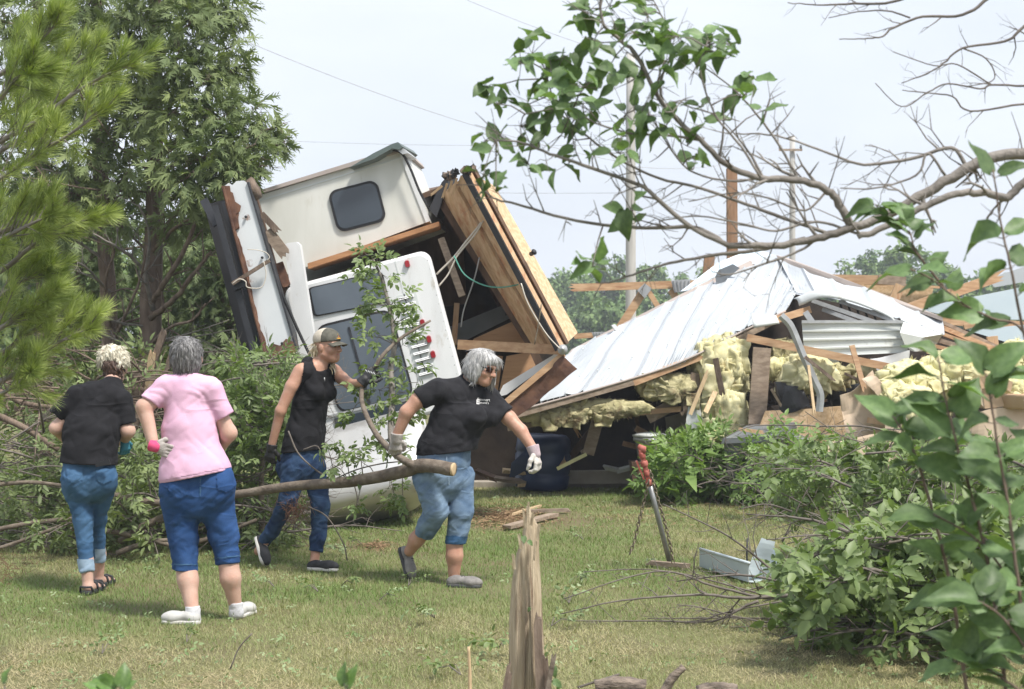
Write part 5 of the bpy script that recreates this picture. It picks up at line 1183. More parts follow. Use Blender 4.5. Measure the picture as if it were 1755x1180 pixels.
# ------------------------------------------------------------------ B: pink T-shirt, capri jeans, hand on hip, seen from behind
def person_b():
    Y = 9.9; q = lambda x, y, d=0.0: P(x, y, Y + d)
    t = empty('person', G(350, 1068), 'person in pink T-shirt and blue capri jeans, back turned, gloved hand on hip', 'person')
    X = (1, 0, 0); sk = Field(.006)
    head(sk, q(321, 611, .06), (-.12, 1, -.1), k=1.02)
    sk.chain([q(322, 665, .02), q(321, 640, .03)], [.066, .056], .03); sk.ecap(q(322, 685, .02), q(330, 800, .02), .09, .06, .12, .08, X)
    sk.chain([q(288, 668, 0), q(247, 697, -.05), q(262, 757, -.09)], [.046, .046, .033], .02)
    sk.chain([q(360, 675, .01), q(392, 742, .03), q(370, 775, .24)], [.044, .047, .034], .02)
    sk.chain([q(312, 850, .0), q(315, 925, 0), q(320, 978, -.02), q(322, 994, -.04), q(330, 1046, -.10)], [.08, .058, .053, .057, .036], .03)
    sk.chain([q(372, 850, .03), q(385, 915, .04), q(392, 968, .03), q(395, 990, .02), q(404, 1040, .05)], [.08, .058, .053, .057, .036], .03)
    sk.build('body', M['skin'], t)
    sh = Field(.0065)
    sh.ecap(q(322, 672, .02), q(324, 735, .0), .135, .105, .150, .125, X, .05); sh.ecap(q(324, 735, .0), q(334, 812, -.02), .152, .13, .200, .165, X, .05); sh.ecap(q(334, 805, -.02), q(338, 840, -.02), .205, .17, .215, .18, X, .04)
    sh.chain([q(288, 660, .01), q(358, 666, .01)], [.070, .070], .05); sh.cap(q(321, 650, .03), q(322, 672, .02), .068, .10, .04)
    sh.fcap(q(284, 664, 0), q(257, 689, -.035), .068, .066, .03, (-.55, -.2, -.75)); sh.fcap(q(362, 668, 0), q(386, 714, .015), .066, .064, .03)
    sh.cut(q(336, 815, 0), (.20, 0, -1)); sh.cut(q(321, 642, .03), (0, .25, 1))
    sh.disp(folds(.0065, (16, 10, 4), 2)); sh.disp(folds(.004, (8, 8, 18), 12)); sh.build('t_shirt', M['pink_cloth'], t)
    patch(sh, 'hem', M['pink_cloth'], t, poly=[(262, 822), (268, 816), (405, 791), (408, 797), (272, 824)], off=.003)
    je = Field(.0065)
    je.ecap(q(337, 808, 0), q(339, 850, 0), .195, .145, .200, .15, X, .05); je.ell(q(307, 838, -.05), (.114, .115, .128), None, .05); je.ell(q(371, 832, -.04), (.114, .115, .128), None, .05)
    je.chain([q(309, 862, -.01), q(314, 925, 0), q(318, 978, -.02)], [.112, .086, .076], .03); je.chain([q(371, 858, .02), q(383, 915, .03), q(391, 968, .03)], [.110, .085, .075], .03)
    je.cut(q(318, 976, 0), (-.05, 0, -1)); je.cut(q(345, 1000, 0), (0, 0, -1))
    def rcut(Xp):
        px = CX + Xp[:, 0] / Xp[:, 1] * F_PX; py = CY - (Xp[:, 2] - EYE) / Xp[:, 1] * F_PX
        return np.where(px > 350, np.maximum(0, (py - (968 - (px - 366) * .1))) * .0034 * 3, 0)
    je.disp(rcut); je.disp(folds(.009, (7, 7, 17), 6)); je.disp(folds(.0035, (10, 10, 38), 16)); je.build('jeans', M['denim_blue'], t)
    patch(je, 'pocket', M['denim_blue'], t, poly=[(370, 805), (402, 800), (404, 832), (388, 843), (373, 838)], off=.006); patch(je, 'pocket', M['denim_blue'], t, poly=[(288, 815), (322, 812), (323, 846), (308, 855), (291, 848)], off=.005)
    patch(je, 'stitching', M['denim_mid'], t, poly=[(344, 812), (345.3, 812), (344.3, 850), (343, 850)], off=.004)
    patch(je, 'hem', M['denim_mid'], t, poly=[(290, 966), (345, 966), (345, 968), (290, 968)], off=.004); patch(je, 'hem', M['denim_mid'], t, poly=[(362, 956), (418, 951), (418, 953), (362, 958)], off=.004)
    c = q(321, 611, .06); ht = Field(.006)
    ht.ell(c + Vector((-.002, -.02, .022)), (.090, .108, .100), None, .02); ht.ell(c + Vector((0, -.045, -.045)), (.080, .070, .070), None, .04); ht.cut(c + Vector((0, -.06, -.098)), (0, 0, -1)); ht.disp(folds(.006, (44, 44, 9), 3, .8)); ht.build('hair', M['hair_grey'], t)
    cap_locks(ht, t, M['hair_grey'], 1000, .045, 6, lift=.0008, r=.0020, spread=.08)
    hand(t, 'glove', q(263, 763, -.10), (.86, -.22, -.30), (.2, 1, .1), M['glove_grey'], curl=(.25, .3, .2), k=.98, thumb=1, cuff=.018, cuffmat=M['glove_pink'])
    hand(t, 'glove', q(370, 775, .24), (-.4, .5, -.5), (-1, 0, 0), M['glove_grey'], curl=(.5, .5, .4), k=.95, thumb=-1)
    for (a, b, hl, tl) in (((330, 1038, -.095), (331, 1060, -.11), (340, 1070), (287, 1074)), ((404, 1032, .045), (405, 1050, .05), (404, 1058), (416, 1051))):
        sk2 = Field(.005); sk2.cap(q(*a), q(*b), .043, .046, .02); sk2.cut(q(*a), (0, 0, 1)); sk2.disp(folds(.004, (20, 20, 50), 4)); sk2.build('sock', M['white_cloth'], t)
    h1 = G(340, 1069); h1.z = .0; t1 = h1 + Vector((-.215, .03, 0)); t1.z = 0; shoe(t, h1, t1, (0, 0, 1), M['white_leather'], M['sole_white'], wid=.048, tall=.058)
    h2 = G(405, 1059); h2.z = 0; t2 = h2 + Vector((.06, .215, 0)); shoe(t, h2, t2, (0, 0, 1), M['white_leather'], M['sole_white'], wid=.047, tall=.058)
person_b()

# ------------------------------------------------------------------ C: baseball cap, black tank top, hauling the branch
def person_c():
    Y = 12.2; q = lambda x, y, d=0.0: P(x, y, Y + d)
    t = empty('person', G(520, 978), 'person in two-tone baseball cap, black sleeveless top and dark jeans hauling a branch', 'person')
    SD = (-.62, -.78, 0); FW = Vector((.78, -.62, 0)); sk = Field(.006)
    L, s, f, u = head(sk, q(562, 592, -.02), (.88, -.47, -.03), k=1.0)
    sk.chain([q(545, 636, .0), q(556, 606, -.01)], [.064, .050], .03); sk.ecap(q(541, 650, 0), q(522, 770, 0), .135, .085, .13, .10, SD)
    sk.chain([q(542, 628, .0), q(519, 636, -.11)], [.055, .060], .04); sk.chain([q(548, 628, .0), q(572, 638, .10)], [.055, .058], .04)
    sk.chain([q(514, 638, -.12), q(500, 662, -.15), q(481, 704, -.17), q(466, 762, -.13)], [.053, .045, .037, .028], .02)
    sk.chain([q(572, 636, .10), q(586, 648, .05), q(602, 659, -.12), q(621, 656, -.36)], [.050, .043, .038, .029], .02)
    sk.chain([q(538, 790, .05), q(549, 866, -.02), q(543, 925, -.03), q(539, 962, -.05)], [.06, .042, .036, .033], .03)
    sk.chain([q(505, 790, -.04), q(490, 862, -.04), q(464, 915, .05), q(443, 944, .10)], [.06, .042, .035, .033], .03)
    sk.build('body', M['skin_tan'], t); face_bits(L, s, f, u, t)
    patch(sk, 'tank_straps', M['black_cloth'], t, poly=[(521, 612), (534, 611), (537, 626), (543, 637), (551, 641), (559, 636), (562, 622), (571, 621), (573, 640), (580, 668), (575, 692), (506, 692), (506, 672), (516, 652), (520, 632)], off=.007)
    sh = Field(.0065)
    sh.ecap(q(544, 640, .0), q(532, 690, 0), .125, .090, .135, .108, SD, .04); sh.ecap(q(532, 690, 0), q(522, 745, 0), .135, .110, .150, .125, SD, .05); sh.ecap(q(522, 745, 0), q(519, 785, 0), .155, .135, .180, .150, SD, .04)
    for sgn in (-1, 1): sh.ell(q(540, 672, 0) + FW * .078 + Vector(SD) * (.062 * sgn), (.062, .062, .066), None, .04)
    sh.chain([q(528, 621, -.06), q(531, 655, -.07)], [.050, .07], .03); sh.chain([q(562, 626, .05), q(558, 655, .05)], [.048, .06], .03)
    sh.cut(q(519, 772, 0), (.10, 0, -1)); sh.dent(q(501, 640, -.17), .090); sh.dent(q(587, 642, .13), .078); sh.dent(q(551, 617, -.09), .080)
    sh.disp(folds(.008, (14, 14, 5), 4)); sh.disp(folds(.005, (8, 8, 14), 14)); sh.build('tank_top', M['black_cloth'], t)
    MB().tube([q(527, 646, 0) + FW * .17, q(527, 652, 0) + FW * .172], .004, 5).build('pendant', M['galv'], t)
    je = Field(.0065)
    je.ecap(q(520, 768, 0), q(521, 800, 0), .160, .125, .160, .125, SD, .05); je.ell(q(505, 800, .0) - FW * .04, (.11, .11, .11), None, .05)
    je.chain([q(537, 800, .04), q(550, 866, -.02), q(545, 922, -.03)], [.094, .068, .055], .03); je.fcap(q(545, 922, -.03), q(541, 945, -.04), .055, .049, .02); je.chain([q(505, 800, -.05), q(493, 858, -.05), q(466, 910, .04)], [.098, .068, .053], .03); je.fcap(q(466, 910, .04), q(451, 931, .09), .053, .046, .02)
    je.disp(folds(.007, (9, 9, 22), 7)); je.disp(folds(.004, (12, 12, 44), 17)); je.build('jeans', M['denim_dark'], t)
    # two-tone cap
    cc = L(0, -.012, .045); M3 = [list(s), list(f), list(u)]
    cp = Field(.005); cp.ell(cc, (.088, .106, .082), M3, .02); cp.cut(L(0, 0, .026), list(-u + f * .12)); cp.cut(L(0, -.005, 0), list(f)); cp.build('cap_back', M['cap_beige'], t)
    cf = Field(.005); cf.ell(cc, (.0885, .107, .0835), M3, .02); cf.cut(L(0, 0, .026), list(-u + f * .12)); cf.cut(L(0, -.006, 0), list(-f)); cf.build('cap_front', M['cap_dark'], t)
    rows = []
    for i in range(9):
        b = i / 8; row = []
        for j in range(13):
            a = (j / 12 - .5) * 2; x = a * .074; y0 = .092 * math.sqrt(max(0, 1 - (x / .088) ** 2)); y = y0 + b * (.075 * (1 - .45 * a * a)); row.append(L(x, y - .006, .034 - .010 * b - .020 * a * a - .008 * b * b))
        rows.append(row)
    MB().grid(rows, True, .005).build('cap_brim', M['cap_dark'], t)
    for k_, (dz, ww) in enumerate(((.082, .020), (.068, .026), (.054, .022))):
        b = L(0, .095 - .020 * (dz - .05) / .03, dz); MB().tube([b - s * ww + f * -.006, b + f * .006, b + s * ww - f * .006], .0055, 6).build('cap_emblem', M['cap_orange' if k_ != 1 else 'cap_rust'], t)
    # hair below the cap and over the shoulder
    hb = Field(.006); hb.ell(L(0, -.070, -.025), (.066, .040, .060), M3, .02); hb.chain([L(-.02, -.085, -.03), L(-.03, -.095, -.10)], [.034, .018], .02); hb.disp(folds(.005, (40, 40, 12), 3)); hb.build('hair', M['hair_blonde'], t); cap_locks(hb, t, M['hair_blonde'], 150, .075, 3, lift=.002, r=.0035, spread=.15)
    rt, tp_ = [], []
    for k_ in range(16):
        o = Vector((U(-.015, .015), U(-.02, .02), 0)); rt.append(q(562, 612, .05) + o); tp_.append(q(570 + U(-6, 8), 634 + U(-6, 8), -.04 + U(-.03, .03)))
    hair_strands(t, 'hair_strands', M['hair_blonde'], rt, tp_, .004, 5, .015, 'stuff')
    # gloved hands: one closed round the branch, one trailing behind
    hand(t, 'glove', q(621, 655, -.36), (.55, .02, .62), (.35, .85, -.3), M['glove_black'], curl=(.7, 1.15, .8), k=1.12, thumb=-1, cuff=.012)
    hand(t, 'glove', q(466, 764, -.13), (-.2, .05, -1), (.3, .9, 0), M['glove_black'], curl=(.55, .7, .5), k=1.0, thumb=1, cuff=.012)
    for k_ in range(4): MB().tube([P(626 + k_ * 4.5, 633 + k_ * 1.5, 11.775), P(630 + k_ * 4.5, 638 + k_ * 1.5, 11.77)], .004, 5).build('glove_stripe', M['galv'], t)
    h1 = G(529, 979); h1.z = .012; t1 = h1 + Vector((.215, -.075, 0)); shoe(t, h1, t1, (0, 0, 1), M['shoe_black'], M['sole_white'], wid=.044, tall=.056)
    t2 = G(447, 973); t2.z = .012; h2 = t2 + Vector((-.052, .10, .19)); shoe(t, h2, t2 + Vector((.02, -.02, 0)), (.8, -.1, .45), M['shoe_black'], M['sole_white'], wid=.044, tall=.056)
M['cap_beige'] = pmat('cap_beige', (.46, .41, .34), (.54, .49, .41), scale=40, rough=.9, bump=.4, bscale=200)
M['cap_dark'] = pmat('cap_dark', (.075, .072, .058), (.12, .115, .095), scale=30, rough=.9, bump=.3, bscale=160)
M['cap_orange'] = pmat('cap_orange', (.60, .33, .05), rough=.8)
M['cap_rust'] = pmat('cap_rust', (.42, .13, .06), rough=.8)
person_c()

# ------------------------------------------------------------------ D: charcoal T-shirt with chest print, silver bob, sunglasses
def person_d():
    Y = 11.4; q = lambda x, y, d=0.0: P(x, y, Y + d)
    t = empty('person', G(770, 1005), 'person in sunglasses, charcoal T-shirt with chest print and faded capri jeans, leaning forward, gloved', 'person')
    SD = (-.60, -.80, 0); FW = Vector((.80, -.60, 0)); sk = Field(.006)
    L, s, f, u = head(sk, q(827, 628, -.06), (.80, -.50, -.30), up=(.22, 0, 1), k=1.0)
    sk.chain([q(798, 668, 0), q(812, 642, -.03)], [.070, .056], .03); sk.ecap(q(792, 695, 0), q(762, 790, 0), .10, .07, .12, .09, SD)
    sk.chain([q(756, 672, -.11), q(716, 686, -.15), q(697, 706, -.16), q(681, 744, -.14)], [.046, .050, .045, .033], .02)
    sk.chain([q(838, 686, .07), q(872, 716, .04), q(893, 738, .0), q(913, 768, -.04)], [.045, .049, .042, .032], .02)
    sk.chain([q(738, 820, -.05), q(750, 872, -.08), q(728, 908, .03), q(714, 924, .06), q(702, 944, .10)], [.08, .06, .052, .049, .037], .03)
    sk.chain([q(785, 820, .04), q(791, 875, .0), q(779, 932, .0), q(779, 952, -.01), q(778, 990, .0)], [.08, .06, .052, .053, .037], .03)
    sk.build('body', M['skin_tan'], t); face_bits(L, s, f, u, t, eyes=False)
    sh = Field(.0065)
    sh.ecap(q(796, 678, 0), q(783, 722, 0), .165, .120, .175, .165, SD, .05); sh.ecap(q(783, 722, 0), q(764, 775, 0), .175, .185, .185, .190, SD, .05); sh.ecap(q(764, 770, 0), q(760, 800, 0), .187, .190, .190, .190, SD, .04)
    for sgn in (-1, 1): sh.ell(q(806, 712, 0) + FW * .095 + Vector(SD) * (.075 * sgn), (.085, .085, .085), None, .05)
    sh.chain([q(752, 668, -.10), q(838, 680, .07)], [.080, .074], .06); sh.cap(q(806, 654, -.01), q(800, 675, 0), .076, .10, .04)
    sh.fcap(q(750, 668, -.12), q(717, 684, -.145), .078, .072, .03, (-.80, -.1, -.5)); sh.fcap(q(842, 686, .07), q(867, 711, .04), .076, .070, .03)
    sh.cut(q(762, 775, 0), (.10, 0, -1)); sh.dent(q(816, 634, -.05), .098)
    sh.disp(folds(.007, (14, 14, 6), 6)); sh.disp(folds(.0045, (7, 7, 18), 16)); sh.build('t_shirt', M['charcoal_cloth'], t)
    je = Field(.0065)
    je.ecap(q(760, 775, 0), q(760, 815, 0), .180, .185, .180, .175, SD, .05); je.ell(q(742, 815, .02), (.12, .13, .13), None, .05)
    je.chain([q(736, 822, -.05), q(748, 874, -.09)], [.116, .086], .03); je.fcap(q(748, 874, -.09), q(726, 914, .03), .086, .075, .02); je.chain([q(787, 818, .03), q(791, 875, -.01), q(780, 934, .0)], [.108, .082, .070], .03)
    je.cut(q(778, 931, 0), (0, 0, -1)); je.disp(folds(.009, (7, 7, 19), 9)); je.disp(folds(.004, (10, 10, 42), 19)); je.build('jeans', M['denim_fade'], t)
    patch(je, 'hem', M['denim_mid'], t, poly=[(752, 917), (802, 919), (802, 933), (752, 931)], off=.004)
    patch(je, 'stitching', M['denim_cuff'], t, poly=[(765, 782), (766.4, 782), (770.4, 830), (769, 830)], off=.004)
    # silver bob
    M3 = [list(s), list(f), list(u)]; ht = Field(.006)
    ht.ell(L(0, -.020, .028), (.090, .108, .092), M3, .02); ht.ell(L(-.0, -.060, -.035), (.086, .066, .072), M3, .04); ht.ell(L(.066, -.010, -.040), (.030, .055, .070), M3, .03); ht.ell(L(-.072, .012, -.045), (.026, .050, .085), M3, .03)
    ht.ell(L(-.01, .062, .062), (.062, .038, .034), M3, .03); ht.ell(L(.01, .115, -.045), (.062, .062, .085), M3, .02, True); ht.disp(folds(.003, (34, 34, 9), 3, .8)); ht.build('hair', M['hair_silver'], t)
    cap_locks(ht, t, M['hair_silver'], 800, .06, 8, lift=.0, r=.0016, spread=.05, sel=lambda c_: ((c_ - np.array(L(0, .085, -.03))) ** 2).sum(1) > .0075)
    rt, tp_ = [], []
    for k_ in range(26):
        a = U(-.02, .03); rt.append(L(-.078, .03 + a, .03 + U(-.02, .02))); tp_.append(L(-.085 + U(-.01, .01), .055 + a + U(-.01, .012), -.135 + U(-.02, .025)))
    hair_strands(t, 'hair_strands', M['hair_silver'], rt, tp_, .0045, 7, .004, 'stuff')
    # sunglasses
    gl = None
    for sd in (-1, 1):
        o = [L(sd * (.036 + a), .098 - abs(a + .0) * .25 - (.012 if a > .0 else 0), .002 + b) for (a, b) in rrect(.056, .038, .015, 4)]
        gg = MB().prism(o, -f * .008).build('sunglass_lens', M['glass_sun'], t)
        MB().tube([L(sd * .062, .082, .008), L(sd * .080, .02, .006), L(sd * .082, -.03, .0)], .004, 5).build('sunglass_arm', M['black_plastic'], t)
    MB().tube([L(-.012, .108, .010), L(0, .112, .012), L(.012, .108, .010)], .004, 5).build('sunglass_bridge', M['black_plastic'], t)
    # chest print, two short lines of white lettering
    def text(body, px, py, size, name):
        cu = bpy.data.curves.new(name, 'FONT'); cu.body = body; cu.size = size; cu.extrude = .0008
        ob = bpy.data.objects.new(name, cu); COL.objects.link(ob); dg = bpy.context.evaluated_depsgraph_get(); me = bpy.data.meshes.new_from_object(ob.evaluated_get(dg)); bpy.data.objects.remove(ob)
        V = sh.V; X0 = P(px, py, Y); out = []
        for v in me.vertices:
            w = X0 + Vector((v.co.x, 0, v.co.y - .10 * v.co.x * 0 - .06 * v.co.x))
            dx = (V[:, 0] / V[:, 1] - w.x / w.y); dz = ((V[:, 2] - EYE) / V[:, 1] - (w.z - EYE) / w.y); d2 = dx * dx + dz * dz + (V[:, 1] > Y) * 1.0
            i = np.argsort(d2)[:6]; wt = 1 / (d2[i] + 1e-7); yy = (V[i, 1] * wt).sum() / wt.sum() - .006 - v.co.z
            sc = yy / w.y; v.co = Vector((w.x * sc, yy, EYE + (w.z - EYE) * sc))
        me.materials.clear(); return link_mesh(name, me, M['print_white'], t)
    text('Emmert', 818, 686, .026, 'lettering'); text('Ement\'s', 820, 691, .022, 'lettering'); 
    bigE = text('E', 816, 692, .045, 'lettering')
    hand(t, 'glove', q(680, 748, -.14), (-.10, .15, -1), (-.2, .9, 0), M['glove_grey'], curl=(.55, .75, .55), k=1.08, thumb=1, cuff=.022)
    hand(t, 'glove', q(915, 772, -.04), (.30, -.15, -.95), (-.75, .35, -.3), M['glove_pale'], curl=(.5, .8, .6), k=1.12, thumb=-1, cuff=.030, cuffmat=M['glove_mauve'])
    h1 = G(768, 1005); h1.z = .0; t1 = h1 + Vector((.225, -.05, 0)); shoe(t, h1, t1, (0, 0, 1), M['shoe_grey'], M['sole_dark'], wid=.048, tall=.062)
    t2 = G(700, 996); t2.z = .01; h2 = t2 + Vector((-.065, .06, .20)); shoe(t, h2, t2, (.85, -.25, .4), M['shoe_grey'], M['sole_dark'], wid=.048, tall=.062)
M['glass_sun'] = pmat('glass_sun', (.020, .006, .006), (.06, .012, .012), scale=20, rough=.08, spec=.8)
M['print_white'] = pmat('print_white', (.72, .72, .72), rough=.8)
M['glove_pale'] = pmat('glove_pale', (.50, .46, .43), (.66, .63, .60), scale=24, rough=.9, bump=.4, bscale=90)
M['glove_mauve'] = pmat('glove_mauve', (.42, .33, .36), (.52, .43, .45), scale=18, rough=.9, bump=.3, bscale=90)
person_d()
# ================================================================== vegetation helpers
def compound(name, pos, d, size, mat, parent, pairs=2, leafw=.42, rv=None, kind='stuff', stalk=True):
    """ash-like compound leaves: a terminal leaflet and pairs of side leaflets on a short stalk"""
    n = len(pos); d = d / np.linalg.norm(d, axis=1, keepdims=True); up = rng.normal(0, .5, (n, 3)) + np.array([0, -.25, 1.0])
    s = np.cross(d, up); s /= np.maximum(np.linalg.norm(s, axis=1, keepdims=True), 1e-6); u = np.cross(s, d); size = np.broadcast_to(size, n)
    if rv is None: rv = rng.uniform(.1, .9, n)
    Ps, Ds, Ns, Ls, Rv = [], [], [], [], []
    for k in range(pairs + 1):
        t = (k + .8) / (pairs + .8)
        base = pos + d * (size * t)[:, None]
        if k == pairs: Ps.append(base); Ds.append(d + rng.normal(0, .15, (n, 3))); Ns.append(u); Ls.append(size * rng.uniform(.62, .85, n)); Rv.append(rv)
        else:
            for sg in (-1, 1):
                Ps.append(base); Ds.append(d * .55 + s * sg * .85 - u * .12 + rng.normal(0, .15, (n, 3))); Ns.append(u + rng.normal(0, .25, (n, 3))); Ls.append(size * rng.uniform(.5, .75, n)); Rv.append(rv)
    Ps, Ds, Ns = np.concatenate(Ps), np.concatenate(Ds), np.concatenate(Ns); Ls, Rv = np.concatenate(Ls), np.concatenate(Rv)
    return ribbons(name, Ps, Ds, Ns, Ls, Ls * leafw, mat, parent, rv=np.clip(Rv + rng.normal(0, .08, len(Rv)), 0, 1), kind=kind, fine=True, fold=.16)
def grow_branch(mb, path, r0, r1, twigs, tl, leaves=None, seed=0, up=.25, sides=5, sub=2, droop=0.0, start=.15):
    """tube along path with side twigs; collects leaf seats (pos, dir)"""
    rr = random.Random(seed); c = catmull(path, 5); m = len(c)
    c = [p + Vector((rr.gauss(0, 1), rr.gauss(0, 1), rr.gauss(0, 1))) * (r0 * .12 if 0 < i < m - 1 else 0) for i, p in enumerate(c)]
    mb.tube(c, [lerp(r0, r1, i / (m - 1)) for i in range(m)], sides)
    for k in range(twigs):
        t = start + (1 - start) * (k + rr.random()) / max(twigs, 1); i = min(m - 2, int(t * (m - 1))); p = c[i].lerp(c[i + 1], t * (m - 1) - i); d = (c[i + 1] - c[i]).normalized()
        o = Vector((rr.gauss(0, 1), rr.gauss(0, 1), rr.gauss(0, .8) + up)); o = (o - d * o.dot(d) * .6).normalized()
        v = (d * .75 + o * .8).normalized(); L = tl * rr.uniform(.5, 1.2) * (1.15 - .5 * t); r = lerp(r0, r1, t) * .55
        pts = [p]
        for s in range(3): v = (v + Vector((rr.gauss(0, .22), rr.gauss(0, .22), rr.gauss(0, .22) - droop))).normalized(); pts.append(pts[-1] + v * (L / 3))
        mb.tube(pts, [r, r * .75, r * .5, r * .3], 4, cap=False)
        if leaves is not None:
            for s in range(1, 4): leaves.append((pts[s], (v + Vector((rr.gauss(0, .6), rr.gauss(0, .6), rr.gauss(0, .4)))).normalized()))
        for s in range(sub):
            a = pts[rr.choice((1, 2))]; w = (v + Vector((rr.gauss(0, .7), rr.gauss(0, .7), rr.gauss(0, .6)))).normalized(); e = a + w * L * rr.uniform(.2, .5); mb.tube([a, a.lerp(e, .5) + Vector((0, 0, rr.gauss(0, .01))), e], [r * .5, r * .4, r * .2], 4, cap=False)
            if leaves is not None: leaves.append((e, w))
    return c
def seats(lv):
    return np.array([tuple(p) for p, _ in lv]), np.array([tuple(d) for _, d in lv])

# ================================================================== tall cedars behind the people
def cedar_clumps(parent, clumps, n_per, mat, seed, size=.17, dark=0.0):
    r = np.random.default_rng(seed); Ps, Ds, Ns, Ls, Rv = [], [], [], [], []
    for (px, py, rp, Y) in clumps:
        c = np.array(P(px, py, Y)); rad = rp * Y / F_PX; n = int(n_per * .95 * (rp / 50) ** 1.6)
        o = r.normal(0, 1, (n, 3)); o /= np.linalg.norm(o, axis=1, keepdims=True); pos = c + o * (rad * r.uniform(.15, 1.25, n) ** .7)[:, None] * np.array([1, 1, .9])
        d = o * .7 + np.array([0, 0, -.45]) + r.normal(0, .35, (n, 3)); d /= np.linalg.norm(d, axis=1, keepdims=True); nn = r.normal(0, .6, (n, 3)) + np.array([0, -.4, .8])
        s = np.cross(d, nn); s /= np.linalg.norm(s, axis=1, keepdims=True); tone = np.clip(.45 + r.normal(0, .16, n) + r.normal(0, .14) - dark, 0, 1); L = size * r.uniform(.7, 1.3, n)  # dark puts the shade of the rear cedars into their leaf tone
        for k in range(5):
            t = k / 5; base = pos + d * (L * t)[:, None]
            for sg in (-1, 1):
                Ps.append(base); Ds.append(d * .75 + s * sg * .62 + r.normal(0, .18, (n, 3))); Ns.append(np.cross(s, d)); Ls.append(L * (.52 - .28 * t)); Rv.append(np.clip(tone + .12 * t, 0, 1))
        Ps.append(pos); Ds.append(d); Ns.append(np.cross(s, d)); Ls.append(L * 1.05); Rv.append(tone)
    Ps, Ds, Ns, Ls, Rv = (np.concatenate(a) for a in (Ps, Ds, Ns, Ls, Rv))
    return ribbons('crown', Ps, Ds, Ns, Ls, Ls * .2, mat, parent, rv=Rv, fold=.12)
def cedar(px, Y, trunk, clumps, n_per, label, seed, limbs=True, dead=(), dark=0.0):
    b = P(px, 600, Y); b.z = 0; t = empty('cedar_tree', b, label, 'tree', 'cedars of the windbreak')
    path = [b] + [P(x, y, yy) for (x, y, yy, r_) in trunk]; rad = [trunk[0][3] * 1.2 * Y / F_PX] + [r_ * Y / F_PX for (_, _, _, r_) in trunk]
    c = catmull(path, 5); m = len(c); rr = [float(np.interp(i / (m - 1) * (len(rad) - 1), range(len(rad)), rad)) for i in range(m)]
    MB().tube(c, rr, 9, wob=.07).build('trunk', M['bark_red'], t)
    k = 0
    for (x, y, rp, yy) in clumps:
        tgt = P(x, y, yy); ok = [p for p in c if p.z < tgt.z - .05] or [c[0]]; s = min(ok, key=lambda p: (p - tgt).length + .3 * abs(p.z - tgt.z + .35))
        lb = MB(); grow_branch(lb, [s, s.lerp(tgt, .5) + Vector((0, 0, .06)), tgt, tgt + (tgt - s).normalized() * .15], .026, .005, 5, .28, None, seed + k, sub=2); lb.build('limb', M['bark_red'], t); k += 1
    for i, (pts, r_) in enumerate(dead):
        db = MB(); grow_branch(db, [P(x, y, yy) for (x, y, yy) in pts], r_ * Y / F_PX, r_ * .3 * Y / F_PX, 6, .35, None, seed + 60 + i, sub=2); db.build('dead_branch', M['bark_red'] if i % 3 else M['bark_grey'], t)
    rr2 = random.Random(seed + 5)
    for i in range(0 if dark else 12):                       # bare lower branches
        f = rr2.uniform(.18, .62); p = c[int(f * (m - 1))]; sd = rr2.choice((-1, 1)); v = Vector((sd * rr2.uniform(.4, 1), rr2.uniform(-.9, .1), rr2.uniform(-.1, .8))).normalized(); L = rr2.uniform(.5, 1.3)
        db = MB(); grow_branch(db, [p, p + v * L * .5 + Vector((0, 0, .05)), p + v * L + Vector((0, 0, rr2.uniform(-.1, .3)))], rr2.uniform(.010, .022), .004, 6, .3, None, seed + 200 + i, sub=2); db.build('dead_branch', M['bark_red'] if i % 2 else M['bark_grey'], t)
    cedar_clumps(t, clumps, n_per, M['cedar'], seed, dark=dark); return t
cedar(262, 16.6, [(262, 700, 16.6, 22), (258, 560, 16.6, 20), (262, 440, 16.6, 17), (266, 300, 16.6, 15), (266, 150, 16.6, 13), (266, 0, 16.6, 10), (268, -120, 16.6, 6)],
      [(285, -20, 70, 16.3), (350, -10, 60, 16.6), (385, 28, 42, 16.6), (320, 45, 55, 16.0), (378, 85, 45, 16.4), (235, 40, 50, 16.4), (300, 105, 50, 15.9), (345, 145, 55, 16.0), (395, 120, 34, 16.5), (240, 115, 45, 16.2),
       (372, 205, 55, 15.8), (425, 205, 44, 16.0), (462, 222, 28, 16.0), (468, 250, 22, 15.9), (420, 255, 46, 15.7), (360, 265, 52, 15.6), (300, 190, 48, 15.9), (320, 305, 46, 15.6), (395, 300, 40, 15.6), (432, 290, 24, 15.7), (250, 200, 40, 16.2), (345, 340, 40, 15.8), (290, 268, 40, 15.8), (300, 380, 34, 16.2), (372, 372, 30, 16.2)], 120,
      'tallest cedar with a full green crown beside the tilted camper', 300,
      dead=[([(262, 530, 16.5), (250, 470, 16.3), (256, 400, 16.2), (238, 350, 16.0)], 5), ([(258, 520, 16.5), (285, 480, 16.2), (320, 420, 16.0), (342, 350, 15.9), (338, 290, 15.9)], 6), ([(258, 545, 16.5), (300, 510, 16.2), (345, 452, 16.0), (362, 430, 15.9)], 6), ([(262, 480, 16.5), (225, 440, 16.2), (195, 420, 16.0), (160, 400, 15.9)], 4),
            ([(262, 430, 16.5), (300, 390, 16.1), (330, 372, 15.9), (365, 350, 15.8)], 4), ([(260, 590, 16.5), (292, 560, 16.0), (330, 548, 15.8), (352, 520, 15.7)], 4)])
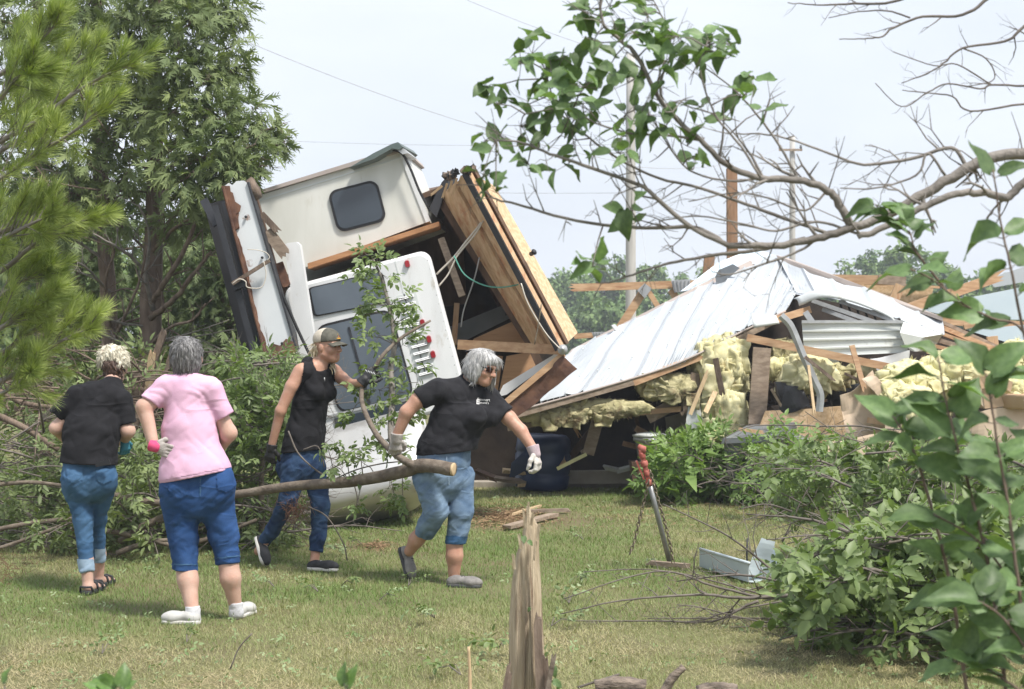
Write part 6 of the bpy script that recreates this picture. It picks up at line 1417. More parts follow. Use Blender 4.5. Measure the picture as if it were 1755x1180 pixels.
cedar(185, 17.0, [(190, 700, 17.0, 17), (188, 560, 17.0, 14), (180, 420, 17.0, 13), (172, 300, 17.0, 14), (168, 150, 17.0, 11), (165, 0, 17.0, 9), (165, -80, 17.0, 5)],
      [(175, -10, 55, 16.9), (120, 15, 55, 16.6), (160, 70, 50, 16.5), (205, 70, 42, 16.6), (110, 90, 55, 16.4), (200, 140, 40, 16.5), (140, 160, 55, 16.3), (215, 225, 42, 16.4), (150, 260, 50, 16.4), (215, 300, 34, 16.3), (120, 330, 46, 16.5), (225, 170, 35, 16.6), (200, 380, 30, 16.5)], 110,
      'middle cedar with a bare lower trunk between the pine boughs and the tallest cedar', 340,
      dead=[([(182, 360, 16.9), (140, 320, 16.6), (112, 300, 16.4), (70, 288, 16.3)], 4), ([(184, 380, 16.9), (130, 360, 16.5), (100, 340, 16.3), (62, 285, 16.2)], 4), ([(190, 560, 16.9), (182, 480, 16.5), (196, 430, 16.3), (178, 400, 16.2)], 4), ([(188, 500, 16.9), (150, 460, 16.4), (120, 440, 16.2)], 3), ([(190, 600, 16.9), (215, 540, 16.4), (240, 480, 16.2), (252, 420, 16.1)], 4)])
cedar(70, 17.4, [(75, 700, 17.4, 14), (74, 420, 17.4, 12), (70, 300, 17.4, 11), (66, 100, 17.4, 9), (60, -60, 17.4, 5)],
      [(60, 10, 60, 17.2), (15, 40, 55, 17.0), (70, 90, 60, 16.9), (20, 150, 60, 17.0), (85, 190, 55, 16.9), (35, 260, 60, 16.8), (90, 320, 50, 16.8), (20, 350, 60, 16.9), (60, 420, 50, 17.0)], 100,
      'leftmost cedar mostly hidden behind the bright pine boughs', 370, dead=[([(74, 400, 17.3), (40, 380, 17.0), (10, 370, 16.8)], 4), ([(74, 420, 17.3), (110, 400, 16.9), (140, 370, 16.7)], 3)])
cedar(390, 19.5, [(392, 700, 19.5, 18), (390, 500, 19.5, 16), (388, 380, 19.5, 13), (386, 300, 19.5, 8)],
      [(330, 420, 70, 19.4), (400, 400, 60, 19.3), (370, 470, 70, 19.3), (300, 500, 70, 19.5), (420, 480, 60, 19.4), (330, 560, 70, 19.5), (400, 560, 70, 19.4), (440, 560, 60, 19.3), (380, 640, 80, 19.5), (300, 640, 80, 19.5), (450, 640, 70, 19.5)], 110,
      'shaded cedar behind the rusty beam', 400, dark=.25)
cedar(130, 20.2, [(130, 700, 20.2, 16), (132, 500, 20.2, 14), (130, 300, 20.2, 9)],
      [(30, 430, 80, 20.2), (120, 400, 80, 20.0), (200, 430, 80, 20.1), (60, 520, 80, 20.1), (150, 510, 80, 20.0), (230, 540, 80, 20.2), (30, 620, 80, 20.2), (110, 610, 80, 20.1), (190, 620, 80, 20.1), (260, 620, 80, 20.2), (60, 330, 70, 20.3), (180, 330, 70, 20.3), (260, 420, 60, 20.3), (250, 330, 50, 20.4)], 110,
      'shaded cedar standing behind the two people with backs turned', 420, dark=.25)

# ================================================================== bright pine boughs reaching in from the edge
def pine():
    base = Vector((-3.6, 8.4, 0)); t = empty('pine_tree', base, 'bright green long-needled pine whose boughs reach over the two people with backs turned', 'tree')
    MB().tube([base, base + Vector((.05, 0, 1.5)), base + Vector((0, 0, 3.6)), base + Vector((0, .05, 5))], [.16, .14, .11, .07], 10).build('trunk', M['bark_grey'], t)
    limbs = [([(-40, 262), (20, 236), (81, 210), (152, 166), (203, 135), (262, 108)], 7.9), ([(-40, 330), (20, 300), (85, 261), (142, 237), (215, 186)], 7.6), ([(-40, 150), (20, 120), (60, 95), (100, 66), (130, 40)], 8.2), ([(-40, 200), (10, 165), (40, 135), (75, 125)], 7.2),
             ([(-40, 485), (20, 458), (70, 425), (130, 395), (198, 372)], 8.0), ([(-40, 430), (20, 405), (70, 385), (110, 372)], 7.8), ([(-40, 590), (10, 560), (60, 535), (108, 515)], 8.0), ([(-40, 668), (0, 655), (50, 636), (110, 600), (150, 578), (185, 562)], 8.1),
             ([(-40, 630), (20, 600), (70, 570), (120, 552), (170, 548)], 8.3), ([(-40, 285), (20, 252), (60, 232), (100, 205), (130, 195)], 8.4), ([(-40, 215), (20, 195), (80, 160), (140, 120), (190, 95)], 8.3), ([(-40, 540), (10, 505), (60, 480), (110, 470)], 8.2),
             ([(-40, 690), (0, 678), (40, 660), (75, 640)], 8.0), ([(-40, 420), (0, 400), (40, 388), (70, 380)], 8.3)]
    Ps, Ds, Ns, Ls, Rv = [], [], [], [], []
    for li, (pts, Y) in enumerate(limbs):
        rr = random.Random(900 + li); mb = MB(); c = catmull([P(x - 34 * max(0, min(1, (x + 20) / 150)), y, Y - .05 * i) for i, (x, y) in enumerate(pts)], 5); m = len(c); mb.tube(c, [lerp(.015, .004, i / (m - 1)) for i in range(m)], 6)
        st = c[0]; mb.tube([Vector((base.x, base.y, max(.4, st.z - .3))), (Vector((base.x, base.y, st.z - .2)) + st) / 2, st], [.03, .022, .015], 6)
        nt = 15; tips = []
        for k in range(nt):
            f = .12 + .88 * k / (nt - 1); i = min(m - 2, int(f * (m - 1))); p = c[i].lerp(c[i + 1], f * (m - 1) - i); d = (c[i + 1] - c[i]).normalized(); sd = 1 if k % 2 else -1
            ax = Vector((rr.gauss(0, .35), sd * .5 + rr.gauss(0, .3), .25 + rr.gauss(0, .65))); v = (d * .9 + ax * .75).normalized(); L = lerp(.26, .10, f) * rr.uniform(.7, 1.2)
            e = p + v * L + Vector((0, 0, .02)); mb.tube([p, p.lerp(e, .5), e], [.004, .003, .002], 4, cap=False); tips.append((p, e, v, L))
        tips.append((c[-3], c[-1], (c[-1] - c[-3]).normalized(), .12))
        mb.build('limb', M['bark_grey'], t)
        tone = rr.gauss(0, .10)
        for (p, e, v, L) in tips:
            n = 150; f = 1 - rng.uniform(0, .75, n) ** 1.5; pos = np.array(p) + (np.array(e) - np.array(p)) * f[:, None]; o = rand_unit(n); vv = np.array(v); o -= (o @ vv)[:, None] * vv; o /= np.linalg.norm(o, axis=1, keepdims=True)
            spread = rng.uniform(.3, 1.5, n); d = vv + o * spread[:, None] + np.array([0, 0, .12]); Ps.append(pos); Ds.append(d); Ns.append(o + .1); Ls.append(rng.uniform(.06, .105, n)); Rv.append(np.clip(.5 + tone + rng.normal(0, .30, n) - (.25 if li == 3 else 0) + rr.gauss(0, .08), 0, 1))
    Ps, Ds, Ns, Ls, Rv = (np.concatenate(a) for a in (Ps, Ds, Ns, Ls, Rv))
    ribbons('needles', Ps, Ds, Ns, Ls, .0030, M['needle'], t, rv=Rv, fold=0.0)
pine()

# ================================================================== brush piles
def brush(name, label, cat, region, Yr, nb, blen, leaves_per, size, mat, seed, twmat='twig', pairs=2, up=.35, keep=1.0, base=None, r0=.010, thing=None, leafw=.42, tw=7, tl=.35, rise=.5):
    """tangled cut branches filling a pixel outline; the ground line follows from each branch's depth"""
    rr = random.Random(seed); t = thing or empty(name, base or G(region[0][0], 900), label, cat); lv = []
    xs = [p[0] for p in region]; ys = [p[1] for p in region]; mb = MB(); made = 0
    while made < nb:
        x, y = rr.uniform(min(xs), max(xs)), rr.uniform(min(ys), max(ys))
        if not in_poly(np.array([x]), np.array([y]), region)[0]: continue
        Y = rr.uniform(*Yr); p = P(x, y, Y)
        if p.z < .02: p.z = rr.uniform(.02, .12)
        a = rr.uniform(0, 6.28); v = Vector((math.cos(a), .6 * math.sin(a), rr.gauss(.1, .35) * rise)).normalized(); L = blen * rr.uniform(.5, 1.2)
        q = p + v * L * .5 + Vector((0, 0, .05)); e = p + v * L; e.z = max(e.z, .03); q.z = max(q.z, .05)
        grow_branch(mb, [p, q, e], r0 * rr.uniform(.5, 1.2), .003, tw, tl, lv, seed + made, up=up, sub=1); made += 1
    o = mb.build('branches', M[twmat], t); o['kind'] = 'stuff'
    if leaves_per:
        pos, d = seats(lv); idx = rng.integers(0, len(pos), int(len(pos) * leaves_per)); pos = pos[idx] + rng.normal(0, .015, (len(idx), 3)); d = d[idx] + rng.normal(0, .5, (len(idx), 3)); pos[:, 2] = np.maximum(pos[:, 2], .02)
        px = CX + pos[:, 0] / pos[:, 1] * F_PX; py = CY - (pos[:, 2] - EYE) / pos[:, 1] * F_PX
        ok = in_poly(px, py, grow_poly(region, 14)); pos, d = pos[ok], d[ok]
        clumpy = fbm(pos, 4.0, seed, 2); ok = rng.uniform(-1, 1, len(pos)) < clumpy * 1.2 + keep; pos, d = pos[ok], d[ok]
        compound('foliage', pos, d, rng.uniform(.7, 1.2, len(pos)) * size, M[mat], t, pairs=pairs, leafw=leafw, rv=np.clip(.5 + .35 * fbm(pos, 2.0, seed + 3, 2) + rng.normal(0, .15, len(pos)), 0, 1))
    return t
def grow_poly(poly, k):
    cx = sum(p[0] for p in poly) / len(poly); cy = sum(p[1] for p in poly) / len(poly)
    return [(x + k * (1 if x > cx else -1), y + k * (1 if y > cy else -1)) for (x, y) in poly]
pileA = brush('brush_pile', 'tangled heap of cut leafy branches behind the two people with backs turned', 'brush pile', [(-20, 760), (60, 740), (120, 720), (240, 770), (290, 790), (430, 850), (500, 900), (480, 950), (300, 958), (-20, 965)], (12.7, 14.4), 150, .9, 1.15, .095, 'leaf_olive', 500, base=G(140, 955), keep=.55)
brush('brush_pile', None, None, [(-20, 650), (100, 640), (260, 640), (300, 700), (260, 780), (100, 760), (-20, 780)], (13.6, 15.2), 60, .9, .35, .08, 'leaf_olive', 540, thing=pileA, keep=.0, twmat='bark_red')
brush('undergrowth', 'dark shaded undergrowth beneath the cedars', 'undergrowth', [(-20, 620), (120, 600), (300, 610), (440, 600), (470, 800), (300, 860), (-20, 870)], (15.2, 17.0), 70, .9, 1.3, .13, 'leaf_olive', 560, base=G(200, 870), keep=.7, twmat='bark_red')
def log(parent, pts, Y, rpx, mat='bark', name='log', sides=9, label=None, wob=.06):
    Ys = Y if hasattr(Y, '__len__') else [Y] * len(pts); c = catmull([P(x, y, yy) for (x, y), yy in zip(pts, Ys)], 5); m = len(c)
    rs = rpx if hasattr(rpx, '__len__') else [rpx, rpx * .8]
    rad = [float(np.interp(i / (m - 1) * (len(rs) - 1), range(len(rs)), rs)) * Ys[0] / F_PX for i in range(m)]
    o = MB().tube(c, rad, sides, wob=wob).build(name, M[mat], parent)
    if label: o['label'] = label
    return o
for pts, Y, r in [([(205, 928), (245, 902), (285, 885)], 12.7, (6, 7)), ([(-20, 705), (40, 732), (100, 770)], 13.3, (6, 5)), ([(-20, 832), (50, 826), (110, 832)], 12.6, (4, 3)), ([(130, 905), (200, 912), (300, 935)], 12.6, (4, 5)), ([(300, 940), (380, 915), (440, 890)], 12.9, (5, 3)), ([(200, 948), (250, 930), (300, 925)], 12.6, (5, 4)),
                  ([(-20, 910), (60, 895), (140, 888)], 12.65, (4, 4)), ([(-20, 945), (40, 925), (120, 895)], 12.6, (3, 3)), ([(200, 790), (230, 730), (262, 660)], 14.6, (9, 7)), ([(-20, 660), (40, 690), (110, 700)], 14.0, (5, 4))]: log(pileA, pts, Y, r, 'bark' if Y < 13 else 'bark_red')
# torn stems
for i, (a, b, w) in enumerate((((240, 690), (282, 565), 11), ((252, 690), (262, 600), 12), ((262, 700), (300, 590), 8), ((232, 705), (235, 640), 13))):
    splinter('torn_stem', a, b, 14.9, 14.8, w, .06, M['bark_red'] if i != 1 else M['fresh_wood'], pileA)
splinter('torn_stem', (305, 650), (225, 640), 14.7, 14.6, 11, .06, M['bark'], pileA)
pileB = brush('leafy_sapling', 'dense leafy uprooted sapling standing between the pink shirt and the black sleeveless top', 'sapling', [(392, 640), (420, 615), (500, 618), (515, 660), (505, 760), (500, 880), (470, 920), (420, 930), (400, 860), (395, 740)], (12.9, 14.2), 75, .55, 1.2, .095, 'leaf_ash', 580, base=G(450, 930), keep=.8, up=.6)
log(pileB, [(450, 940), (448, 800), (455, 640)], 13.4, (6, 3), 'bark')
red = MB()
for k in range(420):
    x, y = rnd.gauss(170, 60) if k % 3 else rnd.gauss(10, 25), rnd.gauss(930, 14) if k % 3 else rnd.gauss(985, 14); p = G(x, min(max(y, 900), 1010)) + Vector((0, 0, U(.0, .08))); red.tube([p, p + Vector((U(-.08, .08), U(-.05, .05), U(-.01, .05)))], [.002, .001], 3, cap=False)
red.build('dead_needles', M['dead_red'] if 'dead_red' in M else M['rust'], None, label='rusty brown dead needles at the foot of the brush heap', cat='needles', kind='stuff')

# ---- right-hand side: leafy plants and the big cut branch heap
host = brush('leafy_bush', 'bright wilted leafy plants in front of the grey bin', 'bush', [(1108, 800), (1150, 770), (1220, 745), (1280, 790), (1330, 790), (1330, 855), (1110, 858)], (16.6, 18.2), 45, .5, 1.2, .125, 'leaf_host', 620, base=G(1200, 858), keep=.8)
n = 150; pos = []; dd = []
for k in range(n):
    x = U(1108, 1330); y = U(775, 850); p = P(x, y, U(16.8, 18)); p.z = max(p.z, .03); pos.append(tuple(p)); dd.append((U(-1, 1), U(-1, .2), U(-.5, .7)))
ribbons('broad_leaves', np.array(pos), np.array(dd), np.array(dd)[:, [1, 0, 2]] * 0 + np.array([0, -.4, 1]), rng.uniform(.16, .3, n), rng.uniform(.07, .13, n), M['leaf_host'], host)
brush('leafy_bush', None, None, [(1280, 800), (1330, 740), (1450, 765), (1600, 770), (1770, 780), (1770, 870), (1500, 860), (1300, 862)], (15.0, 17.0), 50, .6, 1.2, .11, 'leaf_host', 640, thing=empty('leafy_bush', G(1520, 862), 'low green bushes along the foot of the debris heap', 'bush'), keep=.45)
pileC = brush('cut_branch', 'leafy cut branch arching between the bin and the big branch heap', 'branch', [(1330, 805), (1400, 760), (1480, 770), (1600, 790), (1770, 800), (1770, 900), (1570, 880), (1450, 868), (1420, 905), (1360, 900), (1345, 860)], (11.2, 13.2), 42, .55, 1.3, .105, 'leaf_ash', 660, base=G(1500, 965), keep=.75, leafw=.55)
pileD = brush('branch_heap', 'big dark heap of freshly cut leafy branches on the lawn', 'brush pile', [(1340, 1005), (1352, 965), (1430, 945), (1520, 905), (1620, 890), (1770, 895), (1770, 1165), (1480, 1165), (1430, 1130), (1385, 1060), (1350, 1025)], (8.6, 11.0), 110, .75, 1.7, .112, 'leaf_ash', 700, base=G(1550, 1150), keep=.62, r0=.012, leafw=.6)
tw = MB()
for i, (pts, r0) in enumerate([([(1400, 1022), (1335, 1021), (1278, 1025), (1213, 1019), (1131, 1023), (1050, 1031), (960, 1052)], .014), ([(1335, 1024), (1302, 1023), (1221, 1003), (1156, 981), (1091, 985), (966, 1026)], .010), ([(1300, 1030), (1278, 1038), (1221, 1066), (1131, 1090), (1050, 1099), (984, 1104)], .010),
                               ([(1520, 1045), (1457, 1050), (1396, 1052), (1335, 1062), (1253, 1058), (1184, 1062), (1110, 1078)], .011), ([(1460, 1058), (1400, 1107), (1310, 1127), (1250, 1122)], .007), ([(1430, 1110), (1335, 1068), (1270, 1058), (1200, 1040), (1160, 1036)], .007), ([(1340, 1030), (1260, 1045), (1190, 1095), (1120, 1130)], .006),
                               ([(1320, 1022), (1240, 1000), (1180, 985), (1100, 975), (1000, 980)], .006)]):
    c = [P(x, y, 9.55 + .1 * (i % 4)) for (x, y) in pts]
    for p in c: p.z = max(p.z, .02)
    b = MB(); grow_branch(b, c, r0, .003, 9, .26, None, 760 + i, sub=2, sides=6, start=.25); b.build('bare_branch', M['twig'], pileD)
for i, (pts, Y, r0) in enumerate([([(1760, 830), (1660, 800), (1518, 737), (1416, 730), (1314, 728), (1278, 733), (1233, 753)], 12.6, .010), ([(1600, 868), (1558, 871), (1477, 879), (1436, 899), (1416, 920)], 11.6, .010), ([(1520, 840), (1500, 770), (1440, 745), (1380, 705)], 12.2, .005), ([(1450, 1000), (1520, 930), (1570, 890), (1600, 830)], 10.6, .009), ([(1340, 930), (1390, 830), (1450, 780), (1530, 745)], 12.2, .006), ([(1700, 760), (1600, 742), (1500, 735), (1420, 752)], 12.8, .007)]):
    b = MB(); grow_branch(b, [P(x, y, Y) for (x, y) in pts], r0, .003, 8, .25, None, 790 + i, sub=2, sides=6); b.build('bare_branch', M['twig'], pileC)
# ================================================================== the branch being carried
cb = empty('carried_branch', P(778, 805, 11.5), 'long sawn branch with a forked leafy top carried between the two walking people', 'branch')
log(cb, [(190, 846), (280, 862), (405, 847), (500, 833), (600, 825), (690, 808), (725, 797), (777, 804)], [12.55, 12.45, 12.15, 11.95, 11.7, 11.4, 11.22, 11.08], (5, 6.2, 7, 8, 9, 10.5, 11, 10.5), 'bark', 'main_stem', 12)
MB().lathe(P(777, 804, 11.075), (.93, -.30, -.06), [(-.01, .040), (.004, .043), (.006, .040), (.0065, .02)], 16).build('sawn_end', M['fresh_wood'], cb)
fork = [(716, 800), (684, 783), (646, 745), (622, 695), (621, 664), (634, 646), (655, 610), (690, 577), (738, 549)]
log(cb, fork, [11.24, 11.3, 11.5, 11.72, 11.84, 11.88, 11.9, 11.98, 12.05], (7.5, 6.2, 5.2, 4.6, 4.3, 4.1, 3.8, 3.2, 2.2), 'bark', 'side_stem', 8)
log(cb, [(676, 778), (670, 740), (672, 680), (670, 630), (676, 590), (670, 540), (655, 480), (640, 445)], [11.62, 11.75, 11.95, 12.1, 12.2, 12.3, 12.35, 12.4], (6, 6, 5.5, 5, 4.5, 4, 3, 2), 'bark_grey', 'side_stem', 8)
lv = []; tw = MB()
def near_twigs(mb, lv, centres, anchor, Yd, seed, n=4, L=.14, r=.004):
    rr = random.Random(seed)
    for (x, y, sp) in centres:
        c = P(x, y, Yd(x, y)); a = min(anchor, key=lambda p: (p - c).length)
        mb.tube([a, a.lerp(c, .5) + Vector((0, 0, .02)), c], [r, r * .8, r * .5], 4, cap=False)
        for k in range(n):
            e = P(x + rr.gauss(0, sp * .55), y + rr.gauss(0, sp * .55), Yd(x, y) + rr.gauss(0, .07)); m_ = c.lerp(e, .5) + Vector((rr.gauss(0, .01), 0, rr.gauss(0, .01))); mb.tube([c, m_, e], [r * .5, r * .4, r * .25], 4, cap=False)
            for q_ in (m_, e, e): lv.append((q_, (e - c).normalized() + Vector((rr.gauss(0, .5), rr.gauss(0, .5), rr.gauss(0, .4) - .2))))
anch = catmull(pp(fork, [11.24, 11.3, 11.5, 11.72, 11.84, 11.88, 11.9, 11.98, 12.05]), 4) + catmull(pp([(676, 778), (670, 740), (672, 680), (670, 630), (676, 590), (670, 540), (655, 480), (640, 445)], [11.62, 11.75, 11.95, 12.1, 12.2, 12.3, 12.35, 12.4]), 4) + catmull(pp([(500, 833), (600, 825), (690, 808)], [12.0, 11.85, 11.65]), 4)
near_twigs(tw, lv, [(634, 446, 24), (628, 436, 14), (645, 455, 14), (622, 482, 18), (612, 470, 12), (655, 470, 16), (690, 510, 18), (700, 530, 14), (620, 525, 14), (635, 500, 12), (672, 530, 20), (618, 540, 16), (640, 520, 14), (692, 545, 18), (650, 575, 18), (625, 575, 12), (690, 590, 22), (712, 570, 16), (665, 620, 24), (645, 640, 16), (695, 630, 22), (715, 655, 18), (650, 668, 22), (690, 672, 24), (632, 690, 16), (665, 705, 24), (700, 710, 22), (718, 690, 14), (640, 728, 18), (685, 738, 22), (650, 765, 18), (615, 770, 18), (592, 778, 10),
                    (570, 795, 14), (625, 795, 14), (660, 760, 14), (668, 832, 14), (690, 846, 14), (678, 862, 10), (612, 864, 7), (704, 770, 14), (560, 760, 8), (600, 712, 12), (610, 660, 10)], anch, lambda x, y: 11.75 + (780 - y) / 600, 31, n=3)
tw.tube(catmull(pp([(494, 738), (510, 775), (535, 800), (556, 815)], 11.8), 4), .006, 5); tw.tube(catmull(pp([(520, 770), (545, 765), (556, 800)], 11.8), 4), .004, 4); tw.tube(catmull(pp([(528, 868), (560, 885), (588, 930), (595, 960)], 11.75), 4), .005, 5)
tw.tube(catmull(pp([(575, 820), (610, 805), (650, 795), (690, 790)], 11.8), 4), .005, 5); tw.tube(catmull(pp([(605, 823), (612, 850), (612, 865)], 11.8), 4), .004, 4)
o = tw.build('twigs', M['twig'], cb); o['kind'] = 'stuff'
pos, d = seats(lv); compound('foliage', pos, d, rng.uniform(.055, .085, len(pos)), M['leaf_ash'], cb, pairs=2, leafw=.55)
rt_ = MB()
for k in range(160):
    p = P(rnd.gauss(505, 12), rnd.gauss(868, 12), U(11.9, 12.1)); rt_.tube([p, p + Vector((U(-.06, .06), U(-.04, .04), U(-.10, .03)))], [.002, .001], 3, cap=False)
rt_.build('root_fibres', M['rust'], cb, kind='stuff')

# ================================================================== foreground leaves
def leaf_mesh(name, L=1.0, W=.62, curl=.18, fold=.18, heart=.12, twist=0.0):
    """pointed heart-shaped leaf along +Y with midrib, own edges and a little curl"""
    prof = [(0, .0), (-heart * .5, .22), (.10, .42), (.28, .50), (.50, .43), (.70, .29), (.86, .13), (1.0, 0)]
    vs, fs = [], []
    for i, (t, w) in enumerate(prof):
        tt = max(t, 0); z0 = -curl * tt * tt
        for sx in (-1, -.5, 0, .5, 1):
            x = sx * w * W * (1 if abs(sx) == 1 else 1.0); y = (t if abs(sx) > .4 else max(t, .0)) if i == 1 else t
            a = twist * tt; vs.append((x * L * math.cos(a), y * L, (z0 + fold * abs(sx) * w - .05 * (abs(sx) == 1) * math.sin(9 * tt)) * L + x * math.sin(a) * L))
    for i in range(len(prof) - 1):
        for j in range(4): fs.append((i * 5 + j, i * 5 + j + 1, (i + 1) * 5 + j + 1, (i + 1) * 5 + j))
    me = bpy.data.meshes.new(name); me.from_pydata(vs, [], fs); me.polygons.foreach_set('use_smooth', [True] * len(fs)); me.materials.append(M['leaf_lilac']); me.update(); return me
LEAF = [leaf_mesh('leaf', 1, .62, .18, .18), leaf_mesh('leaf', 1, .66, .32, .30, twist=.3), leaf_mesh('leaf', 1, .56, .08, .10, twist=-.25), leaf_mesh('leaf', 1, .70, .24, .22, twist=.15), leaf_mesh('leaf', 1, .58, .45, .35, twist=.5), leaf_mesh('leaf', 1, .64, -.15, .25, twist=-.4), leaf_mesh('leaf', 1, .52, .30, .42, twist=.1), leaf_mesh('leaf', 1, .74, .38, .12, twist=-.55)]
LEAF2 = [m_.copy() for m_ in LEAF]
for m_ in LEAF2: m_.materials.clear(); m_.materials.append(M['leaf_big'])
def put_leaf(parent, p, d, nrm, L, rr, bright=False):
    d = Vector(d).normalized(); n_ = Vector(nrm); s = d.cross(n_)
    if s.length < 1e-3: s = d.cross(Vector((1, 0, .3)))
    s.normalize(); u = s.cross(d); o = bpy.data.objects.new('leaf', rr.choice(LEAF2 if bright else LEAF)); COL.objects.link(o); o.parent = parent
    o.matrix_local = Matrix.Translation(Vector(p) - origin(parent)) @ Matrix((s, d, u)).transposed().to_4x4() @ Matrix.Diagonal((L * rr.uniform(.75, 1.15), L * rr.uniform(.8, 1.1), L * rr.uniform(.6, 1.6), 1)); return o

# ---- overhanging branch, upper right
ob_ = empty('overhanging_branch', P(1900, 270, 5.3), 'grey-barked branch with heart-shaped green leaves hanging over from the upper right', 'branch')
YB = 5.2
def limb(parent, pts, r0, r1, Y=YB, dY=0.0, twigs=6, tl=.19, seed=0, mat='bark_grey', sub=3, name='limb'):
    b = MB(); c = grow_branch(b, [P(x, y, Y + dY * i / max(1, len(pts) - 1)) for i, (x, y) in enumerate(pts)], r0 * .86 * Y / F_PX, r1 * .9 * Y / F_PX, int(twigs * 1.05), tl, None, seed, up=.3, sides=8, sub=sub, start=.2); b.build(name, M[mat], parent); return c
A1 = []
A1 += limb(ob_, [(1900, 268), (1790, 262), (1707, 268), (1657, 288), (1589, 329), (1514, 372), (1453, 392), (1400, 408), (1330, 420), (1247, 421)], 13, 6, twigs=4, seed=1)
A1 += limb(ob_, [(1458, 385), (1440, 350), (1419, 325), (1369, 307), (1304, 305), (1247, 282), (1201, 240), (1136, 179), (1094, 99), (1060, 65), (1033, 38), (1033, -20)], 9, 2.2, dY=-.1, twigs=16, seed=2)
A1 += limb(ob_, [(1830, 250), (1755, 312), (1724, 338), (1690, 330), (1640, 332), (1589, 352), (1514, 391), (1470, 405)], 9, 6, Y=5.05, twigs=4, seed=3)
A1 += limb(ob_, [(1250, 421), (1182, 387), (1113, 328), (1094, 316), (999, 282), (942, 263), (896, 244), (850, 240)], 5.5, 1.6, twigs=11, seed=4, dY=-.05)
A1 += limb(ob_, [(1250, 421), (1200, 392), (1151, 389), (1075, 389), (968, 374), (884, 349), (846, 339), (815, 310)], 5, 1.5, twigs=10, seed=5, dY=.1)
A1 += limb(ob_, [(1380, 408), (1300, 428), (1240, 435), (1160, 448), (1110, 462), (1050, 482), (1022, 484)], 4.5, 1.4, twigs=6, seed=6, Y=5.3)
A1 += limb(ob_, [(1420, 400), (1340, 372), (1280, 350), (1200, 322), (1130, 305), (1060, 272), (1000, 228), (955, 186), (935, 120)], 4, 1.4, twigs=10, seed=7, Y=5.35)
A1 += limb(ob_, [(1136, 179), (1132, 140), (1150, 90), (1140, 40), (1120, 0)], 3, 1.2, twigs=6, seed=8)
A1 += limb(ob_, [(1304, 305), (1270, 250), (1225, 195), (1200, 120), (1210, 80)], 3, 1.2, twigs=7, seed=9, Y=5.1)
A1 += limb(ob_, [(1369, 307), (1330, 240), (1292, 190), (1255, 150), (1200, 110)], 3, 1.2, twigs=6, seed=10, Y=5.3)
A1 += limb(ob_, [(1201, 240), (1150, 232), (1080, 228), (1020, 210), (970, 185), (900, 195)], 3, 1.2, twigs=7, seed=11, Y=5.15)
A1 += limb(ob_, [(1660, 290), (1630, 253), (1560, 272), (1480, 281), (1420, 262), (1330, 232), (1260, 228)], 4.5, 1.3, twigs=8, seed=12, Y=5.3)
A1 += limb(ob_, [(1620, 300), (1590, 262), (1570, 300), (1500, 322), (1440, 322)], 3, 1.2, twigs=5, seed=13, Y=5.1)
A1 += limb(ob_, [(1470, 400), (1400, 380), (1330, 395), (1280, 385), (1200, 370), (1130, 378)], 3, 1.2, twigs=8, seed=14, Y=5.2)
A1 += limb(ob_, [(1419, 325), (1380, 360), (1320, 340), (1260, 330), (1180, 345)], 2.6, 1.1, twigs=8, seed=15, Y=5.25)
A1 += limb(ob_, [(1400, 408), (1370, 430), (1300, 455), (1250, 470), (1220, 465)], 3, 1.1, twigs=5, seed=16, Y=5.2)
A1 += limb(ob_, [(1300, 305), (1250, 310), (1180, 290), (1140, 240), (1110, 190)], 2.6, 1.1, twigs=6, seed=17, Y=5.35)
rr_ = random.Random(77); ltw = MB(); nleaf = 0
for (x, y, sp, n) in [(1000, 25, 26, 7), (1045, 10, 24, 5), (1110, 25, 26, 6), (1160, 62, 32, 8), (1215, 72, 28, 7), (1190, 95, 22, 4), (1245, 75, 20, 3), (1085, 55, 26, 5), (1120, 80, 22, 4), (912, 92, 28, 6), (945, 120, 26, 6), (893, 108, 20, 4), (965, 98, 18, 3), (838, 150, 18, 4), (852, 178, 18, 4), (832, 240, 20, 4), (855, 262, 14, 2), (960, 175, 34, 9), (1002, 150, 30, 7), (1000, 192, 26, 6), (1040, 122, 20, 4), (925, 165, 20, 4), (892, 215, 22, 5), (922, 240, 22, 4),
                      (982, 228, 26, 5), (1076, 142, 22, 4), (1072, 195, 26, 6), (1110, 198, 26, 6), (1142, 215, 20, 4), (1060, 262, 22, 5), (975, 280, 14, 2), (1178, 250, 16, 3), (1190, 270, 12, 2), (1200, 182, 18, 3), (1283, 128, 16, 3), (1280, 160, 16, 3), (1305, 190, 12, 2), (828, 298, 18, 3), (905, 278, 14, 3), (850, 325, 8, 1), (1082, 365, 18, 4), (1015, 455, 18, 5), (1130, 120, 20, 3), (1245, 100, 18, 3), (1015, 75, 18, 3)]:
    c = P(x, y, YB + rr_.gauss(0, .10)); a = min(A1, key=lambda p: (p - c).length); ltw.tube([a, a.lerp(c, .5) + Vector((0, 0, .01)), c], [.0028, .002, .0014], 4, cap=False)
    for k in range(int(n * 1.5 + .5)):
        e = P(x + rr_.gauss(0, sp * .55), y + rr_.gauss(0, sp * .55), c.y + rr_.gauss(0, .06)); ltw.tube([c, c.lerp(e, .5), e], [.0014, .0011, .0008], 4, cap=False)
        out = (e - c).normalized() if (e - c).length > 1e-4 else Vector((-1, 0, 0)); d = out * .7 + Vector((rr_.gauss(-.15, .6), rr_.gauss(0, .45), rr_.gauss(.05, .55)))
        put_leaf(ob_, e, d, Vector((rr_.gauss(0, .5), -.55 + rr_.gauss(0, .4), .8)), rr_.uniform(.05, .088), rr_); nleaf += 1
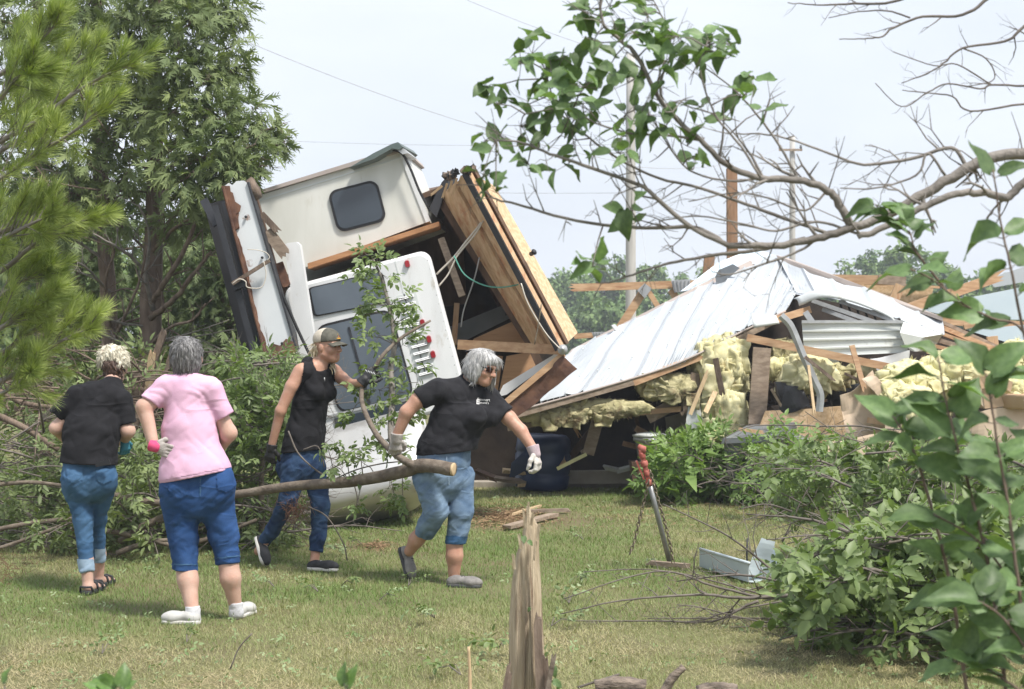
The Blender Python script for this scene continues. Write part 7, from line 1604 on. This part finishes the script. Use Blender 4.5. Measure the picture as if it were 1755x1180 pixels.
for k in range(70):                                     # bare twig spurs
    a = rr_.choice(A1); v = Vector((rr_.gauss(-.4, .6), rr_.gauss(0, .4), rr_.gauss(.35, .6))).normalized(); L = rr_.uniform(.05, .17); m_ = a + v * L * .5 + Vector((rr_.gauss(0, .01), 0, rr_.gauss(0, .012))); e = a + v * L + Vector((0, 0, .01)); ltw.tube([a, m_, e], [.0026, .0018, .0009], 4, cap=False)
    v2 = (v + Vector((rr_.gauss(0, .6), rr_.gauss(0, .3), rr_.gauss(0, .6)))).normalized(); ltw.tube([m_, m_ + v2 * L * .5], [.0014, .0007], 4, cap=False)
o = ltw.build('twigs', M['twig'], ob_); o['kind'] = 'stuff'
# ---- bare twigs in the top right corner
bt = empty('bare_branch', P(1900, 20, 5.6), 'bare leafless twigs reaching in at the top right corner', 'branch')
for i, (pts, r0) in enumerate([([(1800, -90), (1700, -8), (1650, 25), (1582, 28), (1530, 48), (1512, 62), (1480, 66), (1438, 67)], 4), ([(1700, -60), (1540, 0), (1450, 6), (1400, 8), (1350, 4)], 3.5), ([(1850, -40), (1755, 45), (1722, 70), (1650, 82), (1617, 108), (1590, 125), (1545, 142)], 3.6), ([(1850, 150), (1755, 147), (1700, 145), (1680, 152), (1625, 143), (1590, 158), (1545, 182), (1500, 142)], 2.6),
                               ([(1850, 175), (1755, 178), (1662, 190), (1632, 165), (1580, 158), (1546, 154)], 2.6), ([(1650, 82), (1690, 100), (1704, 135), (1660, 148)], 1.8), ([(1700, 145), (1640, 110), (1600, 112), (1530, 88)], 1.8), ([(1560, 30), (1520, 18), (1470, 20), (1420, 30)], 2), ([(1850, 120), (1760, 60), (1730, 45)], 2)]):
    limb(bt, pts, r0, .9, Y=5.7, twigs=5, tl=.12, seed=50 + i, mat='twig', sub=1, name='twig')
# the tree they grow on, just outside the picture
tk = Vector((2.35, 5.5, 0)); MB().tube(catmull([tk, tk + Vector((-.05, 0, 1.0)), tk + Vector((.02, .05, 2.0)), tk + Vector((.1, .1, 3.4))], 4), [.10, .095, .09, .088, .085, .082, .08, .075, .07, .065, .06, .055, .05], 10, wob=.06).build('trunk', M['bark_grey'], ob_)
for (x, y, Y, r) in ((1900, 268, YB, .020), (1830, 250, 5.05, .014)):
    e = P(x, y, Y); MB().tube(catmull([tk + Vector((0, 0, e.z - .25)), (tk + Vector((0, 0, e.z - .1)) + e) / 2, e], 4), r, 8).build('limb', M['bark_grey'], ob_)
for (x, y) in ((1800, -90), (1700, -60), (1850, -40), (1850, 150), (1850, 175), (1850, 120)):
    e = P(x, y, 5.7); MB().tube([tk + Vector((.02, .05, e.z - .2)), (tk + Vector((0, 0, e.z - .05)) + e) / 2, e], [.014, .010, .006], 6).build('twig', M['bark_grey'], bt)
# ---- lilac shrub at the right edge, close to the camera
li = empty('lilac_shrub', G(1700, 1500), 'out of focus broad-leaved shrub close by at the right edge', 'shrub')
stems = [([(1760, 1700), (1735, 1300), (1700, 1000), (1665, 850), (1640, 760), (1622, 690), (1608, 612)], 4.3), ([(1700, 1700), (1670, 1300), (1630, 1010), (1590, 850), (1565, 770), (1530, 712)], 4.4), ([(1800, 1600), (1770, 1200), (1745, 1000), (1725, 850), (1700, 700), (1690, 640)], 4.2), ([(1850, 900), (1800, 720), (1755, 570), (1700, 545), (1650, 520), (1600, 480), (1560, 460)], 4.6),
         ([(1790, 700), (1752, 560), (1735, 470), (1715, 380), (1702, 290)], 4.3), ([(1850, 1150), (1760, 1030), (1680, 930), (1600, 880)], 4.3), ([(1850, 1300), (1780, 1150), (1720, 1060), (1660, 1020)], 4.1), ([(1850, 1400), (1790, 1230), (1700, 1150), (1640, 1130)], 4.2), ([(1850, 850), (1790, 800), (1720, 770), (1650, 740)], 4.5), ([(1640, 520), (1600, 470), (1570, 430), (1560, 400)], 4.7), ([(1560, 400), (1520, 370), (1500, 350)], 4.8)]
lst = MB()
for i, (pts, Y) in enumerate(stems):
    b = MB(); c = grow_branch(b, [P(x, y, Y) for (x, y) in pts], .0065 if i < 3 else .0045, .002, 2, .08, None, 80 + i, sides=7, sub=0, start=.5); b.build('stem', M['bark_red'], li)
    m = len(c); k0 = next((j for j, p in enumerate(c) if 590 - (p.z - EYE) / p.y * F_PX < 1200), 0); n = 11 if i < 3 else 7
    for k in range(n):
        f = k0 / m + (1 - k0 / m) * (k + .7) / n; j = min(m - 2, int(f * (m - 1))); p = c[j].lerp(c[j + 1], f * (m - 1) - j); dax = (c[j + 1] - c[j]).normalized()
        for sg in (-1, 1):
            if rr_.random() < .12: continue
            o_ = Vector((sg * rr_.uniform(.5, 1), rr_.gauss(0, .5), rr_.gauss(.1, .4))); d = (dax * .45 + o_).normalized(); e = p + d * .018; lst.tube([p, e], [.0016, .0012], 4, cap=False)
            put_leaf(li, e, d + Vector((0, 0, -.15)), Vector((rr_.gauss(0, .4), -.6 + rr_.gauss(0, .45), .75)), rr_.uniform(.085, .14) * (.62 if i >= 9 else 1), rr_)
o = lst.build('leaf_stalks', M['twig'], li); o['kind'] = 'stuff'
# ---- seedlings at the bottom edge
for (x, y, Y, lab, sp) in ((205, 1168, 4.3, 'green seedling leaves poking up at the bottom edge below the person in pink', [(-45, -2, 45), (10, -26, 46), (28, 0, 40), (-105, 4, 40), (-75, 6, 40)]), (8, 1160, 4.2, 'single green leaf poking in at the bottom left corner', [(2, -14, 44)]), (592, 1165, 4.4, 'pale green seedling leaves at the bottom edge near the middle', [(-8, -22, 46), (18, -14, 44), (8, 6, 40)])):
    sd_ = empty('seedling', Vector((P(x, y, Y).x, Y, 0)), lab, 'seedling'); stem = Vector((P(x, y, Y).x, Y, 0)); tip = P(x, y + 16, Y)
    MB().tube([stem, stem.lerp(tip, .5) + Vector((.01, 0, 0)), tip], [.004, .003, .002], 5).build('stem', M['twig'], sd_)
    for (dx, dy, L) in sp:
        e = P(x + dx, y + dy, Y); v = e - tip; s = tip + v * .15; MB().tube([tip, tip + v * .25], .0012, 4).build('leaf_stalk', M['twig'], sd_); put_leaf(sd_, tip + v * .2, v + Vector((0, .02, .01)), Vector((rr_.gauss(0, .4), -.7, .7)), max(.05, min(.08, v.length * 1.1)), rr_, True)

M['bark_rough'] = pmat('bark_rough', (.10, .08, .065), (.26, .21, .17), scale=22, stretch=(.6, 2, 2), rough=.95, bump=1.5, bscale=40, ramp=(.4, .6))
# ================================================================== foreground stump, logs, sticks
def stump():
    t = empty('broken_stump', Vector((P(905, 1180, 6.9).x, 6.9, 0)), 'tall pale splintered tree stump in the foreground', 'stump')
    Y = 6.9; prof = [(868, 944, 1700), (869, 944, 1400), (870, 940, 1180), (871, 938, 1130), (870, 934, 1060), (875, 930, 1000), (884, 926, 950), (893, 926, 925), (897, 926, 905), (899, 917, 890), (901, 912, 880), (902, 908, 868)]
    rows = []
    for (xl, xr, y) in prof:
        a, b = P(xl, y, Y), P(xr, y, Y); c = (a + b) / 2; rx = (b.x - a.x) / 2 * .86; row = []
        for k in range(28):
            th = 2 * math.pi * k / 28; g = 1 + .07 * math.sin(th * 7 + 1.3 + y * .004) + .05 * math.sin(th * 13 + y * .012) + .08 * float(vnoise(np.array([math.cos(th) * 3, y * .012, math.sin(th) * 3]), 1.0, 5))
            row.append(c + Vector((math.cos(th) * rx * g, math.sin(th) * rx * .72 * g, U(-.006, .006))))
        rows.append(row)
    mb = MB(); nr = len(rows); vs = [p for r in rows for p in r]; mb.add(vs, [(i * 28 + k, i * 28 + (k + 1) % 28, (i + 1) * 28 + (k + 1) % 28, (i + 1) * 28 + k) for i in range(nr - 1) for k in range(28)] + [tuple(range((nr - 1) * 28, nr * 28))], True); mb.build('heartwood', M['stump_wood'], t)
    for (a, b, w) in (((925, 1180), (921, 1055), 14), ((938, 1185), (930, 1120), 16), ((868, 1190), (874, 1150), 8)):
        bk = splinter('bark', a, b, 6.78, 6.8, w, .05, M['bark_red'], t)
    splinter('splinter', (938, 1185), (950, 1120), 6.7, 6.72, 8, .02, M['bark'], t); splinter('splinter', (862, 1190), (873, 1135), 6.72, 6.75, 6, .015, M['bark_red'], t)
    for (a, b, w) in (((900, 905), (897, 872), 4), ((910, 900), (914, 878), 5), ((921, 925), (924, 898), 5), ((893, 940), (889, 915), 5), ((915, 960), (919, 925), 4), ((882, 975), (879, 948), 5), ((905, 880), (906, 860), 4)): splinter('splinter', a, b, 6.83, 6.82, w, .012, M['stump_wood'], t)
    for (a, b, w) in (((899, 1180), (903, 1020), .8), ((914, 1180), (912, 960), .6), ((886, 1150), (893, 1000), .6), ((906, 1060), (905, 925), .5)): board('crack', a, b, 6.842, 6.842, w, .012, M['bark_red'], t)
    rr = random.Random(3)
    for (x, y, L) in ((897, 918, .035), (905, 926, .03), (945, 1140, .05), (948, 1165, .05), (958, 1170, .04), (908, 1040, .02)): put_leaf(t, P(x, y, 6.72), Vector((rr.gauss(0, .6), -.2, -.7)), Vector((.3, -1, .3)), L, rr)
M['stump_wood'] = pmat('stump_wood', (.40, .315, .215), (.56, .47, .34), scale=7, stretch=(10, 10, .45), rough=.9, bump=1.0, bscale=16, c3=(.17, .105, .065), c3scale=3.2, c3pos=(.56, .66))
stump()
for (pts, Y, r, lab) in (([(1020, 1178), (1060, 1172), (1105, 1180)], 7.5, (13, 15), 'rough bark log lying at the bottom edge right of the stump'), ([(1195, 1185), (1225, 1178), (1262, 1184)], 7.5, (10, 11), 'second bark log at the bottom edge further right'), ([(1136, 1190), (1150, 1165), (1172, 1142)], 7.4, (9, 6), 'short broken branch end sticking up between the two bark logs')):
    o = log(None, pts, Y, r, 'bark_rough', 'bark_log', 18, wob=.14); tag(o, lab, 'log')
for (pts, Y, r, lab, mt) in (([(806, 1200), (805, 1150), (803, 1108)], 7.4, (3.5, 2.5), 'thin pale stick standing upright left of the stump', 'fresh_wood'), ([(990, 1178), (1030, 1165), (1062, 1155)], 7.5, (2.5, 2), 'thin dark stick leaning on the bark log', 'twig'), ([(395, 1145), (410, 1110), (432, 1085)], 8.4, (1.5, 1.2), 'thin dry grass stem leaning on the lawn below the person in pink', 'twig')):
    o = log(None, pts, Y, r, mt, 'stick', 6); tag(o, lab, 'stick')

# ================================================================== red-topped steel pole with chains, scraps on the lawn
jk = empty('chain_hoist_pole', G(1150, 972), 'leaning steel pipe with a red clamp on top and two hanging chains', 'hoist pole')
A, B = P(1150, 972, 12.25), P(1098, 770, 12.1); A.z = .0; dj = (B - A).normalized()
MB().tube([A, A.lerp(B, .5), A.lerp(B, .74)], .0185, 12).build('pipe', M['steel'], jk)
sJ = dj.cross(Vector((0, -1, 0))).normalized()
MB().box(A.lerp(B, .70), B, .032, .036, (0, -1, 0)).build('clamp_body', M['red_paint'], jk)
for f, w in ((.72, .027), (.80, .023), (.88, .027), (.95, .023)): MB().lathe(A.lerp(B, f) - dj * .02, dj, [(0, .022), (.01, w), (.035, w), (.045, .02)], 10).build('collar', M['red_paint'], jk)
MB().tube([A.lerp(B, .97) + sJ * .01, B + sJ * .02, B + dj * .03 - sJ * .01], [.022, .026, .016], 8).build('hook', M['red_paint'], jk)
MB().box(A.lerp(B, .76) - sJ * .03, A.lerp(B, .92) - sJ * .05, .012, .03, (0, -1, 0)).build('lever', M['red_paint'], jk)
def chain(name, pts, Y, lab_parent, link=.036):
    c = catmull(pp(pts, Y), 12); t = empty(name, c[0], lab_parent, 'chain'); acc = 0; k = 0; last = c[0]; me = {}
    path = []
    for a, b in zip(c[:-1], c[1:]):
        n_ = max(1, int((b - a).length / .004)); path += [a.lerp(b, i / n_) for i in range(n_)]
    i = 0; step = link * .72
    while True:
        p = last; j = i
        while j < len(path) and (path[j] - p).length < step: j += 1
        if j >= len(path): break
        q = path[j]; d = (q - p).normalized(); s = d.cross(Vector((.3, -1, .2))).normalized(); s = s if k % 2 else s.cross(d); mid = (p + q) / 2
        ring = [mid + d * (math.cos(a) * link * .55) + s * (math.sin(a) * link * .30) for a in np.linspace(0, 2 * math.pi, 11)]
        MB().tube(ring, .0042, 5, cap=False).build('link', M['chain_steel'], t); last = q; i = j; k += 1
chain('chain', [(1112, 822), (1106, 850), (1096, 890), (1088, 925), (1078, 952)], 12.1, 'rusty chain hanging left of the red-topped pole')
chain('chain', [(1114, 806), (1126, 850), (1138, 890), (1148, 930), (1154, 966)], 12.05, 'rusty chain hanging along the right side of the red-topped pole')
gt = empty('gutter_scrap', G(1250, 995), 'pale blue-grey plastic gutter scrap lying on the lawn beside the branch heap', 'gutter')
a0, a1 = G(1200, 975), G(1284, 1002); up3 = Vector((0, 0, 1)); back = Vector((.1, .12, 0))
def trough(a, b, hh, name, mat):
    fs_ = []; rows = []
    for (off, z) in ((Vector((0, -.004, 0)), hh + .012), (Vector((0, 0, 0)), hh), (Vector((0, 0.02, 0)), .01), (back * .6, .0), (back, .01), (back * 1.05, hh * .7)): rows.append([a.lerp(b, t) + off + Vector((0, 0, z + .008)) for t in np.linspace(0, 1, 8)])
    return MB().grid(rows, False, .005).build(name, mat, gt)
trough(a0, a1, .125, 'trough', M['pale_plastic'])
MB().tube([a0 + Vector((0, -.008, .145)), a1 + Vector((0, -.008, .145))], .012, 6).build('lip', M['pale_plastic'], gt)
crumple('torn_piece', [(1308, 918), (1330, 924), (1324, 990), (1284, 988)], 11.5, M['pale_plastic'], gt, nu=7, nv=9, amp=.05, seed=61, thick=.006)
crumple('torn_piece', [(1300, 950), (1326, 940), (1345, 990), (1300, 1000)], 11.6, M['roof_blue'], gt, nu=7, nv=9, amp=.05, seed=63, thick=.006)
MB().tube([P(1281, 985, 11.45), P(1280, 950, 11.45), P(1281, 922, 11.45)], .006, 6).build('bracket_rod', M['dark_metal'], gt)
for (a, b, w, th, mt, lab) in (((1112, 972), (1180, 978), .05, .03, 'old_lumber', 'weathered board lying behind the foot of the red-topped pole'), ((868, 910), (950, 888), .09, .03, 'old_lumber', 'grey plank scrap lying on the straw patch'), ((905, 882), (972, 880), .07, .03, 'old_lumber', 'pale broken board end beside the straw patch'), ((925, 872), (880, 886), .03, .02, 'fresh_wood', 'thin pale lath lying on the straw patch')):
    A, B = G(*a), G(*b); A.z = B.z = th / 2 + .02; MB().box(A, B, w, th, (0, 0, 1), jit=.03).build('board_scrap', M[mt], None, label=lab, cat='board')
# straw patch and litter
def litter(name, cx, cy, sx, sy, n, mat, label, L=(.04, .12), seed=0, cat='litter', z=.03):
    r = np.random.default_rng(seed); px = r.normal(cx, sx, n); py = np.clip(r.normal(cy, sy, n), 815, 1178); Y = EYE * F_PX / (py - CY); pos = np.stack([(px - CX) * Y / F_PX, Y, r.uniform(.005, z, n)], -1)
    a = r.uniform(0, 6.28, n); d = np.stack([np.cos(a), np.sin(a), r.normal(0, .15, n)], -1)
    o = ribbons(name, pos, d, np.tile([0, 0, 1.0], (n, 1)) + r.normal(0, .3, (n, 3)), r.uniform(*L, n), r.uniform(.004, .008, n) * (Y / 12), M[mat]); tag(o, label, cat); return o
litter('straw', 870, 888, 34, 10, 2600, 'straw', 'brown straw and wood chips strewn on the lawn behind the person in sunglasses', seed=5)
litter('straw', 645, 938, 14, 3, 300, 'straw', 'small patch of brown chips on the lawn between the walking people', seed=6)
litter('straw', 1240, 880, 120, 16, 700, 'straw', 'thin scatter of dry straw on the lawn in front of the bushes', seed=8)
def leaf_litter(n, seed):
    r = np.random.default_rng(seed); Y = 7.6 + (r.uniform(0, 1, n) ** 1.3) * 11; X = r.uniform(-1, 1, n) * .3 * Y; pos = np.stack([X, Y, r.uniform(.015, .045, n)], -1)
    ok = fbm(pos, .9, 44, 2) > -.05; pos = pos[ok]; n = len(pos); a = r.uniform(0, 6.28, n); d = np.stack([np.cos(a), np.sin(a), r.normal(0, .2, n)], -1)
    o = compound('leaf_litter', pos, d, r.uniform(.02, .05, n), M['clippings'], None, pairs=1, leafw=.5); tag(o, 'scattered torn green leaves lying on the lawn', 'leaf litter', kind='stuff')
leaf_litter(2200, 4)
rs = random.Random(8)
for (x, y, k) in ((175, 1128, 1.0), (320, 1108, .7), (745, 1066, 1.2), (650, 1035, .9), (700, 1010, .7), (470, 1012, .8), (585, 1010, 1.0), (855, 1118, 1.5), (790, 1165, 1.1), (975, 1040, 1.5), (620, 938, .8), (995, 1000, .9), (590, 950, 1.4), (945, 1080, 1.1), (545, 1020, .9), (1000, 930, .8), (900, 1160, 1.0), (560, 890, .9)):
    c = G(x, y); t = empty('leaf_sprig', c, 'small torn leafy sprig lying on the lawn', 'leaf sprig', 'torn sprigs scattered on the lawn'); lv = []; mb = MB(); a = rs.uniform(0, 6.28)
    for j in range(3):
        b = a + rs.gauss(0, .6); e = c + Vector((math.cos(b) * .11 * k, math.sin(b) * .11 * k, .05)); mb.tube([c + Vector((0, 0, .025)), c.lerp(e, .5) + Vector((0, 0, .04)), e], [.003, .002, .001], 4, cap=False)
        for f in (.4, .6, .8, 1): lv.append((c.lerp(e, f) + Vector((rs.gauss(0, .015), rs.gauss(0, .015), .045)), Vector((math.cos(b) + rs.gauss(0, .7), math.sin(b) + rs.gauss(0, .7), rs.gauss(.15, .3)))))
    o = mb.build('stem', M['twig'], t); o['kind'] = 'stuff'
    pos, d = seats(lv); compound('foliage', pos, d, rng.uniform(.035, .055, len(pos)) * k, M['clippings'] if rs.random() < .5 else M['leaf_ash'], t, pairs=1, leafw=.55)
# ================================================================== thin summer haze
hz = MB(); x0, x1, y0, y1, z0, z1 = -430, 430, -30, 890, -1.0, 14.0
hz.add([(x0, y0, z0), (x1, y0, z0), (x1, y1, z0), (x0, y1, z0), (x0, y0, z1), (x1, y0, z1), (x1, y1, z1), (x0, y1, z1)], [(3, 2, 1, 0), (4, 5, 6, 7), (0, 1, 5, 4), (1, 2, 6, 5), (2, 3, 7, 6), (3, 0, 4, 7)])
hm = bpy.data.materials.new('haze'); hm.use_nodes = True; hm.node_tree.nodes.clear()
ho = hm.node_tree.nodes.new('ShaderNodeOutputMaterial'); hv = hm.node_tree.nodes.new('ShaderNodeVolumePrincipled'); hv.inputs['Density'].default_value = .0012; hv.inputs['Color'].default_value = (.85, .90, 1.0, 1)
hm.node_tree.links.new(hv.outputs[0], ho.inputs['Volume'])
haze = hz.build('haze', hm, None, (0, 0, 0)); tag(haze, 'thin pale summer haze over the yard and treeline', 'haze', kind='stuff')
